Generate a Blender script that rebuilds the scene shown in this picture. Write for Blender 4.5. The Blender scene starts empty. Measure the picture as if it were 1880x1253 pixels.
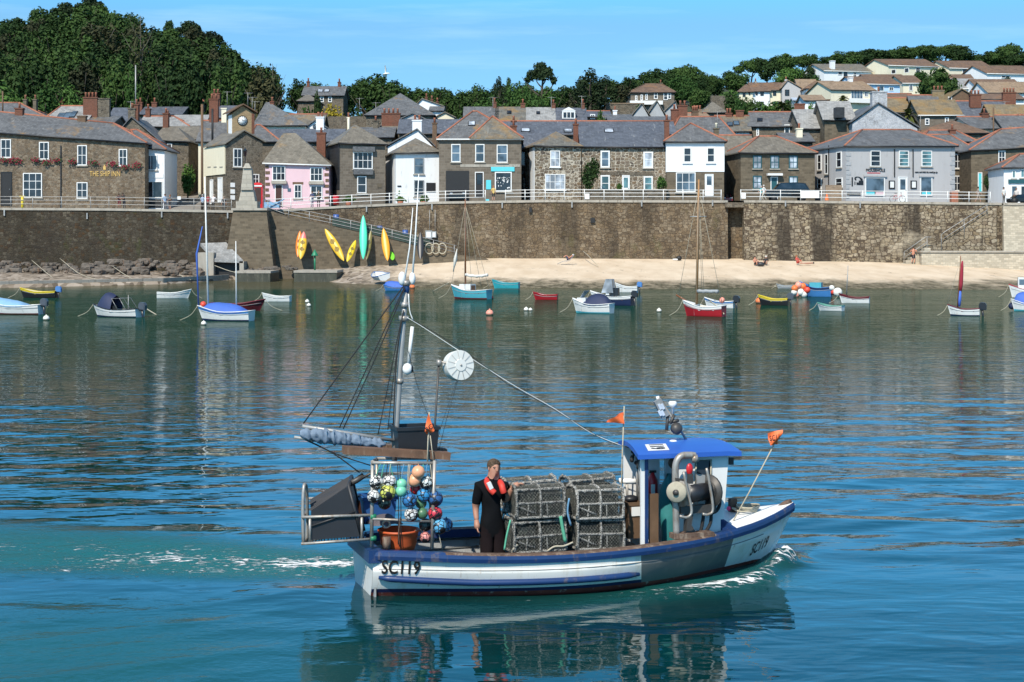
import bpy,bmesh,math,random
import numpy as np
from mathutils import Vector,Matrix,Euler,noise as mnoise
R=math.radians
rnd=random.Random(11)
sc=bpy.context.scene
COL=sc.collection
F,CX,YH,H=3000.0,940.0,440.0,4.1
def P(px,py,Y):return Vector(((px-CX)/F*Y,Y,H+(YH-py)/F*Y))
def wx(px,Y):return(px-CX)/F*Y
def wz(py,Y):return H+(YH-py)/F*Y
def depth_on_water(py):return H*F/(py-YH)
class MB:
 """collects shapes in one mesh; M maps the shapes' frame to the world"""
 def __init__(s,M=None):
  s.v,s.f,s.mi,s.sm=[],[],[],[]
  s.M=M
 def add(s,vs,fs,m=0,smooth=False):
  n=len(s.v)
  if s.M is not None:vs=[s.M@Vector(v)for v in vs]
  s.v+=[tuple(v)for v in vs]
  s.f+=[[n+i for i in f]for f in fs]
  s.mi+=[m]*len(fs);s.sm+=[smooth]*len(fs)
  return s
 def box(s,c,size,m=0,rot=None):
  hx,hy,hz=size[0]/2,size[1]/2,size[2]/2
  vs=[Vector((x,y,z))for z in(-hz,hz)for y in(-hy,hy)for x in(-hx,hx)]
  if rot is not None:
   q=rot if isinstance(rot,Matrix)else Euler(rot).to_matrix()
   vs=[q@v for v in vs]
  c=Vector(c)
  return s.add([v+c for v in vs],[(0,2,3,1),(4,5,7,6),(0,1,5,4),(2,6,7,3),(0,4,6,2),(1,3,7,5)],m)
 def bx(s,a,b,m=0):
  return s.box([(a[i]+b[i])/2 for i in range(3)],[abs(b[i]-a[i])for i in range(3)],m)
 def poly(s,pts,m=0):return s.add(pts,[list(range(len(pts)))],m)
 def slab(s,pts,t,m=0,d=(0,0,-1)):
  """a flat polygon given thickness t along d"""
  n=len(pts);d=Vector(d)*t
  vs=[Vector(p)for p in pts]+[Vector(p)+d for p in pts]
  fs=[list(range(n)),list(range(2*n-1,n-1,-1))]+[(i,i+n,(i+1)%n+n,(i+1)%n)for i in range(n)]
  return s.add(vs,fs,m)
 def tube(s,pts,r,n=8,m=0,caps=True,closed=False,smooth=True):
  pts=[Vector(p)for p in pts];k=len(pts)
  rr=r if isinstance(r,(list,tuple))else[r]*k
  vs,fs=[],[]
  up=None
  for i,p in enumerate(pts):
   if closed:t=pts[(i+1)%k]-pts[i-1]
   else:t=pts[min(i+1,k-1)]-pts[max(i-1,0)]
   if t.length<1e-9:t=Vector((0,0,1))
   t.normalize()
   if up is None:
    up=Vector((0,0,1))if abs(t.z)<.9 else Vector((1,0,0))
   a=up-t*up.dot(t)
   if a.length<1e-6:a=Vector((1,.3,.2))-t*Vector((1,.3,.2)).dot(t)
   a.normalize();b=t.cross(a);up=a
   for j in range(n):
    q=2*math.pi*j/n
    vs.append(p+(a*math.cos(q)+b*math.sin(q))*rr[i])
  for i in range(k if closed else k-1):
   i2=(i+1)%k
   for j in range(n):fs.append((i*n+j,i*n+(j+1)%n,i2*n+(j+1)%n,i2*n+j))
  if caps and not closed:fs+=[list(range(n-1,-1,-1)),list(range((k-1)*n,k*n))]
  return s.add(vs,fs,m,smooth)
 def cyl(s,a,b,r,n=12,m=0,r2=None,smooth=True):return s.tube([a,b],[r,r if r2 is None else r2],n,m,smooth=smooth)
 def lathe(s,prof,c=(0,0,0),n=16,m=0,rot=None,smooth=True,caps=True):
  vs,fs=[],[];q=rot if rot is not None else Matrix.Identity(3);c=Vector(c)
  for(r,z)in prof:
   for j in range(n):
    a=2*math.pi*j/n
    vs.append(c+q@Vector((r*math.cos(a),r*math.sin(a),z)))
  for i in range(len(prof)-1):
   for j in range(n):fs.append((i*n+j,i*n+(j+1)%n,(i+1)*n+(j+1)%n,(i+1)*n+j))
  if caps:fs+=[list(range(n-1,-1,-1)),list(range((len(prof)-1)*n,len(prof)*n))]
  return s.add(vs,fs,m,smooth)
 def ball(s,c,r,n=12,k=8,m=0,sc3=(1,1,1),rot=None):
  vs,fs=[],[];c=Vector(c);q=rot if rot is not None else Matrix.Identity(3)
  vs.append(Vector((0,0,-1)))
  for i in range(1,k):
   t=math.pi*i/k
   for j in range(n):
    a=2*math.pi*j/n
    vs.append(Vector((math.sin(t)*math.cos(a),math.sin(t)*math.sin(a),-math.cos(t))))
  vs.append(Vector((0,0,1)));e=len(vs)-1
  for j in range(n):fs.append((0,1+(j+1)%n,1+j));fs.append((e,e-n+j,e-n+(j+1)%n))
  for i in range(k-2):
   for j in range(n):fs.append((1+i*n+j,1+i*n+(j+1)%n,1+(i+1)*n+(j+1)%n,1+(i+1)*n+j))
  vs=[c+q@Vector((v.x*r*sc3[0],v.y*r*sc3[1],v.z*r*sc3[2]))for v in vs]
  return s.add(vs,fs,m,True)
 def grid(s,rows,m=0,smooth=True,mf=None):
  """rows: list of equally long point lists; mf(i,j) gives the material"""
  k=len(rows[0]);vs=[p for r in rows for p in r];n=len(s.v)
  if s.M is not None:vs=[s.M@Vector(v)for v in vs]
  s.v+=[tuple(v)for v in vs]
  for i in range(len(rows)-1):
   for j in range(k-1):
    s.f.append([n+i*k+j,n+i*k+j+1,n+(i+1)*k+j+1,n+(i+1)*k+j])
    s.mi.append(mf(i,j)if mf else m);s.sm.append(smooth)
  return s
 def mesh(s,name,mats,off=(0,0,0),fix=True):
  me=bpy.data.meshes.new(name);o=Vector(off)
  me.from_pydata([(v[0]-o.x,v[1]-o.y,v[2]-o.z)for v in s.v],[],s.f)
  for m in(mats if isinstance(mats,(list,tuple))else[mats]):me.materials.append(m)
  me.polygons.foreach_set('material_index',s.mi)
  me.polygons.foreach_set('use_smooth',s.sm)
  if fix:
   b=bmesh.new();b.from_mesh(me);bmesh.ops.recalc_face_normals(b,faces=b.faces);b.to_mesh(me);b.free()
  me.update()
  return me
 def build(s,name,mats,parent=None,fix=True,at=None):
  off=parent['_o']if parent is not None else(at if at is not None else(0,0,0))
  o=bpy.data.objects.new(name,s.mesh(name,mats,off,fix));COL.objects.link(o)
  if parent is not None:o.parent=parent;o['_o']=parent['_o']
  else:o.location=off;o['_o']=tuple(off)
  return o
def tag(o,label,cat,group=None,kind=None):
 if label:o['label']=label
 if cat:o['category']=cat
 if group:o['group']=group
 if kind:o['kind']=kind
 return o
def thing(name,label,cat,loc,group=None):
 o=bpy.data.objects.new(name,None);COL.objects.link(o)
 o.location=loc;o['_o']=tuple(loc);o.empty_display_size=.2
 return tag(o,label,cat,group)
def single(mb,name,mats,label,cat,loc=(0,0,0),group=None):
 return tag(mb.build(name,mats,at=loc),label,cat,group)
def copy_tree(root,loc,rotz=0,scale=1,label=None,group=None):
 r=root.copy();COL.objects.link(r);r.location=loc;r.rotation_euler=(0,0,rotz)
 r.scale=scale if isinstance(scale,tuple)else(scale,)*3
 if label:r['label']=label
 if group:r['group']=group
 for ch in list(root.children):
  c=ch.copy();COL.objects.link(c);c.parent=r
  for g in ch.children:
   d=g.copy();COL.objects.link(d);d.parent=c
 return r
def curve_pts(pts,n=8):
 """Catmull-Rom through pts"""
 pts=[Vector(p)for p in pts];out=[]
 e=[pts[0]*2-pts[1]]+pts+[pts[-1]*2-pts[-2]]
 for i in range(1,len(e)-2):
  a,b,c,d=e[i-1:i+3]
  for j in range(n):
   t=j/n
   out.append(.5*((2*b)+(c-a)*t+(2*a-5*b+4*c-d)*t*t+(3*b-a-3*c+d)*t**3))
 out.append(pts[-1]);return out
def text_mesh(body,size=1,depth=.01,shear=0,spacing=1.0,bold=0):
 """lettering as raw (verts, faces) in the XY plane, centred"""
 cu=bpy.data.curves.new('lettering','FONT');cu.body=body;cu.size=size;cu.extrude=depth/2
 cu.align_x='CENTER';cu.align_y='CENTER';cu.shear=shear;cu.space_character=spacing;cu.offset=bold;cu.resolution_u=4
 o=bpy.data.objects.new('lettering',cu);COL.objects.link(o)
 dg=bpy.context.evaluated_depsgraph_get();me=bpy.data.meshes.new_from_object(o.evaluated_get(dg))
 vs=[v.co.copy()for v in me.vertices];fs=[list(p.vertices)for p in me.polygons]
 bpy.data.objects.remove(o);bpy.data.curves.remove(cu);bpy.data.meshes.remove(me)
 return vs,fs
class NT:
 def __init__(s,name):
  s.m=bpy.data.materials.new(name);s.m.use_nodes=True;s.t=s.m.node_tree
  s.b=s.t.nodes['Principled BSDF']
 def n(s,typ,ins=None,**kw):
  x=s.t.nodes.new(typ)
  for k,v in kw.items():setattr(x,k,v)
  for k,v in(ins or{}).items():s.set(x,k,v)
  return x
 def set(s,x,k,v):
  i=x.inputs[k]
  if isinstance(v,bpy.types.NodeSocket):s.t.links.new(v,i)
  else:i.default_value=(tuple(v)+(1,))if isinstance(v,(tuple,list))and len(v)==3 and i.type=='RGBA' else v
 def math(s,op,a,b=None,c=None,clamp=False):
  x=s.n('ShaderNodeMath',operation=op,use_clamp=clamp);s.set(x,0,a)
  if b is not None:s.set(x,1,b)
  if c is not None:s.set(x,2,c)
  return x.outputs[0]
 def pos(s):return s.n('ShaderNodeNewGeometry').outputs['Position']
 def scaled(s,v,k):
  x=s.n('ShaderNodeVectorMath',operation='MULTIPLY');s.set(x,0,v);x.inputs[1].default_value=k if isinstance(k,tuple)else(k,k,k)
  return x.outputs[0]
 def noise(s,v,scale=1,detail=4,rough=.55,dist=0):
  x=s.n('ShaderNodeTexNoise',{'Scale':scale,'Detail':detail,'Roughness':rough,'Distortion':dist});s.set(x,'Vector',v)
  return x.outputs['Fac']
 def ramp(s,f,stops,interp='LINEAR'):
  x=s.n('ShaderNodeValToRGB');s.set(x,'Fac',f);e=x.color_ramp.elements;x.color_ramp.interpolation=interp
  while len(e)<len(stops):e.new(.5)
  for i,(p,c)in enumerate(stops):
   e[i].position=p;e[i].color=tuple(c)+(1,)if isinstance(c,(tuple,list))else(c,c,c,1)
  return x.outputs['Color']
 def mix(s,f,a,b,mode='MIX'):
  x=s.n('ShaderNodeMix',data_type='RGBA',blend_type=mode);s.set(x,0,f);s.set(x,6,a);s.set(x,7,b)
  return x.outputs[2]
 def bump(s,h,strength=.3,dist=.05):
  x=s.n('ShaderNodeBump',{'Strength':strength,'Distance':dist});s.set(x,'Height',h);s.set(s.b,'Normal',x.outputs[0]);return x
 def out(s,col=None,rough=None,metal=None,spec=None):
  if col is not None:s.set(s.b,'Base Color',col)
  if rough is not None:s.set(s.b,'Roughness',rough)
  if metal is not None:s.set(s.b,'Metallic',metal)
  if spec is not None:s.set(s.b,'Specular IOR Level',spec)
  return s.m
def dk(c,k):return tuple(x*k for x in c)
_cache={}
def paint(name,col,rough=.5,var=.15,scale=3.,dirt=None,damt=.35,bump=0,metal=0,streak=False):
 """a plain coat with uneven tone and optional dirt or wear patches"""
 key=(name,tuple(col),rough)
 if key in _cache:return _cache[key]
 t=NT(name);p=t.pos()
 v=t.noise(t.scaled(p,(1,1,.25))if streak else p,scale,5,.65)
 c=t.mix(t.ramp(v,[(.3,0.),(.7,1.)]),dk(col,1-var),dk(col,1+var*.6))
 if dirt is not None:
  w=t.noise(t.scaled(p,(1,1,.3)),scale*2.3,6,.7)
  c=t.mix(t.ramp(w,[(.62-damt*.3,0.),(.78-damt*.2,1.)]),c,dirt)
 if bump:t.bump(t.noise(p,scale*6,4),bump,.02)
 _cache[key]=t.out(c,rough,metal);return _cache[key]
def rubble(name,cols,scale=2.2,mortar=(.3,.27,.23),mw=.06,stain=(.05,.045,.035),stamt=.5,zs=1.35,moss=None,tint=None,bump=.6,bands=0):
 """random-laid stones with joints, damp stains and growth"""
 t=NT(name);p=t.pos()
 wob=t.n('ShaderNodeTexNoise',{'Scale':1.3,'Detail':2});t.set(wob,'Vector',p)
 pv=t.n('ShaderNodeVectorMath',operation='MULTIPLY_ADD');t.set(pv,0,wob.outputs['Color']);pv.inputs[1].default_value=(.22,.22,.16);t.set(pv,2,p)
 wo2=t.n('ShaderNodeTexNoise',{'Scale':6.,'Detail':3});t.set(wo2,'Vector',p)
 pw=t.n('ShaderNodeVectorMath',operation='MULTIPLY_ADD');t.set(pw,0,wo2.outputs['Color']);pw.inputs[1].default_value=(.16,.16,.12);t.set(pw,2,pv.outputs[0])
 q=t.scaled(pw.outputs[0],(1,.5,zs))
 v=t.n('ShaderNodeTexVoronoi',{'Scale':scale,'Randomness':.8},distance='CHEBYCHEV');t.set(v,'Vector',q)
 v2=t.n('ShaderNodeTexVoronoi',{'Scale':scale,'Randomness':.8},feature='F2',distance='CHEBYCHEV');t.set(v2,'Vector',q)
 dd=t.math('SUBTRACT',v2.outputs['Distance'],v.outputs['Distance'])
 sep=t.n('ShaderNodeSeparateColor');t.set(sep,0,v.outputs['Color'])
 n=len(cols)
 c=t.ramp(sep.outputs[0],[(i/max(1,n-1),k)for i,k in enumerate(cols)])
 fine=t.noise(p,9,4,.7)
 c=t.mix(t.ramp(fine,[(.42,0.),(.68,.62)]),c,(.02,.018,.015));c=t.mix(t.ramp(t.noise(p,4.6,5,.8),[(.58,0.),(.72,.4)]),c,dk(cols[-2],1.7));c=t.mix(t.ramp(t.noise(p,1.1,5,.7),[(.52,0.),(.70,.5)]),c,(.028,.024,.018))
 j=t.ramp(dd,[(mw*.5,1.),(mw*1.7,0.)])
 c=t.mix(j,c,mortar)
 big=t.noise(t.scaled(p,(1,1,.28)),.35,6,.68)
 c=t.mix(t.math('MULTIPLY',t.ramp(big,[(.45,0.),(.7,1.)]),stamt),c,stain)
 lm=t.noise(t.scaled(p,(1,1,.22)),.8,6,.72)
 c=t.mix(t.math('MULTIPLY',t.ramp(lm,[(.60,0.),(.74,1.)]),stamt*.6),c,dk(mortar,2.2))
 if bands:
  bn=t.noise(t.scaled(p,(.34,.1,.035)),1.,5,.62,.35)
  c=t.mix(t.math('MULTIPLY',t.ramp(bn,[(.50,0.),(.60,1.)]),bands),c,(.034,.028,.022))
  c=t.mix(t.math('MULTIPLY',t.ramp(t.noise(t.scaled(p,(.12,.1,.16)),1.,6,.7),[(.56,0.),(.68,1.)]),bands*.6),c,dk(cols[-2],1.25))
 if moss is not None:
  mo=t.noise(t.scaled(p,(1,1,.6)),.55,6,.75,.3)
  c=t.mix(t.ramp(mo,[(.56,0.),(.68,.75)]),c,moss)
 t.bump(t.math('MULTIPLY_ADD',t.ramp(dd,[(0,0.),(mw*2.2,1.)]),1.,t.math('MULTIPLY',fine,.5)),bump,.06)
 return t.out(c,.9,spec=.2)
def ashlar(name,col,bw=.55,bh=.28,var=.35,mortar=None,mw=.02,stain=(.08,.07,.055),stamt=.4):
 """squared stones in courses"""
 t=NT(name);p=t.pos();sx=t.n('ShaderNodeSeparateXYZ');t.set(sx,0,p)
 u=t.math('ADD',sx.outputs[0],t.math('MULTIPLY',sx.outputs[1],.83))
 cb=t.n('ShaderNodeCombineXYZ');t.set(cb,0,u);t.set(cb,1,sx.outputs[2])
 b=t.n('ShaderNodeTexBrick',{'Scale':1.,'Mortar Size':mw,'Brick Width':bw,'Row Height':bh,'Bias':0.});t.set(b,'Vector',cb.outputs[0])
 b.inputs['Color1'].default_value=dk(col,1-var)+(1,);b.inputs['Color2'].default_value=dk(col,1+var)+(1,)
 b.inputs['Mortar'].default_value=(mortar or dk(col,1.25))+(1,)
 c=b.outputs['Color']
 c=t.mix(t.math('MULTIPLY',t.noise(p,6,4,.7),.5),c,dk(col,.45))
 c=t.mix(t.math('MULTIPLY',t.ramp(t.noise(t.scaled(p,(1,1,.3)),.5,5,.7),[(.45,0.),(.75,1.)]),stamt),c,stain)
 t.bump(t.math('SUBTRACT',t.noise(p,8,3),b.outputs['Fac']),.4,.03)
 return t.out(c,.88,spec=.2)
def slate(name,col,lichen=(.30,.17,.045),lamt=.3,white=.3,rough=.55):
 """a slate roof: courses, patches of lichen, pale bird-lime streaks down the slope"""
 t=NT(name);p=t.pos();sx=t.n('ShaderNodeSeparateXYZ');t.set(sx,0,p)
 cb=t.n('ShaderNodeCombineXYZ');t.set(cb,0,t.math('ADD',sx.outputs[0],t.math('MULTIPLY',sx.outputs[1],.4)));t.set(cb,1,t.math('MULTIPLY',sx.outputs[2],1.4))
 b=t.n('ShaderNodeTexBrick',{'Scale':1.,'Mortar Size':.012,'Brick Width':.32,'Row Height':.24,'Bias':0.});t.set(b,'Vector',cb.outputs[0])
 b.inputs['Color1'].default_value=dk(col,.72)+(1,);b.inputs['Color2'].default_value=dk(col,1.3)+(1,);b.inputs['Mortar'].default_value=dk(col,.45)+(1,)
 c=b.outputs['Color']
 c=t.mix(t.ramp(t.noise(p,.9,6,.72),[(.35,0.),(.75,.55)]),c,dk(col,1.75))
 c=t.mix(t.ramp(t.noise(t.scaled(p,(1,1,1)),.33,7,.72,.4),[(.62-lamt*.35,0.),(.74-lamt*.2,.8)]),c,lichen)
 st=t.noise(t.scaled(p,(2.2,.5,.22)),1.6,4,.6)
 c=t.mix(t.math('MULTIPLY',t.ramp(st,[(.62,0.),(.74,1.)]),white),c,(.42,.42,.40))
 t.bump(t.math('SUBTRACT',t.noise(p,7,3),b.outputs['Fac']),.35,.02)
 return t.out(c,rough,spec=.35)
def glass(name,col,rough=.06):
 t=NT(name);p=t.pos()
 c=t.mix(t.ramp(t.noise(p,.8,2),[(.4,0.),(.6,1.)]),dk(col,.5),dk(col,1.5))
 return t.out(c,rough,spec=.6)
M={}
M['white_paint']=paint('white_paint',(.74,.74,.72),.5,.05,2)
M['white_render']=paint('white_render',(.74,.75,.76),.75,.06,1.2,dirt=(.5,.49,.45),damt=.12,bump=.08,streak=True)
M['cream_render']=paint('cream_render',(.72,.66,.50),.75,.07,1.2,dirt=(.45,.4,.3),damt=.12,streak=True)
M['grey_render']=paint('grey_render',(.42,.41,.41),.75,.05,1.,dirt=(.3,.29,.28),damt=.12,streak=True)
M['pink_render']=paint('pink_render',(.66,.46,.50),.75,.05,1.2,streak=True)
M['blue_render']=paint('blue_render',(.46,.62,.80),.75,.05,1.2)
M['pebble_grey']=paint('pebble_grey',(.36,.37,.38),.85,.1,1.5,bump=.1)
M['pale_stone']=rubble('pale_washed_stone',[(.50,.51,.53),(.42,.43,.46),(.56,.56,.58)],2.0,(.46,.47,.49),.05,(.3,.3,.3),.25,bump=.4)
M['terracotta']=paint('terracotta_ridge',(.36,.13,.075),.8,.3,2.5,dirt=(.2,.11,.07),damt=.4)
M['red_brick']=ashlar('red_brick',(.20,.075,.048),.22,.075,.25,(.17,.11,.08),.008)
M['buff_brick']=ashlar('buff_brick',(.42,.30,.17),.30,.1,.22,(.26,.19,.12),.012)
M['gutter']=paint('black_gutter',(.012,.012,.014),.45)
M['granite']=ashlar('granite_block',(.18,.15,.118),.62,.30,.22,(.24,.21,.17),.018)
M['granite_dark']=ashlar('granite_dark_block',(.155,.125,.088),.55,.26,.3,(.17,.14,.1),.02)
M['inn_stone']=rubble('inn_stone',[(.14,.10,.065),(.23,.165,.105),(.18,.135,.095),(.31,.25,.18),(.11,.085,.06)],3.0,(.24,.195,.145),.05,(.06,.05,.04),.35)
M['cottage_stone']=rubble('cottage_stone',[(.20,.13,.075),(.26,.21,.15),(.14,.10,.07),(.30,.25,.19),(.10,.08,.065)],2.1,(.46,.41,.33),.085,(.12,.1,.08),.2)
M['old_stone']=rubble('old_stone',[(.13,.11,.085),(.2,.17,.13),(.16,.13,.095),(.09,.08,.065)],2.8,(.21,.18,.14),.05,(.06,.05,.04),.3)
M['quay_stone_a']=rubble('quay_stone_dark',[(.05,.04,.028),(.09,.072,.048),(.065,.057,.043),(.13,.11,.08),(.036,.03,.024),(.09,.05,.022)],2.6,(.055,.045,.032),.06,(.022,.018,.012),.75,moss=(.045,.05,.018),bands=.4)
M['quay_stone_b']=rubble('quay_stone_brown',[(.16,.112,.066),(.23,.165,.10),(.19,.14,.09),(.28,.22,.15),(.12,.085,.055)],2.3,(.085,.062,.042),.055,(.055,.04,.025),.7,moss=(.10,.085,.04),bands=.5)
M['quay_stone_c']=rubble('quay_stone_pale',[(.24,.18,.11),(.38,.31,.21),(.30,.24,.165),(.44,.37,.27),(.20,.15,.10)],1.75,(.075,.055,.038),.08,(.07,.055,.04),.7,zs=1.6,bands=.8)
M['quay_stone_d']=ashlar('quay_stone_clean',(.52,.46,.36),.5,.22,.22,(.42,.37,.29),.02,stamt=.15)
M['concrete']=paint('concrete',(.36,.33,.28),.85,.2,1.2,dirt=(.16,.14,.11),damt=.3,bump=.2,streak=True)
M['concrete_wet']=paint('weedy_concrete',(.05,.052,.035),.6,.5,2.5,dirt=(.13,.12,.09),damt=.3,bump=.3,streak=True)
M['slate']=slate('slate_grey',(.105,.108,.112),lamt=.12,white=.35)
M['slate_blue']=slate('slate_blue',(.085,.095,.115),lamt=-.1,white=.5)
M['slate_lichen']=slate('slate_lichen',(.12,.115,.10),lamt=.45,white=.3)
M['slate_brown']=slate('slate_brown',(.145,.13,.105),lamt=.15,white=.25)
M['slate_ochre']=slate('slate_ochre',(.16,.13,.085),(.28,.165,.05),lamt=.5,white=.1)
M['slate_pale']=slate('slate_pale',(.24,.24,.235),lamt=.0,white=.4)
M['tile_brown']=slate('tile_brown',(.13,.085,.06),(.22,.12,.06),lamt=.3,white=.05,rough=.8)
M['tile_tan']=slate('tile_tan',(.22,.16,.11),(.25,.17,.1),lamt=.3,white=.05,rough=.8)
M['slate_wall']=slate('slate_hung_black',(.022,.024,.027),lamt=-.3,white=.1)
M['win_dark']=glass('window_glass_dark',(.018,.022,.028))
M['win_blue']=glass('window_glass_blue',(.07,.105,.14))
M['win_pale']=glass('window_net_curtain',(.36,.40,.45),.2)
M['win_teal']=glass('window_glass_teal',(.08,.17,.19))
M['black']=paint('black_matt',(.012,.012,.013),.6,.2)
M['timber_brown']=paint('brown_timber',(.13,.075,.04),.7,.3,4)
M['wood_door']=paint('dark_wood_door',(.055,.022,.014),.5,.2)
M['teal_paint']=paint('dark_teal_paint',(.018,.085,.10),.45,.1)
M['turquoise']=paint('turquoise_sign',(.10,.55,.62),.5,.06)
M['red_gloss']=paint('red_gloss',(.52,.02,.025),.3,.1)
M['galv']=paint('galvanised_steel',(.34,.34,.33),.45,.2,3,dirt=(.16,.11,.07),damt=.2,metal=.3)
M['rail_white']=paint('white_railing',(.72,.72,.70),.45,.08,2,dirt=(.35,.25,.17),damt=.12)
M['gold']=paint('gold_lettering',(.62,.40,.12),.4,.1)
cam=bpy.data.cameras.new('camera');cam.lens=F/1880*36;cam.sensor_width=36;cam.sensor_fit='HORIZONTAL'
cam.shift_y=-(626.5-YH)/1880;cam.clip_start=.5;cam.clip_end=6000
co=bpy.data.objects.new('camera',cam);COL.objects.link(co);co.location=(0,0,H);co.rotation_euler=(R(90),0,0)
sc.camera=co
SUN_EL,SUN_AZ=R(46),R(201)
sd=Vector((math.sin(SUN_AZ)*math.cos(SUN_EL),math.cos(SUN_AZ)*math.cos(SUN_EL),math.sin(SUN_EL)))
sl=bpy.data.lights.new('sun','SUN');sl.energy=4.3;sl.angle=R(.53);sl.color=(1,.93,.81)
so=bpy.data.objects.new('sun',sl);COL.objects.link(so);so.location=(-40,-40,80)
so.rotation_euler=sd.to_track_quat('Z','Y').to_euler()
w=bpy.data.worlds.new('World');sc.world=w;w.use_nodes=True;nt=w.node_tree
bg=nt.nodes['Background'];bg.inputs['Strength'].default_value=.15
sky=nt.nodes.new('ShaderNodeTexSky');sky.sky_type='NISHITA';sky.sun_disc=False
sky.sun_elevation=SUN_EL;sky.sun_rotation=SUN_AZ;sky.air_density=1.0;sky.dust_density=.25;sky.ozone_density=3.0;sky.altitude=0
tc=nt.nodes.new('ShaderNodeTexCoord')
sep=nt.nodes.new('ShaderNodeSeparateXYZ');nt.links.new(tc.outputs['Generated'],sep.inputs[0])
ma=nt.nodes.new('ShaderNodeMath');ma.operation='MULTIPLY_ADD';nt.links.new(sep.outputs[2],ma.inputs[0]);ma.inputs[1].default_value=1.1;ma.inputs[2].default_value=.17
cb=nt.nodes.new('ShaderNodeCombineXYZ');nt.links.new(sep.outputs[0],cb.inputs[0]);nt.links.new(sep.outputs[1],cb.inputs[1]);nt.links.new(ma.outputs[0],cb.inputs[2])
nv=nt.nodes.new('ShaderNodeVectorMath');nv.operation='NORMALIZE';nt.links.new(cb.outputs[0],nv.inputs[0])
nt.links.new(nv.outputs[0],sky.inputs['Vector'])
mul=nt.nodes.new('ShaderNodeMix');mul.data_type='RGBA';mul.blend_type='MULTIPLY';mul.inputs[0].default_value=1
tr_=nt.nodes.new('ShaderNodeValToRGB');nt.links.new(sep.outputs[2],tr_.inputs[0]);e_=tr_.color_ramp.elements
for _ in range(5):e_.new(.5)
for e1,(po_,c1)in zip(e_,((0,(.84,1.08,1.)),(.13,(.72,1.06,1.04)),(.168,(.54,1.42,1.60)),(.22,(.44,1.26,1.42)),(.34,(.40,1.20,1.38)),(.56,(.80,.82,.75)),(1,(.80,.82,.75)))):e1.position=po_;e1.color=c1+(1,)  # tint by elevation; brighter blue band above the view added for the water's reflections
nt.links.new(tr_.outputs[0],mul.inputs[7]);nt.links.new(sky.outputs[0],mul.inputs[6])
mp=nt.nodes.new('ShaderNodeVectorMath');mp.operation='MULTIPLY';nt.links.new(tc.outputs['Generated'],mp.inputs[0]);mp.inputs[1].default_value=(2.2,1.2,26)
cn=nt.nodes.new('ShaderNodeTexNoise');cn.inputs['Scale'].default_value=1.5;cn.inputs['Detail'].default_value=6;cn.inputs['Roughness'].default_value=.6;nt.links.new(mp.outputs[0],cn.inputs['Vector'])
cr=nt.nodes.new('ShaderNodeValToRGB');nt.links.new(cn.outputs[0],cr.inputs[0]);cr.color_ramp.elements[0].position=.55;cr.color_ramp.elements[0].color=(0,0,0,1);cr.color_ramp.elements[1].position=.80;cr.color_ramp.elements[1].color=(.30,.30,.30,1)
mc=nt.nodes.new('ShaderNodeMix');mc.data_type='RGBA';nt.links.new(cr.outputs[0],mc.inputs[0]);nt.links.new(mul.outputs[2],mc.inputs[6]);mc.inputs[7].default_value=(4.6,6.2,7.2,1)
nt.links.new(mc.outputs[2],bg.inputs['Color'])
vs=sc.view_settings;sc.display_settings.display_device='sRGB';vs.view_transform='Standard';vs.look='None';vs.exposure=.38;vs.gamma=1
sc.cycles.use_denoising=True;sc.cycles.max_bounces=6;sc.cycles.transparent_max_bounces=8;sc.cycles.caustics_reflective=False;sc.cycles.caustics_refractive=False
try:sc.cycles.denoiser='OPENIMAGEDENOISE'
except Exception:pass
def lerp_list(l,x):
 if x<=l[0][0]:return l[0][1]
 for(a,va),(b,vb)in zip(l,l[1:]):
  if x<=b:return va+(vb-va)*(x-a)/(b-a)
 return l[-1][1]
ROAD=[(0,383),(200,384),(430,388),(500,386),(620,379),(800,371),(1000,368),(1400,369),(1700,372),(1880,374)]
QY=172.0
def road_z(px):return wz(lerp_list(ROAD,px),QY)
HILL={-500:[(192,7.4),(215,12),(240,17),(280,27),(330,41),(400,55),(600,66)],200:[(192,7.4),(215,11),(240,16),(280,26),(330,40),(400,52),(600,62)],345:[(192,8.3),(215,11.5),(240,15),(280,24),(330,37),(400,50),(600,65)],500:[(192,7.5),(230,12),(280,20),(330,28),(400,36),(600,44)],620:[(192,7.9),(230,12.5),(280,18.5),(340,27),(400,33),(600,40)],900:[(192,8.2),(230,13.5),(300,22),(400,31),(600,36)],1200:[(192,8.2),(230,14),(300,25),(400,39),(600,44)],1500:[(192,8.2),(230,14),(300,28),(400,44),(600,52)],1800:[(192,8.1),(230,14),(300,29),(400,47),(600,56)],2500:[(192,8.1),(230,15),(300,31),(400,50),(600,60)]}
HK=sorted(HILL)
def ground_z(px,Y):
 if Y<=192 and not 300<px<390:
  return road_z(px)
 k=lerp_list([(HK[i],i)for i in range(len(HK))],px);i=min(int(k),len(HK)-2);f=k-i
 def col(p):
  l=[(172,road_z(p)),(188 if p!=345 else 180,road_z(p))]+HILL[p]
  return lerp_list(l,Y)
 return col(HK[i])*(1-f)+col(HK[i+1])*f
def gz(px,Y):return Vector((wx(px,Y),Y,ground_z(px,Y)))
pxs=list(range(-700,2700,20));Ys=[172.3,176,180,184,188,192]+list(range(198,300,8))+list(range(300,620,20))
hill,road,lane=MB(),MB(),MB()
for i in range(len(Ys)-1):
 for j in range(len(pxs)-1):
  q=[gz(pxs[j],Ys[i]),gz(pxs[j+1],Ys[i]),gz(pxs[j+1],Ys[i+1]),gz(pxs[j],Ys[i+1])]
  (road if Ys[i+1]<=192 else lane if 300<=pxs[j]<380 and Ys[i+1]<235 else hill).poly(q)
t=NT('hillside_earth');p_=t.pos()
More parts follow.
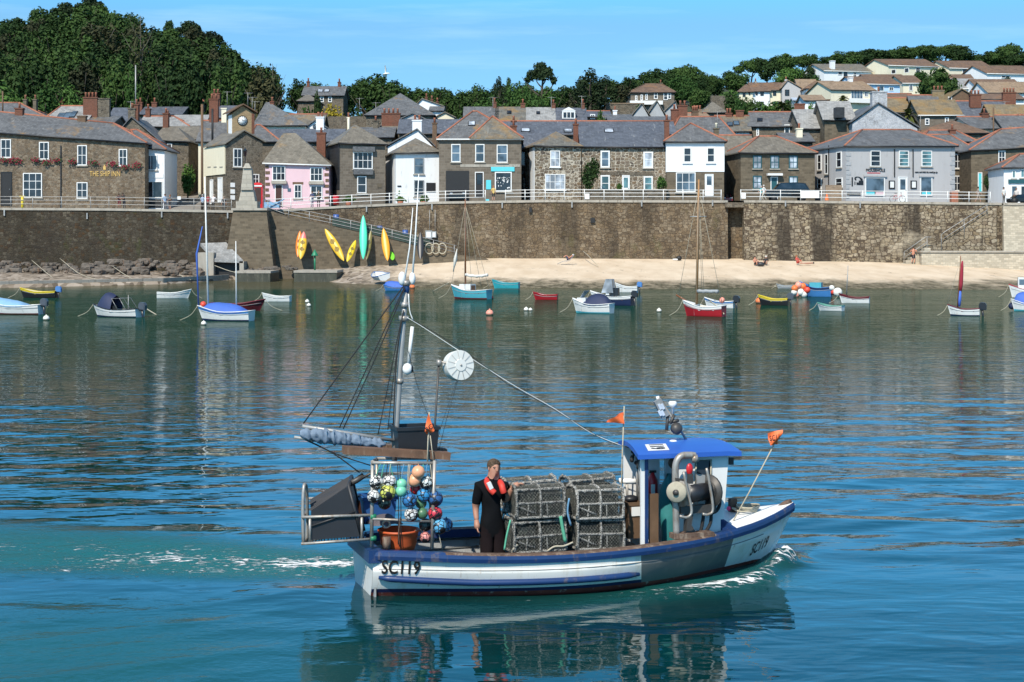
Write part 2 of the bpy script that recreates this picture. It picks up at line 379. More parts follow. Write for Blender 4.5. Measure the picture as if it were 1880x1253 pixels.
c_=t.mix(t.ramp(t.noise(p_,.12,6,.7),[(.4,0.),(.6,1.)]),(.022,.032,.012),(.055,.06,.025))
M['hillside']=t.out(c_,.95)
M['road']=paint('worn_road',(.22,.20,.18),.9,.15,.6,bump=.1)
tag(hill.build('hill',M['hillside']),None,None,kind='structure')
tag(road.build('quay_road',M['road']),None,None,kind='structure')
tag(lane.build('lane',M['road']),None,None,kind='structure')
BASE=[(-400,492),(0,490),(430,495),(500,488),(800,478),(880,471),(1367,474),(1690,480),(1880,492),(2300,495)]
EDGE=[(-400,531),(0,529),(300,522),(430,514),(540,512),(640,521),(760,527),(900,526),(1000,529),(1200,531),(1400,528),(1700,531),(1880,533),(2300,535)]
def shore(px):
 yb,ye=lerp_list(BASE,px),lerp_list(EDGE,px)
 return wz(yb,172.6),depth_on_water(ye)
bm_=MB();rows=[]
TT=[0,.06,.14,.24,.36,.48,.6,.7,.8,.88,.94,1,1.04,1.1,1.25,1.5]
for t_ in TT:
 row=[]
 for px in range(-700,2710,12):
  zb,Ye=shore(px);Yb=174.5
  Y=Yb+(Ye-Yb)*t_
  z=zb*(1-t_)+mnoise.noise(Vector((px*.02,t_*5,3)))*.12*min(1,t_*4)if t_<=1 else-(t_-1)*3.0
  if px<430 and t_>1:z-=.25
  if px<430 and.9<t_<=1:z=zb*(1-t_)+.35
  row.append((wx(px,Y),Y,z))
 rows.append(row)
bm_.grid(rows)
t=NT('beach_sand');p_=t.pos();sx=t.n('ShaderNodeSeparateXYZ');t.set(sx,0,p_)
peb=t.n('ShaderNodeTexVoronoi',{'Scale':2.6});t.set(peb,'Vector',t.scaled(p_,(1,.35,1)))
ps=t.n('ShaderNodeSeparateColor');t.set(ps,0,peb.outputs['Color'])
pc=t.ramp(ps.outputs[0],[(0,(.10,.08,.06)),(.5,(.26,.21,.16)),(1,(.40,.34,.28))])
n1=t.noise(t.scaled(p_,(.35,.12,.5)),1.,7,.72)
sand=t.mix(t.ramp(t.noise(t.scaled(p_,(.5,.14,1)),1.,6,.6),[(.35,0.),(.65,1.)]),(.56,.44,.31),(.68,.56,.42))
zz=t.math('ADD',sx.outputs[2],t.math('MULTIPLY',t.math('SUBTRACT',n1,.5),1.1))
low=t.ramp(t.math('DIVIDE',zz,2.),[(.12,1.),(.30,0.)])
weed=t.mix(t.ramp(t.noise(t.scaled(p_,(.9,.3,1)),1.6,6,.75),[(.42,0.),(.58,1.)]),(.06,.052,.028),(.22,.185,.125))
c_=t.mix(low,sand,weed)
lf=t.ramp(t.math('ADD',t.math('MULTIPLY',sx.outputs[0],.02),t.math('ADD',t.math('MULTIPLY',n1,.35),.55)),[(.44,1.),(.56,0.)])
c_=t.mix(lf,c_,pc)
strew=t.ramp(t.noise(t.scaled(p_,(.6,.22,1)),1.3,8,.8),[(.60,0.),(.66,.7)])
c_=t.mix(strew,c_,(.09,.07,.05))
t.bump(t.noise(p_,5,4),.3,.05)
M['beach']=t.out(c_,.92,spec=.2)
tag(bm_.build('beach',M['beach'],fix=False),None,None,kind='structure')
kb=MB();rows=[]
for px in range(-600,440,20):
 Ye=shore(px)[1]
 rows.append([(wx(px,Ye-.1),Ye-.1,-.6),(wx(px,Ye-.1),Ye-.1,.55),(wx(px,Ye+.5),Ye+.5,.55),(wx(px,Ye+.5),Ye+.5,-.6)])
kb.grid(rows,smooth=False)
tag(kb.build('kerb',M['concrete']),None,None,kind='structure')
BA=.301;BS=Vector((-1.753,19.196,0))
BM=Matrix.Translation(BS)@Matrix.Rotation(BA,4,'Z')
BMI=BM.inverted()
BL=5.587
def axis(parts):
 out=[]
 for a,b,s in parts:out+=list(np.arange(a,b,s))
 return np.array(out+[parts[-1][1]])
gx=axis([(-170,-60,10),(-60,-24,3),(-24,-12,.8),(-12,-7,.16),(-7,6.5,.07),(6.5,12,.16),(12,24,.8),(24,60,3),(60,170,10)])
gy=axis([(-60,0,6),(0,12,1),(12,15,.2),(15,24.5,.07),(24.5,30,.12),(30,45,.22),(45,60,1),(60,100,4),(100,176,6)])
GX,GY=np.meshgrid(gx,gy)
ca,sa=math.cos(BA),math.sin(BA)
BU=(GX-BS.x)*ca+(GY-BS.y)*sa;BV=-(GX-BS.x)*sa+(GY-BS.y)*ca
rs=np.random.RandomState(5)
Zw=np.zeros_like(GX)
fine=np.clip((50-GY)/15,0,1)*np.clip((16-np.abs(GX))/4,0,1)*np.clip((GY-11)/3,0,1)
def vnoise(x,y,seed):
 r=np.random.RandomState(seed).rand(256,256)
 xi,yi=np.floor(x).astype(int),np.floor(y).astype(int);fx,fy=x-xi,y-yi
 fx=fx*fx*(3-2*fx);fy=fy*fy*(3-2*fy)
 g=lambda i,j:r[(yi+j)%256,(xi+i)%256]
 return(g(0,0)*(1-fx)+g(1,0)*fx)*(1-fy)+(g(0,1)*(1-fx)+g(1,1)*fx)*fy
amp_mod=.35+1.1*vnoise(GX*.16+9,GY*.12+3,3)
for k in range(16):
 lam=.55*(1.22**k)if k<10 else rs.uniform(.8,3.2)
 th=R(90)+rs.normal(0,.30)+(.22 if k%3==0 else 0)
 kx,ky=math.cos(th)*2*math.pi/lam,math.sin(th)*2*math.pi/lam
 ph=rs.rand()*6.28+2.2*vnoise(GX*.22+k*7,GY*.25+k*3,20+k)
 a=.0016*lam**.75
 Zw+=a*np.sin(kx*GX+ky*GY+ph)*amp_mod
calm=np.clip((GY-15.5)/8,.35,1.)
Zw*=calm*fine
def seg_dist(pts):
 """distance to a polyline, signed side, and progress along it"""
 D=np.full_like(GX,1e9);T=np.zeros_like(GX);S=np.zeros_like(GX);L=0
 for(x0,y0),(x1,y1)in zip(pts,pts[1:]):
  dx,dy=x1-x0,y1-y0;l=math.hypot(dx,dy)
  t=np.clip(((GX-x0)*dx+(GY-y0)*dy)/l**2,0,1)
  d=np.hypot(GX-x0-t*dx,GY-y0-t*dy);s=np.sign((GX-x0)*dy-(GY-y0)*dx)
  m=d<D;D=np.where(m,d,D);T=np.where(m,L+t*l,T);S=np.where(m,s,S);L+=l
 return D,T,S,L
def onw(px,py):Y=depth_on_water(py);return(wx(px,Y),Y)
foam=np.zeros_like(GX);aer=np.zeros_like(GX)
arm=[onw(*q)for q in((1450,1032),(1400,1058),(1330,1076),(1240,1092),(1140,1112),(1040,1130),(900,1152),(720,1172),(480,1196),(150,1228))]
D,T,S,L=seg_dist(arm);sd_=D*S
wd=.10+.045*T
up=np.exp(-(D/wd)**2)
Zw+=np.maximum(.085*np.exp(-T/1.5)+.028*np.exp(-T/7),0)*np.exp(-((sd_)/(wd*np.where(sd_>0,1.9,.8)))**2)
foam+=np.exp(-(D/(.10+.05*T))**2)*np.clip(.84-T/4.4,0,.66)
aer+=np.exp(-((sd_-.35)/.55)**2)*np.clip(1.3-T/5,0,1)*.6
bx_,by_=onw(1432,1030)
hb=np.exp(-(((GX-bx_)/.26)**2+((GY-by_)/.42)**2));Zw+=.11*hb*(.5+1.0*vnoise(GX*9,GY*9,77));foam+=.42*hb
arm2=[(BM@Vector(q))[:2]for q in((5.35,.1,0),(4.2,1.15,0),(2.5,2.3,0),(-1,4.0,0),(-6,6.6,0))]
D,T,S,L=seg_dist(arm2);Zw+=.04*np.exp(-T/5)*np.exp(-(D/(.14+.04*T))**2);foam+=np.exp(-(D/.12)**2)*np.clip(1-T/2,0,1)
Zw-=.035*np.exp(-((BU-2.4)/1.6)**2)*np.exp(-((np.abs(BV)-.9)/.6)**2)
Zw+=.03*np.exp(-((BU+.8)/.55)**2-((BV+.2)/1.0)**2)
for k in range(5):
 y0=1080+(0,34,62,108,150)[k]
 ln=[onw(700-40*k,y0-10),onw(420-30*k,y0+26),onw(60-20*k,y0+66),onw(-500,y0+120)]
 D,T,S,L=seg_dist(ln);Zw+=(.005,.007,.004,.008,.006)[k]*np.exp(-((D*S)/(.13+.012*T))**2)*np.clip(T/1.2,0,1)
tr=[onw(*q)for q in((655,1032),(560,1034),(420,1026),(230,1012),(0,1004),(-400,995))]
D,T,S,L=seg_dist(tr);sd_=D*S
wdt=.30+.13*T
core=np.exp(-((sd_+.05)/(.22+.07*T))**2)
foam+=core*np.clip(.86-T/6.,.30,.8)+.45*np.exp(-((sd_+wdt*1.5)/(.42+.08*T))**2)*np.clip(1.2-T/9,.3,1)*np.clip(T/.6,0,1)
foam+=.40*np.exp(-((sd_-wdt*.85)/(.12+.03*T))**2)*np.clip(1.1-T/4.5,0,1)
aer+=np.exp(-((sd_+.15)/(.85+.17*T))**4)*np.clip(1.1-T/16,.35,1)
Zw+=(vnoise(GX*3.1,GY*4.2,41)-.5)*.05*np.exp(-(D/wdt)**2)*np.exp(-T/5)+(vnoise(GX*6.1,GY*7.2,42)-.5)*.025*np.exp(-(D/wdt)**2)*np.exp(-T/3)
foam+=.5*np.exp(-((BV+1.02)/.10)**2)*np.clip((BU-2.2)/1.5,0,1)*np.clip((5.1-BU)/.5,0,1)
aer+=.16*np.exp(-((BV+1.1)/.5)**2)*np.clip((BU+.2)/.5,0,1)*np.clip((5.4-BU)/.5,0,1)
foam+=.20*np.exp(-((BV+1.25)/.32)**2)*np.clip((BU-.3)/.5,0,1)*np.clip((4.6-BU)/.5,0,1)
foam+=.34*np.clip(aer,0,1)*vnoise(GX*1.6,GY*3.2,91)**1.5*np.where(GX<3.6,1,.5)
aer+=.5*np.clip((-.6-GX)/3,0,1)*np.clip((19.5-GY)/3,0,1)
foam=np.clip(foam,0,1.6);aer=np.clip(aer,0,1)
Zw*=np.where((GY<12)|(GY>60),0,1)
_pwl=np.polyfit([0,.15,.35,.55,.75,.9,1],[.425,.604,.85,.857,.564,.178,-.05],5)
_hw=np.polyval(_pwl,np.clip(BU/(.93*5.587),0,1))
Zw=np.where((np.abs(BV)<_hw-.12)&(BU>.22)&(BU<4.8),-.6,Zw)
ny,nx=GX.shape
me=bpy.data.meshes.new('water')
vv=np.stack([GX,GY,Zw],-1).reshape(-1,3)
ii=np.arange(nx*ny).reshape(ny,nx)
fc=np.stack([ii[:-1,:-1],ii[:-1,1:],ii[1:,1:],ii[1:,:-1]],-1).reshape(-1,4)
me.vertices.add(len(vv));me.vertices.foreach_set('co',vv.ravel())
me.loops.add(fc.size);me.loops.foreach_set('vertex_index',fc.ravel())
me.polygons.add(len(fc));me.polygons.foreach_set('loop_start',np.arange(0,fc.size,4));me.polygons.foreach_set('use_smooth',np.ones(len(fc),bool))
me.update(calc_edges=True)
for nm,arr in(('foam',foam),('aerated',aer)):
 at_=me.attributes.new(nm,'FLOAT','POINT');at_.data.foreach_set('value',arr.ravel().astype(np.float32))
t=NT('harbour_water');p_=t.pos();sx=t.n('ShaderNodeSeparateXYZ');t.set(sx,0,p_)
Yy=sx.outputs[1]
at_f=t.n('ShaderNodeAttribute',attribute_name='foam').outputs['Fac'];at_a=t.n('ShaderNodeAttribute',attribute_name='aerated').outputs['Fac']
blot=t.noise(t.scaled(p_,(.10,.18,1)),1.,5,.6)
deep=t.mix(t.ramp(t.noise(t.scaled(p_,(.16,.30,1)),1.,4,.6),[(.38,0.),(.62,1.)]),(.0006,.019,.020),(.0011,.036,.040))
shal=t.mix(blot,(.004,.032,.021),(.011,.046,.030))
body=t.mix(t.ramp(t.math('ADD',t.math('DIVIDE',Yy,150.),t.math('MULTIPLY',t.math('SUBTRACT',blot,.5),.25)),[(.20,0.),(.48,1.)]),deep,shal)
body=t.mix(t.ramp(t.math('ADD',t.math('DIVIDE',Yy,150.),t.math('MULTIPLY',t.math('SUBTRACT',blot,.5),.10)),[(.86,0.),(.94,1.)]),body,(.075,.07,.04))
body=t.mix(t.math('MULTIPLY',at_a,.9),body,(.014,.125,.116))
wd_=t.n('ShaderNodeTexVoronoi',{'Scale':.55,'Randomness':1.});t.set(wd_,'Vector',t.scaled(p_,(.55,1.2,1)))
wr=t.math('ADD',wd_.outputs['Distance'],t.math('MULTIPLY',t.math('SUBTRACT',t.noise(p_,6,3),.5),.16))
ws=t.n('ShaderNodeSeparateColor');t.set(ws,0,wd_.outputs['Color'])
weedm=t.math('MULTIPLY',t.math('LESS_THAN',wr,.045),t.math('GREATER_THAN',ws.outputs[0],.55))
body=t.mix(weedm,body,(.045,.05,.012))
fn=t.noise(t.scaled(p_,(5.,11.,5.)),1.,8,.80,.5)
fn2=t.n('ShaderNodeTexVoronoi',{'Scale':1.},feature='DISTANCE_TO_EDGE');t.set(fn2,'Vector',t.scaled(p_,(4.5,11.,4.)))
lace=t.math('MULTIPLY_ADD',t.ramp(fn2.outputs['Distance'],[(0,1.),(.22,0.)]),.16,fn)
fth=t.math('SUBTRACT',.82,t.math('MULTIPLY',at_f,.34))
fm=t.math('MULTIPLY',t.math('MULTIPLY',t.math('SUBTRACT',lace,fth),14.,clamp=True),t.math('GREATER_THAN',at_f,.03),clamp=True)
body=t.mix(fm,body,(.78,.80,.80))
t.set(t.b,'Base Color',body)
t.set(t.b,'Roughness',t.math('ADD',t.math('ADD',t.math('MULTIPLY',fm,.5),t.math('MULTIPLY',at_a,.22)),.015));t.b.inputs['IOR'].default_value=1.42
r1=t.noise(t.scaled(p_,(.95,1.6,1)),1.,2,.45,.7)
r2=t.noise(t.scaled(p_,(.9,2.5,1)),1.,2,.5,.3)
r3=t.noise(t.scaled(p_,(.10,.30,1)),1.,2,.5)
Yn=t.math('DIVIDE',Yy,200.);r4=t.noise(t.scaled(p_,(3.2,9.,1)),1.,2,.5)
gust=t.ramp(t.noise(t.scaled(p_,(.045,.10,1)),1.,3,.6),[(.35,.55),(.65,1.25)])
a1=t.math('MULTIPLY',t.ramp(Yn,[(0,.16),(.10,.15),(.14,.19),(.20,.25),(.30,.21),(.45,.15),(.7,.10),(1.,.09)]),gust)
a2=t.math('MULTIPLY',t.ramp(Yn,[(0,.6),(.10,.65),(.16,.95),(.3,1.),(.5,1.),(1.,.8)]),gust)
hgt=t.math('ADD',t.math('MULTIPLY',t.math('MULTIPLY',r1,.085),a1),t.math('ADD',t.math('MULTIPLY',t.math('MULTIPLY',r2,.012),a2),t.math('ADD',t.math('MULTIPLY',t.math('MULTIPLY',r3,.12),a1),t.math('MULTIPLY',t.math('MULTIPLY',r4,.0020),a2))))
hgt=t.math('ADD',hgt,t.math('MULTIPLY',fm,.02))
hgt=t.math('ADD',hgt,t.math('MULTIPLY',t.math('MULTIPLY',t.noise(p_,7,4,.6),.02),at_a))
bn=t.n('ShaderNodeBump',{'Strength':1.,'Distance':1.});t.set(bn,'Height',hgt);t.set(t.b,'Normal',bn.outputs[0])
df=t.n('ShaderNodeBsdfDiffuse');t.set(df,'Color',body);t.set(df,'Normal',bn.outputs[0]);ms=t.n('ShaderNodeMixShader')
t.set(ms,0,t.math('ADD',t.math('MULTIPLY',at_a,.5),t.ramp(t.math('DIVIDE',Yy,200.),[(.165,.0),(.20,.10),(.25,.36),(.31,.58),(.40,.66),(.60,.64),(1.,.54)]),clamp=True));t.t.links.new(t.b.outputs[0],ms.inputs[1]);t.t.links.new(df.outputs[0],ms.inputs[2]);t.t.links.new(ms.outputs[0],t.t.nodes['Material Output'].inputs[0])
M['water']=t.m;me.materials.append(t.m)
wo=bpy.data.objects.new('water',me);COL.objects.link(wo);tag(wo,None,None,kind='structure')
def wall_run(mb,pxa,pxb,Yf,ybot,th=1.2,ytop=None,zoff=-.06,batter=.35,step=15):
 """a wall whose top follows the road, front face at Yf"""
 n=max(2,int(abs(pxb-pxa)/step)+1);rows=[]
 for i in range(n):
  px=pxa+(pxb-pxa)*i/(n-1);X=wx(px,Yf)
  zt=(road_z(px)if ytop is None else wz(lerp_list(ytop,px),Yf))+zoff
  zb=wz(ybot,Yf)-1.5
  rows.append([(X,Yf+th,zb),(X,Yf+th,zt),(X,Yf,zt),(X,Yf-batter*.5,(zt+zb)/2),(X,Yf-batter,zb)])
 mb.grid(rows,smooth=False)
 for r in(rows[0],rows[-1]):mb.poly(r)
def coping_run(mb,pxa,pxb,Yf,t=.22,over=.12,w=.9):
 n=max(2,int(abs(pxb-pxa)/25)+1);rows=[]
 for i in range(n):
  px=pxa+(pxb-pxa)*i/(n-1);X=wx(px,Yf);z=road_z(px)
  a=[(X,Yf-over,z-t+.004),(X,Yf-over,z+.03),(X,Yf+w,z+.03),(X,Yf+w,z-t+.004)]
  rows.append(a+[a[0]])
 mb.grid(rows,smooth=False);mb.poly(rows[0][:4]);mb.poly(rows[-1][:4])
def wall_thing(label,pxa,pxb,Yf,ybot,mat,drains=(),brackets=(),**k):
 r=thing('quay_wall',label,'wall',(wx((pxa+pxb)/2,Yf),Yf,0),'harbour quay walls')
 b=MB();wall_run(b,pxa,pxb,Yf,ybot,**k);b.build('masonry',mat,r)
 b=MB();coping_run(b,pxa,pxb,Yf);b.build('coping',M['concrete'],r)
 for(px,py,w,h)in drains:
  b=MB();c=P(px,py,Yf-.14);b.box(c,(w/17.4,.35,h/17.4));b.build('drain_hole',M['black'],r)  # hole drawn as a black box, its inner shade put into the colour
 for(px,py)in brackets:
  b=MB();c=P(px,py,Yf-.16);b.box(c,(.14,.12,.62));b.build('rail_bracket',M['galv'],r)
 return r
wall_thing('dark mossy rubble quay wall below the stone inn, boulders along its foot',-690,432,170.,495,M['quay_stone_a'],brackets=[(8,391),(160,397),(297,394),(418,396)])
wall_thing('long brown stone quay wall behind the sand, between slipway and dark alcove',500,1336,172.,480,M['quay_stone_b'],drains=[(974,386,5,9),(1088,405,8,9)],brackets=[(673,384),(793,380),(922,377),(1050,376),(1178,374),(1308,373)])
wall_thing('pale squared stone quay wall streaked by damp, right of the dark alcove',1366,1842,171.2,484,M['quay_stone_c'],drains=[(1805,403,5,7)],brackets=[(1442,374),(1579,377)])
r=thing('alcove_wall','shaded recessed wall under a ledge between the two long quay walls','wall',P(1351,480,173));b=MB();wall_run(b,1334,1368,173.4,482);b.build('masonry',M['quay_stone_b'],r)
b=MB();c1,c2=P(1330,381,171.6),P(1368,372,173);b.bx((wx(1332,171.4),171.4,wz(381,171.4)),(wx(1368,171.4),173.6,wz(372,171.4)));b.build('ledge',M['old_stone'],r)
wall_thing('clean pale block quay wall at the far right edge beside the steps',1842,2690,170.6,490,M['quay_stone_d'])
r=thing('stone_bastion','battered stone pier under the granite monument, left of the kayaks','pier',P(462,500,168))
b=MB();zt=road_z(460)-.05
def ring(z,e):
 return[(wx(428-e,168),168-e*.04,z),(wx(489+e,168),168-e*.04,z),(wx(489+e,168),174,z),(wx(428-e,168),174,z)]
b.grid([q+[q[0]]for q in(ring(-.2,18),ring(2.,13),ring(5,5),ring(zt,0))],smooth=False);b.poly(ring(zt,0));b.build('masonry',M['granite_dark'],r)
b=MB();b.bx((wx(425,168),167.8,zt+.004),(wx(491,168),174,zt+.24));b.build('coping',M['concrete'],r)
r=thing('terrace_wall','low pale stone wall with flat coping, at the foot of the right-hand steps','wall',P(1790,490,168))
b=MB();b.bx((wx(1692,168),168,0),(wx(2200,168),170.4,wz(464,168)));b.build('masonry',M['quay_stone_d'],r)
b=MB();b.bx((wx(1690,167.9),167.85,wz(464,168)+.004),(wx(2205,167.9),170.5,wz(461,168)));b.build('coping',M['concrete'],r)
r=thing('stone_steps','stone stairway with metal handrails climbing the pale quay wall','stairs',P(1740,460,169))
b=MB();n=15
for i in range(n):
 x=1706+(1832-1706)*i/n;z=wz(461,170)+(wz(380,170)-wz(461,170))*i/n
 b.bx((wx(x,170),170.45,1.0),(wx(x+8.39,170),171.1,z+.3))
b.build('flight',M['quay_stone_c'],r)
b=MB()
for i in range(6):
 x=1654+8.5*i;z=wz(484,169.2)+i*.32
 b.bx((wx(x,169.2),169.0,.4),(wx(1708,169.2),170.3,z))if i==0 else b.bx((wx(x,169.2),169.02+i*.004,z-.34),(wx(1708,169.2)-.004*i,170.3-.004*i,z))
b.build('flight',M['quay_stone_d'],r)
for pts in([(1660,463),(1700,435),(1710,436)],[(1662,472),(1703,444)],[(1728,432),(1733,427),(1816,374)],[(1730,440),(1814,385)]):
 b=MB();b.tube([P(x,y,170.2)for x,y in pts],.035,6);b.build('handrail',M['galv'],r)
for(x,y0,y1)in((1660,463,480),(1702,436,462),(1728,430,460),(1770,405,432),(1812,376,392)):
 b=MB();b.cyl(P(x,y0,170.2),P(x,y1,170.2),.03,6);b.build('post',M['galv'],r)
def railing(label,pts,Y,mat,hrel,heights=(.42,.8,1.12),r_=.032,name='quay_railing',step=None,dy=0):
 """pts: pixel x of each post; the rails follow the road"""
 ro=thing(name,label,'railing',(wx(pts[0],Y),Y,road_z(pts[0])))
 for x in pts:
  b=MB();z=road_z(x);b.cyl((wx(x,Y),Y,z),(wx(x,Y),Y,z+heights[-1]+.06),r_*1.35,6);b.build('post',mat,ro)
 for h in heights:
  b=MB();b.tube([(wx(x,Y),Y,road_z(x)+h)for x in pts],r_,6);b.build('rail',mat,ro)
 return ro
railing('grey galvanised railing on the quay in front of the stone inn',[-60,20,60,113,166,200,265,297,356,412,425],170.3,M['galv'],1.1,(.45,.85,1.2),.028)
railing('white railing on the quay between the phone box and the granite shop',[486,534,571,607,646,681,715,750,781,818,855,891],172.4,M['rail_white'],1.1)
railing('long white railing on the quay in front of the stone cottages',[928,964,1001,1036,1073,1109,1145,1181,1218,1254,1291,1324],172.4,M['rail_white'],1.1)
railing('white railing on the quay in front of the grey restaurant',[1360,1396,1433,1470,1508,1546,1584,1623,1662,1701,1740,1779,1818],171.7,M['rail_white'],1.1)
r=thing('slipway','stone slipway ramp sloping down along the quay wall to the sand','slipway',P(660,480,169.5))
b=MB();top=[(489,386),(520,398),(600,414),(700,436),(790,458),(838,470),(905,479)]
rows=[]
for(x,y)in top:
 X=wx(x,169.6);z=wz(y,169.6);rows.append([(X,169.6,-.3),(X,169.6,z),(X,172.4,z+.15),(X,172.4,-.3)])
b.grid(rows,smooth=False);b.poly(rows[-1]);b.build('ramp',M['granite_dark'],r)
for h in(.35,.7,1.05):
 b=MB();b.tube([Vector((wx(x,169.8),169.8,wz(y,169.8)+h))for x,y in top[:-1]],.03,6);b.build('rail',M['galv'],r)
for i in range(10):
 x=492+i*38;y=lerp_list(top,x);b=MB();q=Vector((wx(x,169.8),169.8,wz(y,169.8)));b.cyl(q,q+Vector((0,0,1.08)),.04,6);b.build('post',M['galv'],r)
M['green_net']=paint('green_netting',(.03,.055,.045),.8,.3,2)
b=MB();rows=[]
for x in range(610,800,10):
 y=lerp_list(top,x);X=wx(x,169.86);z=wz(y,169.86);rows.append([(X,169.84,z+.1),(X,169.84,z+.95),(X,169.88,z+.95),(X,169.88,z+.1)])
b.grid([q+[q[0]]for q in rows],smooth=False);b.build('netting',M['green_net'],r)
for(x,y,h)in((617,402,15),(697,425,19),(744,432,18)):
 M['blue_tub']=paint('blue_plastic',(.045,.10,.30),.4,.1)
 b=MB();c=P(x,y+h/2,170.6);b.lathe([(.25,0),(.31,h/34),(.29,h/17)],c,10)
 single(b,'barrel',M['blue_tub'],{617:'blue plastic barrel high on the slipway by the railing',697:'blue plastic barrel behind the orange kayak on the slipway',744:'blue plastic barrel lowest on the slipway rail'}[x],'barrel',tuple(c))
for(x,y,w,h,lab)in((787,431,12,15,'white rimmed electrical box on the quay wall above the dark kayak'),(797,431,8,12,'small grey meter box beside the rimmed box on the wall')):
 c=P(x,y,171.5);b=MB();b.box(c,(w/17.4,.4,h/17.4));b.box(c+Vector((0,-.21,-.02)),(w/25,.05,h/25),1)
 b.cyl(c+Vector((.1,0,.3)),c+Vector((.1,.1,2.6)),.03,6);single(b,'meter_box',[M['galv'],M['white_paint']],lab,'box',tuple(c))
r=thing('culvert','concrete culvert with sloping grey roof at the foot of the quay wall','culvert',P(405,500,166))
b=MB();Yc=165.5
b.slab([P(368,447,169),P(415,445,169),P(446,478,Yc),P(394,476,Yc)],.3);b.build('roof',M['slate_pale'],r)
for a_,c_ in(((wx(364,166),165.4,0),(wx(394,166),170,wz(464,166))),((wx(441,166),165.5,0),(wx(449,166),170,wz(480,166)))):b=MB();b.bx(a_,c_);b.build('side_wall',M['concrete'],r)
b=MB();b.bx((wx(394,166),166.4,0),(wx(441,166),169.5,wz(478,166)));b.build('mouth',M['black'],r)  # black block fills the mouth, its inner shade put into the colour
for(x0,x1,y0,yb,lab)in((432,496,500,519,'weedy concrete jetty block in front of the culvert'),(540,618,499,519,'weedy concrete jetty block under the green marker post')):
 Yj=158.;r=thing('jetty_block',lab,'jetty',P((x0+x1)/2,yb,Yj),'jetty blocks');b=MB()
 b.bx((wx(x0,Yj),Yj,-.8),(wx(x1,Yj),Yj+6,wz(y0,Yj)-.12));b.build('block',M['concrete_wet'],r)
 b=MB();b.bx((wx(x0,Yj)-.05,Yj-.06,wz(y0,Yj)-.116),(wx(x1,Yj)+.05,Yj+6,wz(y0,Yj)+.1));b.build('cap',M['concrete'],r)
r=thing('channel_marker','green post with a pointed topmark standing on the jetty block','marker',P(578,498,160))
M['marker_green']=paint('marker_green',(.02,.20,.10),.5,.15)
b=MB();b.cyl(P(578,498,160),P(578,468,160),.09,8);b.build('post',M['marker_green'],r)
b=MB();q=P(578,470,160);b.lathe([(.34,0),(.34,.05),(.02,.62)],q,12);b.build('topmark',M['marker_green'],r)
M['boulder']=paint('boulder',(.135,.115,.095),.9,.45,.7,dirt=(.16,.09,.05),damt=.3,bump=.3)
protos=[]
for k in range(7):
 b=MB();b.ball((0,0,0),.5,12,8);rr_=random.Random(k)
 off=Vector((k*7.1,3,1));vs_=[]
 for v in b.v:
  q=Vector(v);d=1+.55*mnoise.noise(q*1.6+off)+.25*mnoise.noise(q*4+off)
  q*=d;q.x=max(-.48,min(.45,q.x));q.z=max(-.35,min(.36,q.z));vs_.append(tuple(q))
 b.v=vs_;b.sm=[False]*len(b.sm);protos.append(b.mesh('boulder',M['boulder']))
def boulder(k,c,s,rz,label='grey boulder heaped along the foot of the dark quay wall',group='boulders at the foot of the quay wall'):
 o=bpy.data.objects.new('boulder',protos[k]);COL.objects.link(o);o.location=c;o.scale=s;o.rotation_euler=(0,0,rz)
 return tag(o,label,'boulder',group)
for i in range(150):
 px=rnd.uniform(-10,365)if i<128 else rnd.uniform(450,545);row=rnd.random()
 Y=169.2-7.5*row;z=wz(lerp_list(BASE,px),172.6)*(1-max(0,(172-Y))/35)
 s=rnd.uniform(.4,1.15)*(1 if px<365 else.7);hgt_=(1-row)*.85*(1.1 if 200<px<340 else.6)
 if px>365:boulder(rnd.randrange(7),(wx(px,Y),Y,z+.1),(s*1.2,s,s*.75),rnd.uniform(0,6),'broken rock lying between the bastion and the kayaks','rocks by the kayaks')
 else:boulder(rnd.randrange(7),(wx(px,Y),Y,z+hgt_),(s*1.25,s,s*.85),rnd.uniform(0,6))
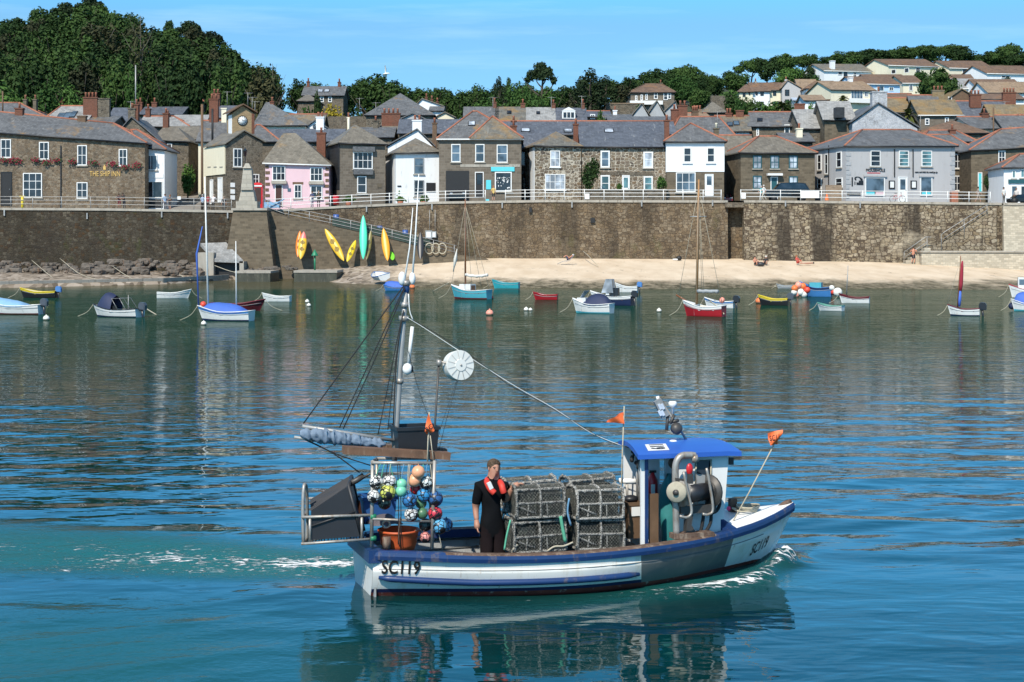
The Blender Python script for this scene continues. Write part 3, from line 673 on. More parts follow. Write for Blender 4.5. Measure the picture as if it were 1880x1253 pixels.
class House:
 """one building: front-left corner on the pixel column x0 at depth Y, turned by rot degrees; sizes read off the photo"""
 def __init__(s,label,x0,x1,yb,ye,Y,d,wall,roof,name='house',cat='house',ridge=None,rl=None,rr=None,apex=None,rot=0,gable=False,trim=None,ov=.28,lower=None,low_y=None,flat=False,base_drop=3.,gutter=True,group=None,loc_px=None):
  s.ex=Vector((math.cos(R(rot)),math.sin(R(rot)),0));s.ey=Vector((-math.sin(R(rot)),math.cos(R(rot)),0))
  s.O=Vector((wx(x0,Y),Y,0));s.d=d
  s.w=s.hit(x1,0)
  ye=ye if isinstance(ye,tuple)else(ye,ye)
  s.zb=wz(yb,Y);s.z0=wz(ye[0],Y);s.z1=s.zat(x1,ye[1],0)
  s.root=thing(name,label,cat,(s.O.x,s.O.y,s.zb),group)
  s.M=Matrix.Translation(s.O)@Matrix(((s.ex.x,s.ey.x,0,0),(s.ex.y,s.ey.y,0,0),(0,0,1,0),(0,0,0,1)))
  zd=s.zb-base_drop;w=s.w
  b=MB(s.M);low=MB(s.M)
  zl=s.zat(x0,low_y,0)if low_y else zd
  m=.6
  def walls(bb,za,zt0,zt1,e=0):
   bb.add([(-e,-e,za),(w+e,-e,za),(w+e,d+e,za),(-e,d+e,za),(-e,-e,zt0),(w+e,-e,zt1),(w+e,d+e,zt1),(-e,d+e,zt0)],[(0,1,5,4),(1,2,6,5),(2,3,7,6),(3,0,4,7),(0,3,2,1),(4,5,6,7)])
  walls(b,zl,s.z0,s.z1)
  if low_y:walls(low,zd,zl-.02,zl-.02,-.04)
  rf=MB(s.M);rg=MB(s.M);s.slopes=[]
  E=[Vector((-ov,-ov,s.z0)),Vector((w+ov,-ov,s.z1)),Vector((w+ov,d+ov,s.z1)),Vector((-ov,d+ov,s.z0))]
  T=.14
  if flat:
   rf.slab([e+Vector((0,0,T))for e in E],T)
  elif gable:
   ax,ay=apex;lx=s.hit(ax,0);za=s.zat(ax,ay,0)
   b.add([(0,0,s.z0),(w,0,s.z1),(lx,0,za-.05)],[(0,1,2)]);b.add([(0,d,s.z0),(w,d,s.z1),(lx,d,za-.05)],[(0,1,2)])
   A,B=Vector((lx,-ov,za)),Vector((lx,d+ov,za))
   for(e0,e1)in((E[0],E[3]),(E[2],E[1])):
    k=Vector((0,0,T));rf.slab([e0+k,e1+k]+([B+k,A+k]if e0 is E[0]else[A+k,B+k]),T)
   s.slopes=[(E[0],A,B)];s.ridge=(A,B)
   ridges=[(A,B)]
  else:
   hm=d/2
   if apex:ridge_y=apex[1];xl=xr=s.hit(apex[0],hm)
   else:
    ridge_y=ridge;xl=-ov*.3 if rl is None else s.hit(rl,hm);xr=w+ov*.3 if rr is None else s.hit(rr,hm)
   ry=ridge_y if isinstance(ridge_y,tuple)else(ridge_y,ridge_y)
   A=Vector((xl,hm,s.zloc(xl,hm,ry[0])));B=Vector((xr,hm,s.zloc(xr,hm,ry[1])))
   k=Vector((0,0,T))
   gl,gr=rl is None and not apex,rr is None and not apex
   if gl:A.x=-ov
   if gr:B.x=w+ov
   rf.slab([E[0]+k,E[1]+k,B+k,A+k]if not apex else[E[0]+k,E[1]+k,A+k],T)
   rf.slab([E[2]+k,E[3]+k,A+k,B+k]if not apex else[E[2]+k,E[3]+k,A+k],T)
   ridges=[]if apex else[(A,B)]
   for e0,e1,Q,g in((E[3],E[0],A,gl),(E[1],E[2],B,gr)):
    if g:x=0 if e0 is E[3]else w;b.add([(x,0,e1.z if e0 is E[3]else e0.z),(x,d,e1.z if e0 is E[3]else e0.z),(x,hm,Q.z-.05)],[(0,1,2)])
    else:rf.slab([e0+k,e1+k,Q+k],T);ridges+=[(e0,Q),(e1,Q)]
   s.slopes=[(E[0],E[1],A)];s.ridge=(A,B)
  if not flat:
   for a,c in ridges:
    rg.tube([a+Vector((0,0,T)),c+Vector((0,0,T))],.12,6)
  s.wall=b.build('wall',wall,s.root)
  if low_y:low.build('wall',lower or wall,s.root)
  s.roof=rf.build('roof',roof,s.root)
  if trim and rg.v:rg.build('ridge_tiles',trim,s.roof)
  if gutter and not gable and not flat:
   g=MB(s.M);g.tube([E[0]+Vector((0,-.05,.02)),E[1]+Vector((0,-.05,.02))],.08,6);g.build('gutter',M['gutter']if gutter is True else gutter,s.roof)
 def hit(s,px,ly):
  """local x at which the pixel column px meets the plane ly deep"""
  k=(px-CX)/F;o=s.O+s.ey*ly
  return(k*o.y-o.x)/(s.ex.x-k*s.ex.y)
 def hity(s,px,lx):
  k=(px-CX)/F;o=s.O+s.ex*lx
  return(k*o.y-o.x)/(s.ey.x-k*s.ey.y)
 def zloc(s,lx,ly,py):return wz(py,(s.O+s.ex*lx+s.ey*ly).y)
 def zat(s,px,py,ly):return s.zloc(s.hit(px,ly),ly,py)
 def face(s,f,cx,py):
  """centre point, in-plane axis and outward normal (local) for a pixel on face f"""
  if f=='F':lx=s.hit(cx,0);return Vector((lx,0,s.zloc(lx,0,py))),Vector((1,0,0)),Vector((0,-1,0))
  lx=0 if f=='L' else s.w;ly=s.hity(cx,lx)
  return Vector((lx,ly,s.zloc(lx,ly,py))),Vector((0,-1 if f=='L' else 1,0)),Vector((-1 if f=='L' else 1,0,0))
 def width(s,f,cx,wpx):
  if f=='F':return abs(s.hit(cx+wpx/2,0)-s.hit(cx-wpx/2,0))
  lx=0 if f=='L' else s.w;return abs(s.hity(cx+wpx/2,lx)-s.hity(cx-wpx/2,lx))
 def board(s,mb,c,ax,nrm,w,h,t,off=0,dx=0,dz=0,m=0):
  """a flat box on a face: width w along ax, height h, proud by t"""
  q=Matrix((ax,nrm,Vector((0,0,1)))).transposed()
  mb.box(c+ax*dx+Vector((0,0,dz))+nrm*(off+t/2),(w,t,h),m,q)
 def win(s,cx,yt,yb,w,nx=2,ny=2,f='F',glass='win_dark',frame='white_paint',sill=True,ft=.10,lintel=None,label=None,name='window',surround=None):
  c,ax,nrm=s.face(f,cx,(yt+yb)/2);h=s.zloc(c.x,c.y,yt)-s.zloc(c.x,c.y,yb);W=s.width(f,cx,w)
  b=MB(s.M);s.board(b,c,ax,nrm,W-.02,h-.02,.05);o=b.build(name,M[glass],s.root)
  if label:o['label']=label
  b=MB(s.M)
  for sg in(-1,1):
   s.board(b,c,ax,nrm,ft,h,.10,dx=sg*(W/2-ft/2));s.board(b,c,ax,nrm,W-2*ft,ft,.095,dz=sg*(h/2-ft/2))
  for i in range(1,nx):s.board(b,c,ax,nrm,.055,h-2*ft,.08,dx=W*(i/nx-.5))
  for i in range(1,ny):s.board(b,c,ax,nrm,W-2*ft,.06,.085,dz=h*(i/ny-.5))
  b.build('frame',M[frame],o)
  if sill:b=MB(s.M);s.board(b,c,ax,nrm,W+.22,.12,.16,dz=-h/2-.062);b.build('sill',M[surround or 'concrete'],o)
  if lintel:b=MB(s.M);s.board(b,c,ax,nrm,W+.35,.26,.03,dz=h/2+.135);b.build('lintel',M[lintel],o)
  return o
 def door(s,cx,yt,yb,w,mat='wood_door',f='F',glazed=None,frame='white_paint',label=None):
  c,ax,nrm=s.face(f,cx,(yt+yb)/2);h=s.zloc(c.x,c.y,yt)-s.zloc(c.x,c.y,yb);W=s.width(f,cx,w)
  b=MB(s.M);s.board(b,c,ax,nrm,W-.16,h-.08,.06,dz=-.04);o=b.build('door',M[mat],s.root)
  if label:o['label']=label
  b=MB(s.M);s.board(b,c,ax,nrm,W,.09,.10,dz=h/2-.045)
  for sg in(-1,1):s.board(b,c,ax,nrm,.085,h-.09,.10,dx=sg*(W/2-.04),dz=-.045)
  b.build('frame',M[frame],o)
  if glazed:b=MB(s.M);s.board(b,c,ax,nrm,W*.55,h*.4,.075,dz=h*.2);b.build('pane',M[glazed],o)
  b=MB(s.M);s.board(b,c,ax,nrm,.06,.06,.13,dx=W*.32,dz=-.05);b.build('handle',M['galv'],o)
  return o
 def panel(s,name,cx,yt,yb,w,mat,f='F',t=.06,off=0,label=None):
  c,ax,nrm=s.face(f,cx,(yt+yb)/2);h=s.zloc(c.x,c.y,yt)-s.zloc(c.x,c.y,yb);W=s.width(f,cx,w)
  b=MB(s.M);s.board(b,c,ax,nrm,W,h,t,off);o=b.build(name,M[mat],s.root)
  if label:o['label']=label
  return o
 def chimney(s,cx,yt,yb,w,mat='red_brick',dy=None,npots=1,pot='terracotta',dp=.8):
  ly=s.d/2 if dy is None else dy;lx=s.hit(cx,ly);W=abs(s.hit(cx+w/2,ly)-s.hit(cx-w/2,ly))
  zt=s.zloc(lx,ly,yt);zb=s.zloc(lx,ly,yb)-.8
  b=MB(s.M);b.bx((lx-W/2,ly-dp/2,zb),(lx+W/2,ly+dp/2,zt-.14));b.bx((lx-W/2-.07,ly-dp/2-.07,zt-.138),(lx+W/2+.07,ly+dp/2+.07,zt))
  o=b.build('chimney',M[mat],s.root)
  for i in range(npots):
   x=lx+(i-(npots-1)/2)*W/max(1,npots)*.95
   b=MB(s.M);b.lathe([(.15,0),(.12,.45),(.15,.5),(.15,.6)],(x,ly,zt),8);b.build('chimney_pot',M[pot],o)
  return o
 def on_slope(s,px,py):
  a,b_,c=[s.M@v for v in s.slopes[0]];n=(b_-a).cross(c-a).normalized()
  if n.z<0:n=-n
  o=Vector((0,0,H));dr=P(px,py,1.)-o;t=(a+Vector((0,0,.14))-o).dot(n)/dr.dot(n)
  return o+dr*t,n,(b_-a).normalized()if not hasattr(s,'gab')else Vector((0,1,0))
 def skylight(s,cx,cy,w,h,mat='win_pale',name='skylight'):
  q,n,u=s.on_slope(cx,cy);up=n.cross(u).normalized();k=F/q.y;W=w/k;L=h/k/max(.25,abs(up.z)+.02)
  m=Matrix((u,up,n)).transposed()
  b=MB();b.box(q+n*.04,(W,L,.10),0,m);o=b.build(name,M['gutter'],s.root)
  b=MB();b.box(q+n*.10,(W*.82,L*.82,.03),0,m);b.build('pane',M[mat],o)
 def vent_text(s,body,cx,cy,h_px,mat,w_px=None,depth=.05,f='F',spacing=1.0,shear=0,name='lettering',bold=0):
  c,ax,nrm=s.face(f,cx,cy);k=F/(s.M@c).y
  vs_,fs_=text_mesh(body,h_px/k/.70,depth,shear,spacing,bold)
  wid=max(v.x for v in vs_)-min(v.x for v in vs_);sx=(w_px/k/wid)if w_px else 1
  b=MB(s.M);b.add([c+ax*v.x*sx+Vector((0,0,v.y))+nrm*(v.z+.05)for v in vs_],fs_)
  return b.build(name,M[mat],s.root)
T_=M['terracotta']
h=House('long dark stone inn with slate roof, gold letters and flower baskets',-70,266,384,(240,265),184,9,M['inn_stone'],M['slate'],'inn','inn',ridge=(203,229),rr=208,trim=T_)
for cx,yt,yb,w in((11,256,290,19),(81,261,293,18),(151,267,304,17.5),(226,274,305,15.5)):h.win(cx,yt,yb,w,2,2)
h.win(60,318,363,35,3,3);h.win(151,335,365,20,2,2);h.door(12,316,378,20,'black',frame='gutter')
b=MB(h.M);c,ax,nr=h.face('F',112,320);h.board(b,c,ax,nr,.12,7.6,.12,dz=-.6);b.build('drainpipe',M['gutter'],h.root)
h.vent_text('THE SHIP INN',193,320,9.5,'gold',56)
c,ax,nr=h.face('F',192,309);b=MB(h.M);h.board(b,c,ax,nr,.3,.38,.06);b.box(c+Vector((0,-.03,.27)),(.12,.05,.18));b.build('gilt_emblem',M['gold'],h.root)
h.chimney(151,213,228,15,'timber_brown',npots=0);h.chimney(36,199,212,14,'red_brick',npots=1)
M['petals']=paint('red_flowers',(.22,.012,.03),.8,.5,9);M['basket_leaf']=paint('basket_leaf',(.03,.06,.015),.8,.4,9)
for i,(x,y,lab)in enumerate(((5,294,'at the left end of the inn front'),(20,295,'below the leftmost upper inn window'),(34,295,'just right of the leftmost upper inn window'),(65,294,'left of the second upper inn window'),(84,298,'below the second upper inn window'),(103,295,'beside the inn drainpipe'),(132,297,'left of the third upper inn window'),(172,299,'right of the third upper inn window'),(207,301,'left of the last upper inn window'),(230,307,'as a window box below the last upper inn window'),(252,303,'at the right corner of the inn'))):
 q=P(x,y,183.7);bb=MB();rr_=random.Random(i)
 for k in range(60):
  o=Vector((rr_.gauss(0,.26),rr_.gauss(0,.1),rr_.gauss(0,.14)));s_=.09
  a=rr_.uniform(0,6.3);bb.add([q+o+Vector((math.cos(a+t)*s_,rr_.uniform(-.05,.05),math.sin(a+t)*s_))for t in(0,1.57,3.14,4.71)],[(0,1,2,3)],0 if rr_.random()<.6 else 1)
 single(bb,'flower_basket',[M['petals'],M['basket_leaf']],'red flower basket hanging '+lab,'flowers',tuple(q),'flower baskets on the inn')
h=House('narrow white shop with a glazed shopfront against the inn',262,302,384,(272,277),186,7,M['white_render'],M['slate'],'shop','shop',ridge=(241,241),rl=240,rr=252,trim=T_)
h.win(277,285,313,24,2,1,glass='win_blue');h.win(281,333,364,36,2,1,sill=False);h.panel('sign_band',282,319,327,36,'white_paint');h.panel('stall_riser',281,366,382,36,'black')
h=House('stone house with two white windows beside the lane',285,346,345,(258,262),200,9,M['old_stone'],M['slate_brown'],ridge=235,rl=300,rr=325)
h.win(308,264,286,16);h.win(307,300,323,16);h.chimney(305,208,236,10,'red_brick',npots=1)
h=House('stone house with a cream side wall below the clock tower',416,482,386,(266,262),183,7.2,M['old_stone'],M['slate_brown'],'clock_house','house',rot=29,gable=True,apex=(447,241),trim=None)
h.win(436,273,307,16);h.win(469,320,338,13)
h.panel('render_panel',395,270,322,37,'cream_render',f='L',t=.12)
for x in(386,397,408):h.win(x,276,306,4.5,1,2,f='L',sill=True)
for y in(340,352,363):h.panel('notice_board',427,y-4,y+4,8,'white_paint')
h.door(405,326,372,8,'white_paint',f='L');h.door(389,330,375,5,'white_paint',f='L')
ct=House('brick clock tower with a round white dial and little gabled roof',427,465,262,(208,208),186,3.0,M['buff_brick'],M['timber_brown'],'clock_tower','clock tower',rot=22,gable=True,apex=(445.5,193),base_drop=1.2,ov=.42)
ct.panel('side_panel',423,212,252,6,'white_render',f='L',t=.05);ct.panel('quoin',464.5,209,246,5,'red_brick',t=.06)
c,ax,nr=ct.face('F',445,222);b=MB(ct.M);q=Matrix((ax,Vector((0,0,1)),nr)).transposed()
b.lathe([(.58,0),(.58,.07),(.50,.09),(.50,.06)],c,28,0,q);dial=b.build('clock_surround',M['gutter'],ct.root)
b=MB(ct.M);b.lathe([(.505,.061),(.505,.075)],c,28,0,q);b.build('dial',M['white_paint'],dial)
b=MB(ct.M)
for i in range(12):
 a=i*R(30);b.box(c+ax*math.sin(a)*.41+Vector((0,0,math.cos(a)*.41))+nr*.085,(.045,.02,.13),0,Matrix((ax*math.cos(a)-Vector((0,0,math.sin(a))),nr,ax*math.sin(a)+Vector((0,0,math.cos(a))))).transposed())
for a,l in((R(-28),.27),(R(92),.38)):b.box(c+(ax*math.sin(a)+Vector((0,0,math.cos(a))))*l/2+nr*.09,(.05,.02,l),0,Matrix((ax*math.cos(a)-Vector((0,0,math.sin(a))),nr,ax*math.sin(a)+Vector((0,0,math.cos(a))))).transposed())
b.build('hands',M['black'],dial)
h=House('pink cottage with brown quoins and a hipped slate roof',487,604,382,(301,305),182,8,M['pink_render'],M['slate_brown'],'cottage','house',ridge=247,rl=520,rr=543,gutter=M['white_paint'])
h.win(512,305,332,24,3,2,ft=.09);h.win(581,308,333,23,3,2,ft=.09);h.win(547,339,365,14,2,2,lintel='timber_brown');h.win(581,341,366,22,2,2);h.door(512,339,380,14)
h.panel('door_hood',513,333,338,28,'concrete',t=.5);h.panel('ledge',581,335,339,28,'concrete',t=.35);h.panel('plaque',531,346,352,6,'win_blue')
for k in range(7):
 for x,sg in((491,1),(600,-1)):
  w_=8 if k%2 else 6;y=lerp_list([(487,301),(604,305)],x)+3+k*10.5
  h.panel('quoin',x+sg*w_/2-sg*3.6,y,y+5.5,w_,'timber_brown',t=.05)
h.chimney(590,244,300,16,'red_brick',dy=5.,npots=1)
h=House('square granite house with a white oriel window and slate-hung side',624,707,380,(264,267),182,8.5,M['granite'],M['slate_brown'],rot=17,apex=(652,231))
h.panel('slate_hanging',611,268,350,25,'slate_wall',f='L',t=.05)
h.win(666,279,311,36,4,2,ft=.12);h.panel('oriel_roof',667,270,279,40,'slate',t=.45);h.panel('oriel_apron',666,311,321,36,'slate',t=.35)
h.win(664,324,355,17,1,2);h.panel('plaque',697,338,345,8,'granite_dark')
h=House('white cottage with two grey framed windows and a black notice board',727,806,378,(283,281),183,7,M['white_render'],M['slate_brown'],rot=14,apex=(763,256))
h.win(769,290,320,18,1,2,glass='win_blue',frame='galv');h.win(769,331,362,18,1,2,frame='galv');h.panel('notice_board',791,336,353,17,'black');h.panel('name_plate',733,341,343.5,7,'black')
h=House('white painted house with a broad chimney gable behind the white cottage',712,795,330,270,196,9,M['white_render'],M['slate'],gable=True,apex=(766,238));h.chimney(766,221,243,17,'white_render',dy=.5,npots=2,dp=.9)
h.chimney(798,226,274,8,'timber_brown',dy=.3,npots=1)
h=House('granite house with orange ridge tiles, open garage and turquoise shop sign',806,957,376,(257,257),182,10,M['granite'],M['slate'],'shop_house','shop',ridge=207,rl=868,rr=876,trim=T_,gutter=M['white_paint'])
h.win(837,265,298,17,1,2,glass='win_blue',surround='concrete');h.win(881,265,298,17,1,2,glass='win_blue');h.win(922,266,299,20,1,2,glass='win_blue')
h.panel('garage_opening',840,314,374,43,'black',t=.02);h.door(880,316,362,16,'black',glazed='win_dark')  # garage opening is a black panel carrying the interior's shade
h.win(924,316,352,31,1,1,sill=True,ft=.12);h.panel('sign_board',923,307,315,43,'turquoise',t=.12);h.panel('sign_board',897,331,348,9,'turquoise');h.panel('string_course',900,302,307,110,'concrete',t=.04)
b=MB(h.M);rr_=random.Random(4);c,ax,nr=h.face('F',924,334)
for k in range(34):h.board(b,c,ax,nr,rr_.uniform(.05,.16),rr_.uniform(.05,.16),.02,off=.055,dx=rr_.uniform(-.7,.7),dz=-abs(rr_.gauss(0,.6))+.55)
b.build('window_display',M['white_paint'],h.root)
b=MB(h.M);k=[h.face('F',x,y)[0]for x,y in((862,257),(957,257),(904,220))];pts=[k[0]+Vector((0,-.5,.2)),k[1]+Vector((.2,-.5,.2)),k[2]+Vector((0,3.0,.6))]
b.slab(pts,.16);bay=b.build('bay_roof',M['slate_lichen'],h.root);b=MB(h.M)
for a in pts[:2]:b.tube([a,pts[2]],.12,6)
b.build('ridge_tiles',T_,bay);h.skylight(866,228,13,9,'win_pale')
h.chimney(943,231,260,11,'red_brick',dy=6,npots=1)
h=House('recessed slate roofed building between the granite shop and the stone cottage',955,1012,372,277,191,6,M['old_stone'],M['slate_blue'],ridge=247)
h.win(961,280,304,11,1,2);h.door(971,327,368,19,'white_paint',label='white boarded door');h.panel('lean_to',966,315,321,22,'slate',t=1.2)
h=House('pale jointed rubble cottage with a pyramid slate roof and white side wall',983,1067,374,(269,271),182,6.5,M['cottage_stone'],M['slate_lichen'],'cottage','house',rot=10,apex=(1021,244))
h.panel('side_render',977,272,372,9,'white_render',f='L',t=.05)
h.win(1019,277,307,18,2,2,glass='win_pale',surround='white_paint');h.win(1019,320,349,37,4,2,glass='win_pale',surround='white_paint')
h=House('long rubble stone cottage with blue slate roof behind a low garden wall',1069,1223,374,(271,272),183,7.5,M['cottage_stone'],M['slate_blue'],'cottage','house',ridge=246,trim=None)
for cx,yt,yb,w,g in((1111,277,308,17,'win_blue'),(1190,279,309,18,'win_pale'),(1111,322,352,17,'win_teal'),(1190,324,352,17,'win_teal')):h.win(cx,yt,yb,w,1,2,glass=g,ft=.16)
h.door(1149,322,368,14,'white_paint',glazed='win_teal');h.panel('lintel_band',1150,316,322,95,'old_stone',t=.04)
h.chimney(1057,228,262,9,'red_brick',npots=1,dy=5)
r=thing('garden_wall','low stone garden wall in front of the long cottage','wall',P(1140,372,178));b=MB();b.bx((wx(1072,178),178,7),(wx(1222,178),178.5,wz(350,178)));b.build('masonry',M['old_stone'],r)
b=MB();b.bx((wx(1070,178),177.9,wz(350,178)+.003),(wx(1224,178),178.6,wz(348,178)));b.build('coping',M['concrete'],r)
h=House('tall white rendered house with a stone ground floor and pyramid roof',1223,1330,376,262,181,8,M['white_render'],M['slate'],rot=-3,apex=(1268,229),trim=M['terracotta'],low_y=316,lower=M['granite_dark'])
for cx in(1262,1305):h.win(cx,271,299,15,1,2,surround='white_paint',ft=.12)
h.win(1259,317,353,36,3,2,glass='win_blue',ft=.1);h.door(1302,320,360,16,'white_paint',glazed='win_blue')
h.chimney(1224,221,262,9,'red_brick',dy=3,npots=1);h.chimney(1315,236,250,9,'granite_dark',dy=5,npots=1,pot='cream_render')
h=House('granite house with dark teal sash windows and a white door canopy',1360,1496,376,(282,283),182,9,M['granite_dark'],M['slate_brown'],rot=7,ridge=253,rl=1393,rr=1426,trim=T_)
for cx,yt,yb in((1390,286,310),(1422,286,310),(1456,286,310),(1390,323,347),(1456,324,348)):h.win(cx,yt,yb,16,2,2,glass='win_pale',frame='teal_paint',surround='concrete')
h.door(1421,325,366,13,'teal_paint');h.panel('door_canopy',1421,319,323,27,'white_paint',t=.6)
h=House('low slate wing set back left of the teal windowed house',1326,1385,376,284,190,8,M['granite_dark'],M['slate_brown'],ridge=251,trim=T_)
h=House('pale grey restaurant with white quoins and a hipped roof edged in orange',1553,1753,376,(270,270),180,11,M['grey_render'],M['slate_pale']if False else M['slate'],'restaurant','restaurant',rot=15,ridge=(241,241),rl=1583,rr=1672,trim=T_)
h.win(1607,277,306,18,1,3,ft=.08);h.win(1659,277,306,18,1,4,glass='win_teal',ft=.09);h.win(1701,277,306,19,1,4,glass='win_teal',ft=.09)
h.win(1606,326,360,36,1,1,glass='win_blue',sill=False,surround='concrete');h.win(1700,325,360,22,1,1,glass='win_blue',sill=False);h.door(1657,325,372,17,'white_paint',glazed='win_blue')
h.panel('window_head',1606,321,325,42,'grey_render',t=.2);h.panel('window_head',1700,321,325,26,'grey_render',t=.2)
for x,m_ in((1597,'turquoise'),(1615,'pink_render'),(1700,'turquoise')):h.panel('window_poster',x,353,359,16,m_,t=.03,off=.06)
for x in(1637,1677):h.panel('menu_board',x,332,347,11,'black',t=.1);h.panel('menu_sheet',x,334,345,7,'white_paint',t=.02,off=.1)
h.vent_text('MOUSEHOLE',1607,313,5.5,'gutter',38);h.vent_text('come and while the world go by',1700,316.5,3.2,'gutter',46,shear=.25)
h.panel('red_lettering',1604,317.4,318.8,24,'red_gloss',t=.03)
b=MB(h.M)
c,ax,nr=h.face('F',1574,336)
for k in range(9):
 a=k*.45;h.board(b,c,ax,nr,.26-.012*k,.10,.03,dx=.45*math.cos(a)*(1-.06*k),dz=.42+.22*math.sin(a))
for dx,dz,w_,h_ in((-.62,.1,.15,1.0),(.05,-.1,.3,.28),(.45,.0,.55,.5),(.5,.35,.25,.22),(-.3,-.05,.1,.35)):h.board(b,c,ax,nr,w_,h_,.03,dx=dx,dz=dz)
b.build('shellfish_motif',M['gutter'],h.root);h.panel('name_board',1567,354,359,25,'black',t=.08)
for k in range(12):
 for x,sg in((1556,1),(1750,-1)):
  w_=9 if k%2 else 6;y=272+k*8.6;h.panel('quoin',x+sg*w_/2-sg*3,y,y+6.5,w_,'white_paint' if False else 'pebble_grey',t=.05)
for x in(1642,1676):b=MB(h.M);c,ax,nr=h.face('F',x,300);h.board(b,c,ax,nr,.09,3.1,.09);b.build('drainpipe',M['gutter'],h.root)
for cx,yt,yb,w in((1505,284,313,7),(1518,283,320,6),(1541,279,308,9),(1505,328,348,7),(1541,327,345,12)):h.win(cx,yt,yb,w,1,2,f='L')
b=MB(h.M);c,ax,nr=h.face('L',1522,310);h.board(b,c,ax,nr,.09,5.2,.09);b.build('drainpipe',M['gutter'],h.root)
h=House('strip of stone house squeezed behind the grey restaurant',1745,1790,378,279,192,8,M['granite_dark'],M['slate'],ridge=250,rl=1700,rr=1745,trim=T_)
h.win(1758,283,310,15,2,2);h.win(1757,323,351,15,2,2)
h=House('stone house with orange hip tiles and a turquoise door at the right',1783,1960,378,(278,268),187,9,M['granite_dark'],M['slate'],ridge=(240,234),rl=1838,rr=1920,trim=T_)
h.win(1839,277,302,13,2,2);h.win(1838,315,338,11,2,2);h.door(1799,317,352,8,'turquoise');h.panel('bin_store',1832,340,356,14,'black',t=.8)
h=House('white shop with teal fascia at the right edge of the quay',1843,1960,378,(310,306),179,6,M['white_render'],M['slate'],'shop','shop',ridge=(286,284),rl=1872,rr=1930,trim=T_)
h.panel('fascia',1868,330,337,34,'teal_paint',t=.15);h.win(1861,313,328,7,1,1,glass='win_teal');h.win(1877,311,327,8,1,1,glass='win_teal');h.win(1862,341,362,12,1,1,glass='win_blue');h.win(1878,341,366,10,1,1)
def bh(label,x0,x1,ye,yr,Y,wall,roof,d=8,yb=None,wins=(),chim=(),**k):
 if yb is None:yb=YH-(ground_z((x0+x1)/2,Y+d/2)-H)*F/Y+4
 sky_=k.pop('sky',());wk=k.pop('wk',{})
 h=House(label,x0,x1,yb,ye,Y,d,M[wall],M[roof],ridge=yr,base_drop=6,**k)
 for wn in wins:h.win(*wn[:4],*(wn[4:6]if len(wn)>5 else(1,2)),sill=False,ft=.12,**wk)
 for c in chim:h.chimney(*c[:4],mat=c[4]if len(c)>4 else 'red_brick',npots=c[5]if len(c)>5 else 1,dy=c[6]if len(c)>6 else None)
 for s_ in sky_:h.skylight(*s_)
 return h
bh('slate roof with a round hip behind the left end of the inn',-30,92,222,191,215,'old_stone','slate',rr=35,chim=[(47,183,206,6,'granite_dark'),(65,183,206,6,'granite_dark',1)],trim=T_)
bh('dark slate cottage roof with red chimneys behind the inn',60,135,220,201,222,'old_stone','slate_blue',chim=[(82,184,202,11),(114,186,202,7)])
bh('slate roof with dark solar panels above the inn ridge',84,160,222,197,205,'old_stone','slate_pale',rl=112,trim=T_,sky=[(112,214,13,14,'win_blue','solar_panel'),(124,213,13,14,'win_blue','solar_panel'),(135,211,10,14,'win_blue','solar_panel')])
h=bh('old stone house carrying a massive paired brick and stone chimney stack',150,206,228,215,203,'old_stone','slate',chim=[])
h.chimney(167,179,225,26,'red_brick',npots=4,dy=3.5);h.chimney(190,181,225,24,'old_stone',npots=0,dy=3.6)
bh('dark slate roof between the great chimney stack and the lane',198,250,228,200,214,'old_stone','slate_blue',rr=236)
bh('stone gabled house with paired chimneys behind the white shop',205,292,262,214,197,'old_stone','slate',gable=True,apex=(242,216),chim=[(243,199,240,13,'old_stone',1,1.0),(251,192,214,8,'red_brick',1,1.1)])
bh('grey slate roof with a bright red chimney above the lane',255,345,234,216,214,'old_stone','slate_pale',trim=T_,chim=[(308,211,236,9),(272,200,216,8)],rr=320)
bh('dark roofed house in the row left of the white gable',258,332,212,198,226,'old_stone','slate_blue',chim=[(284,188,200,9),(258,188,202,8)])
bh('long grey shed-like house with a white end under the wood',302,372,189,175,245,'concrete','slate',rl=318,rr=362,trim=T_)
bh('small slate house with a white gable beside the clock house lane',313,372,233,213,218,'white_render','slate_pale',rr=None)
bh('slate cottage under the white gable at the lane bend',308,362,258,234,207,'old_stone','slate_brown',wins=[(338,263,285,10)])
bh('white cottage closing the top of the lane',345,366,268,258,218,'white_render','slate',yb=300)
bh('cream sided house with slate roof up the lane',364,416,262,224,199,'cream_render','slate',gable=False,chim=[(401,232,262,12,'red_brick',2),(393,182,226,16,'red_brick',2),(412,199,232,9,'cream_render',0)],trim=T_)
bh('old house with red brick chimney behind the clock tower',385,440,218,196,222,'old_stone','slate_blue',chim=[(397,172,200,14,'red_brick',2)])
bh('large hipped slate house with a cream band right of the clock tower',468,560,232,190,212,'cream_render','slate',rl=488,rr=494,trim=None,chim=[(500,187,198,7)])
bh('low slate roof with orange ridge right of the clock tower',460,512,262,232,198,'old_stone','slate',rl=470,rr=478,trim=T_)
bh('red ridged slate roof behind the pink cottage, left of a white gable',515,590,238,212,224,'old_stone','slate_brown',rl=530,rr=None,trim=T_)
bh('long blue slate roof behind the pink cottage',490,625,262,239,199,'old_stone','slate_blue',chim=[(588,215,240,14,'white_render',2)])
h=bh('small white gabled house with a round window',555,608,242,222,214,'white_render','slate',gable=True,apex=(579,222))
c,ax,nr=h.face('F',579,233);b=MB(h.M);b.lathe([(.35,0),(.35,.06)],c,14,0,Matrix((ax,Vector((0,0,1)),nr)).transposed());b.build('round_window',M['win_blue'],h.root)
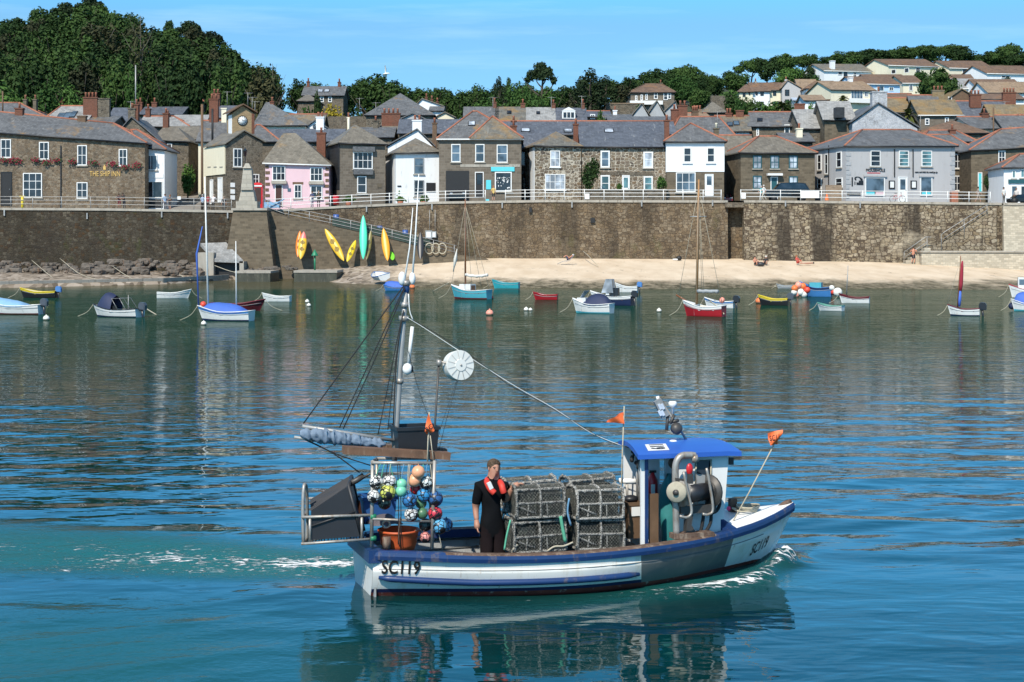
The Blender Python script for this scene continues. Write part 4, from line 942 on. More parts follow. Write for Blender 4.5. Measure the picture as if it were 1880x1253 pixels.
bh('grey stone house on the skyline with solar panels and two tall windows',556,630,177,160,285,'old_stone','slate',rr=None,wins=[(591,178,188,7),(606,178,188,7)],chim=[(566,150,163,5),(623,151,163,5)],sky=[(588,167.5,10,6,'win_pale','solar_panel'),(600,167.5,10,6,'win_pale','solar_panel')])
bh('small hipped outhouse in front of the skyline stone house',547,583,187,176,272,'old_stone','slate_brown',rl=562,rr=568)
bh('broad grey pyramid roofed building behind the granite house',672,796,213,174,235,'old_stone','slate',d=14,apex=(735,173))
h=bh('old brick and stone block crowded with chimney pots',700,737,240,226,212,'old_stone','slate_brown');h.chimney(718,208,242,34,'red_brick',npots=4,dy=2);h.chimney(690,225,255,15,'old_stone',npots=1,dy=1)
bh('long white house on the slope right of the pyramid roof',764,812,196,182,262,'white_render','slate_brown',gable=True,apex=(775,182),chim=[(783,179,190,4),(793,183,194,4),(803,187,196,4)])
bh('small white annexe below the long white house',790,812,205,197,258,'white_render','slate')
bh('cream gabled cottage right of the pyramid roof',800,834,217,208,248,'cream_render','slate_brown',gable=True,apex=(817,207))
bh('pale gabled house with slate edges in front of the pyramid roof',735,780,221,209,226,'grey_render','slate',gable=True,apex=(758,209))
bh('blue slate terrace roof behind the white cottage',733,850,247,221,205,'old_stone','slate_blue',chim=[(743,229,240,8,'red_brick',2)])
bh('low slate house left of the broad white chimney',655,720,254,236,205,'old_stone','slate',chim=[(690,222,250,9,'old_stone',1),(640,216,240,4,'cream_render',1)])
bh('mottled slate end of the terrace above the granite shop',853,912,225,198,236,'old_stone','slate',chim=[(908,188,200,7)])
bh('lichen flecked slate house in the terrace, small dark skylight',912,962,225,198,236,'old_stone','slate_lichen',chim=[(960,190,201,8)],sky=[(935,207,8,7,'win_dark')])
bh('pale lichened slate house in the middle of the terrace',962,1017,225,199,236,'old_stone','slate_pale',chim=[(1016,191,201,7)],sky=[(988,208,7,6,'win_dark')])
h=bh('dark slate house at the terrace end with a white dormer',1017,1075,225,200,236,'old_stone','slate_blue',chim=[(1070,190,203,6)])
b=MB();q=P(1044,211,236.5);b.box(q+Vector((0,1,0)),(1.9,2.5,1.15));b.add([q+Vector(v)for v in((-1.05,-.3,.55),(1.05,-.3,.55),(0,-.3,1.1),(-1.05,2.2,.55),(1.05,2.2,.55),(0,2.2,1.1))],[(0,1,2),(3,5,4),(0,3,4,1),(1,4,5,2),(2,5,3,0)])
dm=b.build('dormer',M['white_paint'],h.root)
for dx in(-.55,0,.55):b=MB();b.box(q+Vector((dx,-.27,-.05)),(.42,.06,.75));b.build('pane',M['win_dark'],dm)
bh('long dark slate roof with three skylights and a thin orange ridge',905,1238,249,225,198,'old_stone','slate_blue',trim=T_,chim=[(943,222,246,9,'red_brick',1)],sky=[(965,240,17,7),(1043,241,16,7),(1118,241,18,8)])
bh('dark flat fronted house with a white dormer window behind the terrace',1075,1120,216,206,246,'old_stone','slate_blue',wins=[(1088,210,219,9,2,2)],trim=T_)
bh('slate roofed sheds with a pale parapet left of the gabled row',1110,1160,222,212,240,'white_render','slate',chim=[(1129,203,214,7,'white_render')])
bh('old slate roof above the long skylit roof',1120,1240,226,216,216,'old_stone','slate')
h=bh('square stone villa with a brown hipped roof on the hillside',1158,1238,171,156,300,'granite','tile_brown',d=12,rl=1184,rr=1215,wins=[(1168,176,186,4),(1178,174,185,4),(1187,173,184,4),(1204,169,182,7),(1222,170,184,8),(1229,171,182,6)],chim=[(1213,153,162,6,'granite_dark')],trim=M['tile_brown'])
h.panel('porch',1186,186,193,60,'white_paint',t=1.)
r=thing('retaining_wall','old stone terrace wall below the square villa','wall',P(1150,210,285));b=MB();b.bx((wx(1113,285),285,10),(wx(1182,285),287,wz(191,285)));b.build('masonry',M['old_stone'],r)
b=MB();b.bx((wx(1112,285),284.9,wz(191,285)),(wx(1183,285),287.1,wz(189.5,285)));b.build('coping',M['tile_tan'],r)
for i,(x0,x1,ye,ax_,ay)in enumerate(((1160,1192,216,1178,191),(1188,1222,217,1206,186),(1215,1246,212,1240,186))):
 bh(('weathered grey gable, leftmost of three below the villa','weathered grey gable in the middle of three below the villa','weathered grey gable by the red chimneys below the villa')[i],x0,x1,ye,ay,248+i,'pebble_grey','slate_brown',gable=True,apex=(ax_,ay),d=10)
h=bh('hipped slate house with big red chimneys behind the tall white house',1232,1345,250,217,204,'old_stone','slate',rl=1248,rr=1320,trim=T_)
h.chimney(1253,194,218,17,'red_brick',npots=2,dy=5);h.chimney(1238,201,218,12,'red_brick',npots=1,dy=5);h.chimney(1276,204,220,12,'timber_brown',npots=3,dy=5)
bh('pale orange ridged roof with pots behind the red chimneys',1258,1300,216,210,222,'old_stone','tile_tan',trim=T_,chim=[(1280,202,212,16,'tile_tan',3)])
bh('small hipped stone house under the wood, left of the bushes',1290,1332,208,189,262,'old_stone','slate_brown',apex=(1308,188))
h=bh('long white cottage with lichened roof and slanting skylights',1318,1376,243,215,208,'white_render','slate_lichen',trim=T_,wins=[(1354,242,250,6)],chim=[(1338,208,222,11,'red_brick',2),(1358,203,216,14,'red_brick',0)],sky=[(1340,229,11,9,'win_blue'),(1352,227,11,9,'win_blue')],rot=-4)
h=bh('stone end gable house with a dark window beside the long white cottage',1376,1478,234,208,209,'old_stone','slate',trim=T_,rot=-10,wins=[(1391,237,250,5)],chim=[(1468,191,206,19,'red_brick',0)],sky=[(1395,221,10,7,'win_dark')])
h.win(1445,229,246,10,1,1)
bh('small slate roof with a tall pale chimney above the teal windowed house',1440,1492,262,246,196,'old_stone','slate',chim=[(1467,236,268,11,'cream_render',1,2)])
bh('old slate roof sweeping up to the slate-hung dormer',1472,1535,238,203,203,'old_stone','slate_pale',rot=4)
h=bh('stone house with a black slate-hung dormer window',1514,1568,222,188,200,'granite_dark','slate_pale');h.panel('dormer',1538,199,218,16,'slate_wall',t=1.5);h.win(1538,199,212,10,2,2)
h=House('big pale stone gable with a broad square chimney',1565,1684,300,(226,236),198,12,M['pale_stone'],M['slate'],gable=True,apex=(1612,190),base_drop=6);h.chimney(1613,169,192,27,'pale_stone',npots=1,dy=.7,dp=1.3)
bh('ochre lichened slate roof left in the upper right terrace',1634,1690,208,182,232,'old_stone','slate_ochre',trim=T_,rot=-6)
h=bh('grey slate house with a fat lichened chimney in the upper right terrace',1676,1726,204,177,230,'old_stone','slate',trim=T_,rot=-6);h.chimney(1722,166,184,22,'slate_ochre',npots=3)
bh('golden lichened slate roof over white framed windows',1688,1764,213,185,220,'granite','slate_ochre',wins=[(1702,218,230,8),(1738,216,226,7)],wk={'frame':'white_paint'},chim=[(1790,174,188,20,'red_brick',3)],gutter=M['white_paint'])
bh('dark slate house with orange ridge right of the golden roof',1758,1850,216,188,222,'granite','slate_blue',trim=T_,chim=[(1852,170,190,24,'red_brick',4)],rot=-5)
bh('orange lichened roof with crowded chimney at the right edge',1826,1910,226,194,216,'old_stone','slate_ochre')
bh('dark brown shallow roof behind the orange hips',1682,1815,246,224,204,'old_stone','tile_brown',rl=1745,rr=1752)
bh('cream gabled house with a red chimney behind a pole',1788,1850,238,217,206,'cream_render','slate',rot=12,trim=T_,chim=[(1807,208,224,12,'red_brick')],rr=1850)
h=bh('slate roof with red ridge right of the grey restaurant',1690,1790,262,242,196,'old_stone','slate',rl=1705,rr=1755,trim=T_);h.chimney(1748,238,262,11,'red_brick',npots=1,dy=3)
bh('slate roof with pots at the far right above the stone house',1845,1940,240,214,205,'old_stone','slate',trim=T_,chim=[(1872,218,234,14,'red_brick',2)])
bh('cream end house of the modern terrace with brown roof',1357,1382,170,157,318,'cream_render','tile_brown',rl=1368,wins=[(1366,171,178,5,1,1),(1376,170,175,2.5,1,1)],wk={'frame':'gutter'})
bh('white house second in the modern terrace',1381,1413,169,153,318.4,'white_render','tile_brown',wins=[(1399,168,176,6,1,1),(1389,169,175,4,1,1),(1398,187,196,8,1,1)],wk={'frame':'gutter'},chim=[(1387,150,156,4,'concrete')])
bh('cream house third in the modern terrace',1412,1438,167,153,319,'cream_render','tile_brown',wins=[(1422,168,176,6,1,1),(1425,187,194,13,1,1)],wk={'frame':'gutter'})
bh('grey rendered gabled house at the end of the modern terrace',1436,1470,163,148,317,'grey_render','tile_tan',gable=True,apex=(1446,148),wins=[(1445,165,176,8,1,2),(1445,183,190,8,1,1)],wk={'frame':'gutter'},chim=[(1443,147,152,4,'white_render')])
bh('white house with tan roof and a glazed conservatory',1468,1502,167,147,322,'white_render','tile_tan',wins=[(1484,168,176,7)])
h=bh('white lean conservatory below the modern terrace',1458,1486,186,181,305,'white_paint','win_pale',d=4)
bh('brown roofed white house left of the cream balcony house',1480,1535,164,150,312,'white_render','tile_brown',wins=[(1484,168,177,5),(1508,165,174,5),(1519,165,175,6)],rl=1496)
h=House('cream gabled house with a wide balcony window',1526,1606,196,(166,168),284,9,M['cream_render'],M['tile_tan'],rot=18,ridge=151,base_drop=5);h.win(1573,167,182,22,4,1,glass='win_blue',sill=False);h.win(1590,168,178,7,2,1,glass='win_blue',sill=False);h.panel('balcony',1580,182,190,48,'white_paint',t=.8);h.chimney(1561,143,152,6,'white_render',npots=0)
h=House('pale blue rendered house with a brown roof',1574,1652,190,(155,157),296,9,M['blue_render'],M['tile_brown'],rot=16,ridge=142,base_drop=5,gutter=M['white_paint']);h.win(1616,158,168,13,1,1,glass='win_blue',sill=False);h.win(1636,160,167,8,2,1,sill=False)
h=House('white bungalow with a big white chimney highest at the left of the hill',1513,1600,152,(131,133),345,9,M['white_render'],M['slate_brown'],rot=20,ridge=119,base_drop=5,gutter=M['white_paint']);h.chimney(1528,112,130,7,'white_render',npots=0,dy=1);h.win(1542,131,138,8,1,1,sill=False);h.win(1552,131,142,9,1,1,glass='win_dark',sill=False);h.win(1569,133,142,6,sill=False)
h=House('cream house with a maroon roof standing on the hilltop',1631,1722,144,(121,124),345,9,M['cream_render'],M['tile_brown'],rot=26,ridge=110,base_drop=5,gutter=M['white_paint']);h.win(1641,128,136,8,1,1,f='L',sill=False);h.win(1665,125,134,8,1,1,f='L',sill=False);h.win(1685,124,137,8,2,1,sill=False)
h=House('yellow cream bungalow with a reddish roof on the hilltop',1743,1824,148,(126,128),350,9,M['cream_render'],M['tile_brown'],rot=22,ridge=113,base_drop=5,gutter=M['white_paint']);h.win(1775,127,138,17,2,1,sill=False)
h=House('white gabled bungalow with a red brown roof at the right of the hilltop',1812,1900,154,(136,138),335,9,M['white_render'],M['tile_brown'],rot=22,ridge=122,base_drop=5,gutter=M['white_paint']);h.win(1846,139,144,16,2,1,sill=False)
bh('brown roofed house tucked between the hilltop houses',1598,1670,150,138,322,'white_render','tile_brown',rot=14,wins=[(1654,147,157,7)])
bh('dark roofed pale house right of the blue house',1658,1692,154,140,310,'cream_render','tile_brown',wins=[(1672,156,167,7,2,1)],gutter=M['white_paint'],rot=10)
bh('brown roof low between the round tree and the bungalows',1740,1790,152,138,322,'white_render','tile_brown')
h=bh('house with a pale blue solar roof and white bargeboards',1758,1812,164,146,300,'white_render','slate_pale',rot=18,gutter=M['white_paint'])
bh('wide brown roof on the right slope below the white bungalow',1800,1880,166,147,296,'white_render','tile_brown',rot=12)
bh('tan roof falling to the right edge of the slope',1815,1930,172,152,282,'white_render','tile_tan',rot=10)
h=bh('brown boarded gable with an orange lichened roof',1738,1800,186,166,256,'timber_brown','slate_ochre',gable=True,apex=(1765,164));h.win(1744,178,188,7,1,1)
bh('low maroon roof left of the fat lichened chimney',1628,1682,184,174,252,'timber_brown','tile_brown',trim=T_)
bh('tan roofed cottage below the cream balcony house',1478,1514,186,176,262,'white_render','tile_tan',chim=[(1511,183,200,24,'timber_brown',0,3)])
bh('low dark roofed cottage under the tan house at the right',1802,1880,184,174,250,'white_render','tile_brown')
bh('white gabled cottage with its end to the harbour below the bushes',1388,1412,206,196,270,'white_render','slate',gable=True,apex=(1398,196))
for x0,x1,y,Y,lab in((1305,1345,176,290,'pale block wall in the bushes left of the modern terrace'),(560,690,214,240,'dry stone field wall behind the yellow tree'),(1480,1700,212,250,'terrace wall in shade behind the pale stone gable')):
 r=thing('garden_wall',lab,'wall',P((x0+x1)/2,y+20,Y));b=MB();b.bx((wx(x0,Y),Y,wz(y+40,Y)),(wx(x1,Y),Y+.6,wz(y,Y)));b.build('masonry',M['old_stone'],r)
def leaf_mat(name,dark,light,hue=(.09,.08,.02)):
 t=NT(name);p=t.pos();oi=t.n('ShaderNodeObjectInfo')
 f=t.math('ADD',t.math('MULTIPLY',t.noise(p,.45,4,.65),.75),t.math('MULTIPLY',t.math('SUBTRACT',oi.outputs['Random'],.22),.52))
 c=t.ramp(f,[(.30,dark),(.55,tuple((a+b)/2 for a,b in zip(dark,light))),(.80,light)])
 c=t.mix(t.ramp(t.noise(p,3.2,2),[(.55,0.),(.75,.5)]),c,hue)
 return t.out(c,.75,spec=.15)
M['leaf']=leaf_mat('broad_leaf',(.014,.032,.009),(.045,.085,.020),(.06,.095,.026))
M['leaf_fresh']=leaf_mat('fresh_leaf',(.022,.055,.012),(.07,.14,.03),(.09,.14,.04))
M['needle']=leaf_mat('pine_needle',(.010,.020,.009),(.025,.045,.016),(.05,.05,.02))
M['leaf_dull']=leaf_mat('dull_leaf',(.02,.026,.012),(.06,.062,.028),(.085,.07,.03))
M['leaf_yellow']=leaf_mat('yellow_leaf',(.16,.13,.012),(.36,.28,.03),(.3,.28,.05))
M['bark']=paint('bark',(.07,.055,.04),.95,.3,4)
M['bark_pale']=paint('pale_bark',(.14,.12,.095),.95,.3,4)
def crown_mesh(name,mat,seed,blobs,n,ls,tree_h,density_in=.35,flat=1.0,ax=1.0):
 """leaf sprays through a set of blobs: (x,y,z,r) in units of tree height"""
 r=random.Random(seed);b=MB();tot=sum(q[3]**2 for q in blobs)
 for(bx_,by_,bz_,br)in blobs:
  off=Vector((r.random()*50,r.random()*50,r.random()*50))
  for _ in range(int(n*br*br/tot)):
   d=Vector((r.gauss(0,1),r.gauss(0,1),r.gauss(0,1))).normalized()
   k=1+.42*mnoise.noise(d*2.1+off)+.22*mnoise.noise(d*5+off)
   if mnoise.noise(d*3.1+off*2)<-.32:continue
   rad=br*k*(r.uniform(.25,.9)if r.random()<density_in else r.uniform(.86,1.06))
   c=Vector((bx_*ax,by_*ax,bz_))+Vector((d.x*rad*ax,d.y*rad*ax,d.z*rad*.82*flat))
   s=ls*r.uniform(.55,1.3);nn=(d+Vector((r.gauss(0,.55),r.gauss(0,.55),r.gauss(.25,.5)))).normalized()
   u=nn.orthogonal().normalized();u.rotate(Matrix.Rotation(r.uniform(0,6.3),3,nn));v=nn.cross(u)
   b.add([c+u*s,c+v*s*.55+nn*s*.15,c-u*s*.9,c-v*s*.55+nn*s*.1],[(0,1,2,3)])
 return b.mesh(name,mat,fix=False)
def trunk_mesh(name,mat,seed,h,rad,limbs,lean=0):
 r=random.Random(seed);b=MB()
 top=Vector((lean,0,h));b.tube(curve_pts([(0,0,-.25),(lean*.2,.01,h*.4),top],4),[rad*(1.25-.95*i/8)for i in range(9)],7)
 for(t0,dx,dy,z1,q)in limbs:
  s=Vector((lean*t0,0,h*t0));e=Vector((dx,dy,z1));m=(s+e)/2+Vector((0,0,-.03))
  b.tube(curve_pts([s,m,e],4),[rad*q*(1-.8*i/8)for i in range(9)],5)
 return b.mesh(name,mat)
def blobs_round(seed,n,R_,zc,rb,zs=.8):
 r=random.Random(seed);out=[(0,0,zc,rb*1.25)]
 for i in range(n):
  a=i*2.4+r.uniform(-.4,.4);z=zc+R_*zs*r.uniform(-.75,.95);q=R_*math.sqrt(max(.12,1-((z-zc)/R_/zs)**2))*r.uniform(.7,1)
  out.append((math.cos(a)*q,math.sin(a)*q,z,rb*r.uniform(.7,1.1)))
 return out
LB=[(.55,-.22,.05,.62,.5),(.6,.2,-.1,.66,.5),(.75,-.05,.2,.78,.4),(.8,.12,.1,.82,.35)]
KIND={}
def kind(k,cm,tm):KIND[k]=(cm,tm)
SLIM={}
_cm=crown_mesh
def crown_mesh(name,mat,seed,blobs,n,ls,tree_h,**k):
 me_=_cm(name,mat,seed,blobs,int(n*1.5),ls*.82,tree_h,**k);SLIM[me_]=_cm(name,mat,seed,blobs,int(n*1.1),ls*.6,tree_h,ax=.5,**k);return me_
for i in range(4):
 kind('broad%d'%i,crown_mesh('crown',M['leaf'],30+i,blobs_round(i,9,.27,.60,.19),2600,.042,1),trunk_mesh('trunk',M['bark'],i,.6,.028,LB))
for i in range(2):
 kind('fresh%d'%i,crown_mesh('crown',M['leaf_fresh'],50+i,blobs_round(9+i,10,.32,.56,.20,.7),3200,.036,1),trunk_mesh('trunk',M['bark'],i,.55,.03,LB))
for i in range(2):
 kind('dull%d'%i,crown_mesh('crown',M['leaf_dull'],60+i,blobs_round(19+i,8,.22,.62,.15,1.1),1900,.040,1),trunk_mesh('trunk',M['bark_pale'],i,.7,.022,LB))
kind('tall',crown_mesh('crown',M['leaf'],70,[(0,0,.88,.10),(.05,0,.76,.14),(-.06,.03,.66,.15),(.02,-.05,.54,.17),(0,.04,.42,.16)],2300,.036,1),trunk_mesh('trunk',M['bark'],5,.8,.022,LB))
kind('pine',crown_mesh('crown',M['needle'],80,[(-.24,0,.80,.13),(0,.05,.88,.17),(.22,-.03,.82,.15),(.06,-.1,.80,.13),(-.1,.1,.82,.13),(.36,.02,.73,.09),(-.36,0,.74,.08)],2600,.034,1,flat=.62),trunk_mesh('trunk',M['bark'],8,.84,.03,[(.6,-.26,0,.78,.5),(.62,.25,0,.78,.5),(.8,.1,.1,.86,.4),(.75,-.12,.06,.84,.4)],.04))
kind('pine_dense',crown_mesh('crown',M['needle'],81,[(0,0,.84,.16),(-.2,0,.72,.16),(.2,.04,.74,.16),(-.28,.05,.55,.17),(.28,0,.55,.19),(0,-.1,.52,.22),(-.12,0,.34,.18),(.22,0,.34,.18)],3400,.034,1,flat=.75),trunk_mesh('trunk',M['bark'],9,.8,.035,LB))
kind('wind',crown_mesh('crown',M['leaf'],82,[(-.3,0,.58,.15),(-.1,0,.70,.18),(.14,.03,.76,.17),(.36,0,.74,.13),(.05,-.1,.60,.17),(.25,.1,.64,.14)],2600,.036,1,flat=.75),trunk_mesh('trunk',M['bark'],10,.66,.03,LB,.1))
kind('bush',crown_mesh('crown',M['leaf_fresh'],83,blobs_round(33,8,.42,.42,.28,.75),1500,.075,1),trunk_mesh('trunk',M['bark'],10,.4,.04,LB[:2]))
kind('bush_dark',crown_mesh('crown',M['leaf'],84,blobs_round(34,8,.42,.42,.28,.75),1700,.07,1),trunk_mesh('trunk',M['bark'],10,.4,.04,LB[:2]))
kind('yellow',crown_mesh('crown',M['leaf_yellow'],85,blobs_round(35,9,.36,.52,.24,.8),2200,.05,1),trunk_mesh('trunk',M['bark'],10,.45,.035,LB))
bare_limbs=[(.25+.05*i,math.cos(i*2.3)*(.30-.012*i),math.sin(i*2.3)*.25,.50+.04*i,.5)for i in range(12)]
kind('bare',crown_mesh('crown',M['leaf_dull'],86,[(0,0,.75,.22),(.1,0,.6,.2),(-.12,0,.62,.2)],420,.034,1),trunk_mesh('trunk',M['bark_pale'],11,.95,.011,bare_limbs))
def tree(k,px,ytop,wpx,Y,label,group=None,name='tree',cat='tree',ybase=None,hmin=None):
 """ytop and width from the photo; stands on the ground at depth Y"""
 zg=ground_z(px,Y)if ybase is None else wz(ybase,Y)
 h=wz(ytop,Y)-zg
 if hmin and h<hmin:zg-=hmin-h;h=hmin
 cm,tm=KIND[k];ext={'p':.5,'b':.46}.get(k[0],.46)
 sxy=(wpx/F*Y/2)/(.48 if k.startswith(('pine','wind','fresh'))else.45 if not k.startswith('bush')else.68)
 sz=h/(.98 if not k.startswith('bush')else.82)
 if sxy<.68*sz:cm=SLIM[cm];sxy*=2
 r=bpy.data.objects.new(name,None);COL.objects.link(r);r.location=(wx(px,Y),Y,zg-.1);r.scale=(sxy,sxy,sz);r.rotation_euler=(0,0,rnd.uniform(-.35,.35)if k in('wind','pine')else rnd.uniform(0,6.28))
 tag(r,label,cat,group)
 for nm,me_ in(('crown',cm),('trunk',tm)):
  o=bpy.data.objects.new(nm,me_);COL.objects.link(o);o.parent=r
 return r
SKYL=[(-60,25),(0,32),(60,22),(100,8),(140,-6),(180,2),(230,14),(280,26),(330,36),(370,52),(410,74),(450,104),(480,126),(505,150),(525,172),(545,200)]
WG='trees massed in the wood on the left hillside'
def wood(px,top,w,Y,i):
 k=['broad0','broad1','broad2','broad3','tall','dull0','broad0','broad2'][i%8]
 tree(k,px,top,w,Y,'dark dull leaved tree packed in the wood on the left hillside' if k=='dull0' else 'dark green tree packed in the wood on the left hillside',WG+(' (dull leaved)' if k=='dull0' else ''),hmin=7)
i=0
for row in range(8):
 f=row/7.
 for px in np.arange(-40+22*(row%2),545,40+2*row):
  if px>514:continue
  top0=lerp_list(SKYL,px);bot=168
  top=top0+(bot-60-top0)*(1-f)*.95+rnd.uniform(-5,5)
  if top>160:top=160-rnd.uniform(0,12)
  wood(px+rnd.uniform(-10,10),top,rnd.uniform(62,92)*(1-.08*f),238+92*f+rnd.uniform(-6,6)-14*max(0,(px-380)/160)+(16 if px>440 else 0),i);i+=1
for px,w in((20,110),(80,95),(130,70)):tree('fresh%d'%(px%2 if px!=80 else 1),px,128+px*.05,w,226,'lighter green tree low in front of the wood, %s'%{20:'at the left edge',80:'second from the left edge',130:'above the great chimney stack'}[px],hmin=6)
tree('dull1',182,24,95,292,'brownish feathery conifer with a bare trunk rising in the left wood',hmin=9);tree('bare',258,22,72,262,'half bare thin tree with pale branches in front of the left wood',hmin=9);tree('bare',500,110,50,250,'thin pale stemmed tree at the right end of the left wood',hmin=9)
tree('fresh0',250,100,52,236,'slim pale green tree in front of the left wood, above the lane',hmin=7)
for px,y in((120,2),(165,-8),(345,36),(385,55)):tree('pine',px,y,70,336,{120:'flat topped pine on the wooded skyline at top left',165:'tall leaning pine cut by the top edge of the wood',345:'spreading pine on the falling skyline of the wood',385:'small dark pine lowest on the wood skyline'}[px],hmin=12)
CT=[(548,138,46,'broad1',340),(578,146,48,'broad2',345),(608,148,44,'fresh0',350),(635,150,46,'broad3',340),(668,140,50,'broad0',330),(692,126,78,'broad2',290),(722,136,62,'broad1',285),(748,152,50,'broad3',300),(775,160,50,'broad0',310),(800,155,48,'broad2',315),(826,158,46,'broad1',310),(852,160,46,'broad3',305),(872,153,44,'broad0',312),(900,160,66,'fresh1',262),(916,136,34,'pine_dense',300),(934,140,34,'tall',305),(992,111,64,'pine',300),(970,137,100,'fresh0',268),(1010,150,56,'fresh1',274),(1045,178,46,'dull0',262),(1084,120,70,'pine_dense',282),(1062,150,56,'pine_dense',276),(1112,134,56,'pine_dense',288),(1138,142,50,'dull1',290),(1150,136,50,'broad2',322),(1188,118,54,'wind',345),(1215,118,62,'broad1',335),(1252,108,66,'wind',345),(1290,140,42,'broad0',340),(1250,128,74,'fresh1',316),(1312,136,44,'broad3',345),(1285,160,56,'broad2',305),(1330,158,60,'fresh0',306),(1340,130,44,'broad0',360),(1378,98,66,'wind',372),(1408,100,60,'broad1',370),(1440,94,64,'broad2',372),(1470,92,62,'wind',376),(1495,98,50,'tall',372),(1352,130,56,'broad3',350),(1450,118,66,'fresh1',352),(1490,118,50,'pine_dense',350)]
words_={'broad0':'dense dark green tree','broad1':'rounded dark green tree','broad2':'bushy deep green tree','broad3':'ragged dark green tree','fresh0':'bright green leafy tree','fresh1':'light green full crowned tree','pine_dense':'blackish green layered pine','pine':'umbrella shaped dark pine','tall':'narrow upright dark tree','dull0':'dull olive tree','dull1':'brownish olive tree','wind':'wind combed tree'}
REFS=[(548,'left of the skyline house with solar panels'),(578,'rising behind the solar panels'),(608,'over the skyline house roof'),(635,'right of the skyline house'),(668,'between the skyline house and the big round crown'),(692,'the biggest crown left of the pyramid roof'),(722,'over the apex of the pyramid roof'),(748,'just right of the pyramid roof'),(775,'behind the long white house'),(800,'above the long white house chimneys'),(826,'above the cream gabled cottage'),(852,'right of the cream gabled cottage'),(872,'left end of the tree line over the terrace'),(900,'above the first chimney of the terrace'),(916,'on the skyline left of the large bright tree'),(934,'beside the bright tree on the skyline'),(992,'standing above the bright tree'),(970,'the largest over the terrace'),(1010,'right flank of the large bright tree'),(1045,'above the white dormer'),(1084,'tallest of the dark clump right of the terrace'),(1062,'lowest in the dark clump right of the terrace'),(1112,'right in the dark clump beyond the terrace'),(1138,'between the dark pines and the villa'),(1150,'on the skyline left of the villa'),(1188,'above the left of the villa roof'),(1215,'above the villa chimney'),(1252,'on the skyline right of the villa'),(1290,'in the dip right of the villa'),(1250,'hiding the slope beside the villa'),(1312,'in the dip of the skyline'),(1285,'below the skyline dip'),(1330,'left of the modern terrace'),(1340,'on the skyline above the modern terrace end'),(1378,'peaking over the modern terrace'),(1408,'over the white terrace house'),(1440,'over the grey gabled house'),(1470,'right of the modern terrace peak'),(1495,'left of the white hilltop bungalow'),(1352,'filling the slope behind the modern terrace'),(1450,'above the tan roofs'),(1490,'beside the white bungalow chimney')]
for(px,y,w,k,Y),(rx,ref)in zip(CT,REFS):tree(k,px,y,w,Y,words_[k]+', '+ref,'hillside trees across the village skyline',hmin=6)
for px in range(548,1335,24):
 y=lerp_list([(545,152),(640,156),(700,138),(745,160),(800,164),(880,164),(950,150),(1030,160),(1090,142),(1140,146),(1200,128),(1260,122),(1335,146)],px)
 tree('broad%d'%(px%4),px+rnd.uniform(-6,6),y+rnd.uniform(-3,8),rnd.uniform(50,66),352+rnd.uniform(-8,8),'green tree in the unbroken belt behind the village roofs','belt of trees behind the village',hmin=6)
for j,px in enumerate(range(1526,1900,26)):
 k=['wind','broad1','wind','broad2'][j%4];y=lerp_list([(1520,96),(1550,88),(1600,84),(1650,78),(1700,80),(1750,74),(1780,92),(1830,88),(1880,88)],px)
 tree(k,px,y+rnd.uniform(-3,4),rnd.uniform(58,76),392+rnd.uniform(-8,8),'wind combed dark tree in the belt along the right hilltop' if k=='wind' else 'dark round tree in the belt along the right hilltop','belt of trees on the right hilltop'+(' (wind combed)' if k=='wind' else ''),hmin=7)
tree('wind',1846,70,62,396,'tall wind swept tree with a pale bare trunk at top right',hmin=11)
tree('broad1',1722,116,100,268,'big round dark green tree standing among the right hillside houses',hmin=9)
tree('fresh1',1600,118,60,380,'olive green tree behind the white bungalow',hmin=6);tree('fresh0',1640,112,60,375,'pale green tree left of the cream hilltop house',hmin=6)
for px,y,w,Y in((1498,140,30,330),(1545,144,36,320),(1604,140,34,330),(1690,132,40,335),(1560,150,26,300),(1652,176,30,282),(1842,142,34,322),(1870,152,30,305),(1470,180,34,290),(1505,172,26,300)):
 tree('bush' if px%3 else 'bush_dark',px,y,w,Y,'garden shrub between the modern houses on the right hillside','shrubs between the modern houses','bush','bush',hmin=2.2)
tree('yellow',612,190,52,246,'yellow flowering tree among the roofs left of centre',hmin=4)
for px,y,w,Y,k,lab in((565,205,40,232,'bush','green bush under the small stone outhouse'),(650,196,46,250,'bush_dark','dark bush right of the yellow tree'),(586,166,22,268,'bush_dark','small dark clipped tree before the skyline house'),(1380,180,66,280,'bush_dark','dark shrubbery below the modern terrace'),(1345,168,40,286,'bush_dark','rounded dark bush left of the modern terrace'),(1358,180,28,276,'bush','olive bush before the terrace end house'),(1415,190,70,262,'bush','green hedge-like bush left of the palm'),(1446,188,36,268,'bush','low bush beside the palm'),(1700,186,40,262,'bush','bush below the round dark tree'),(1492,194,30,240,'bush','bright green bush over a garden wall'),(875,196,36,258,'bush','pale bush at the left end of the terrace'),(1102,210,30,232,'bush','green climber among the roofs right of the dormer'),(1172,198,30,262,'bush','scrub on the old terrace wall'),(320,190,40,250,'bush','green bush left of the grey shed-like house'),(1800,132,44,342,'bush_dark','dark shrub between the hilltop bungalows'),(150,170,50,250,'bush_dark','dark undergrowth behind the chimney stack'),(420,176,60,240,'bush_dark','dark thicket above the clock house'),(345,304,30,196,'bush','green bush spilling over beside the lane')):
 tree(k,px,y,w,Y,lab,'bushes among the houses','bush','bush',hmin=2.5)
tree('bush_dark',1083,288,36,180,'tall glossy bush between the two rubble cottages',None,'bush','bush',ybase=350)
tree('bush',1214,324,22,180,'spiky bush at the corner of the tall white house',None,'bush','bush',ybase=352);tree('bush',1137,336,12,179.5,'small potted bush by the cottage door',None,'bush','bush',ybase=350)
tree('bush_dark',1815,318,18,185,'clipped green tree by the turquoise door',None,'bush','bush',ybase=352)
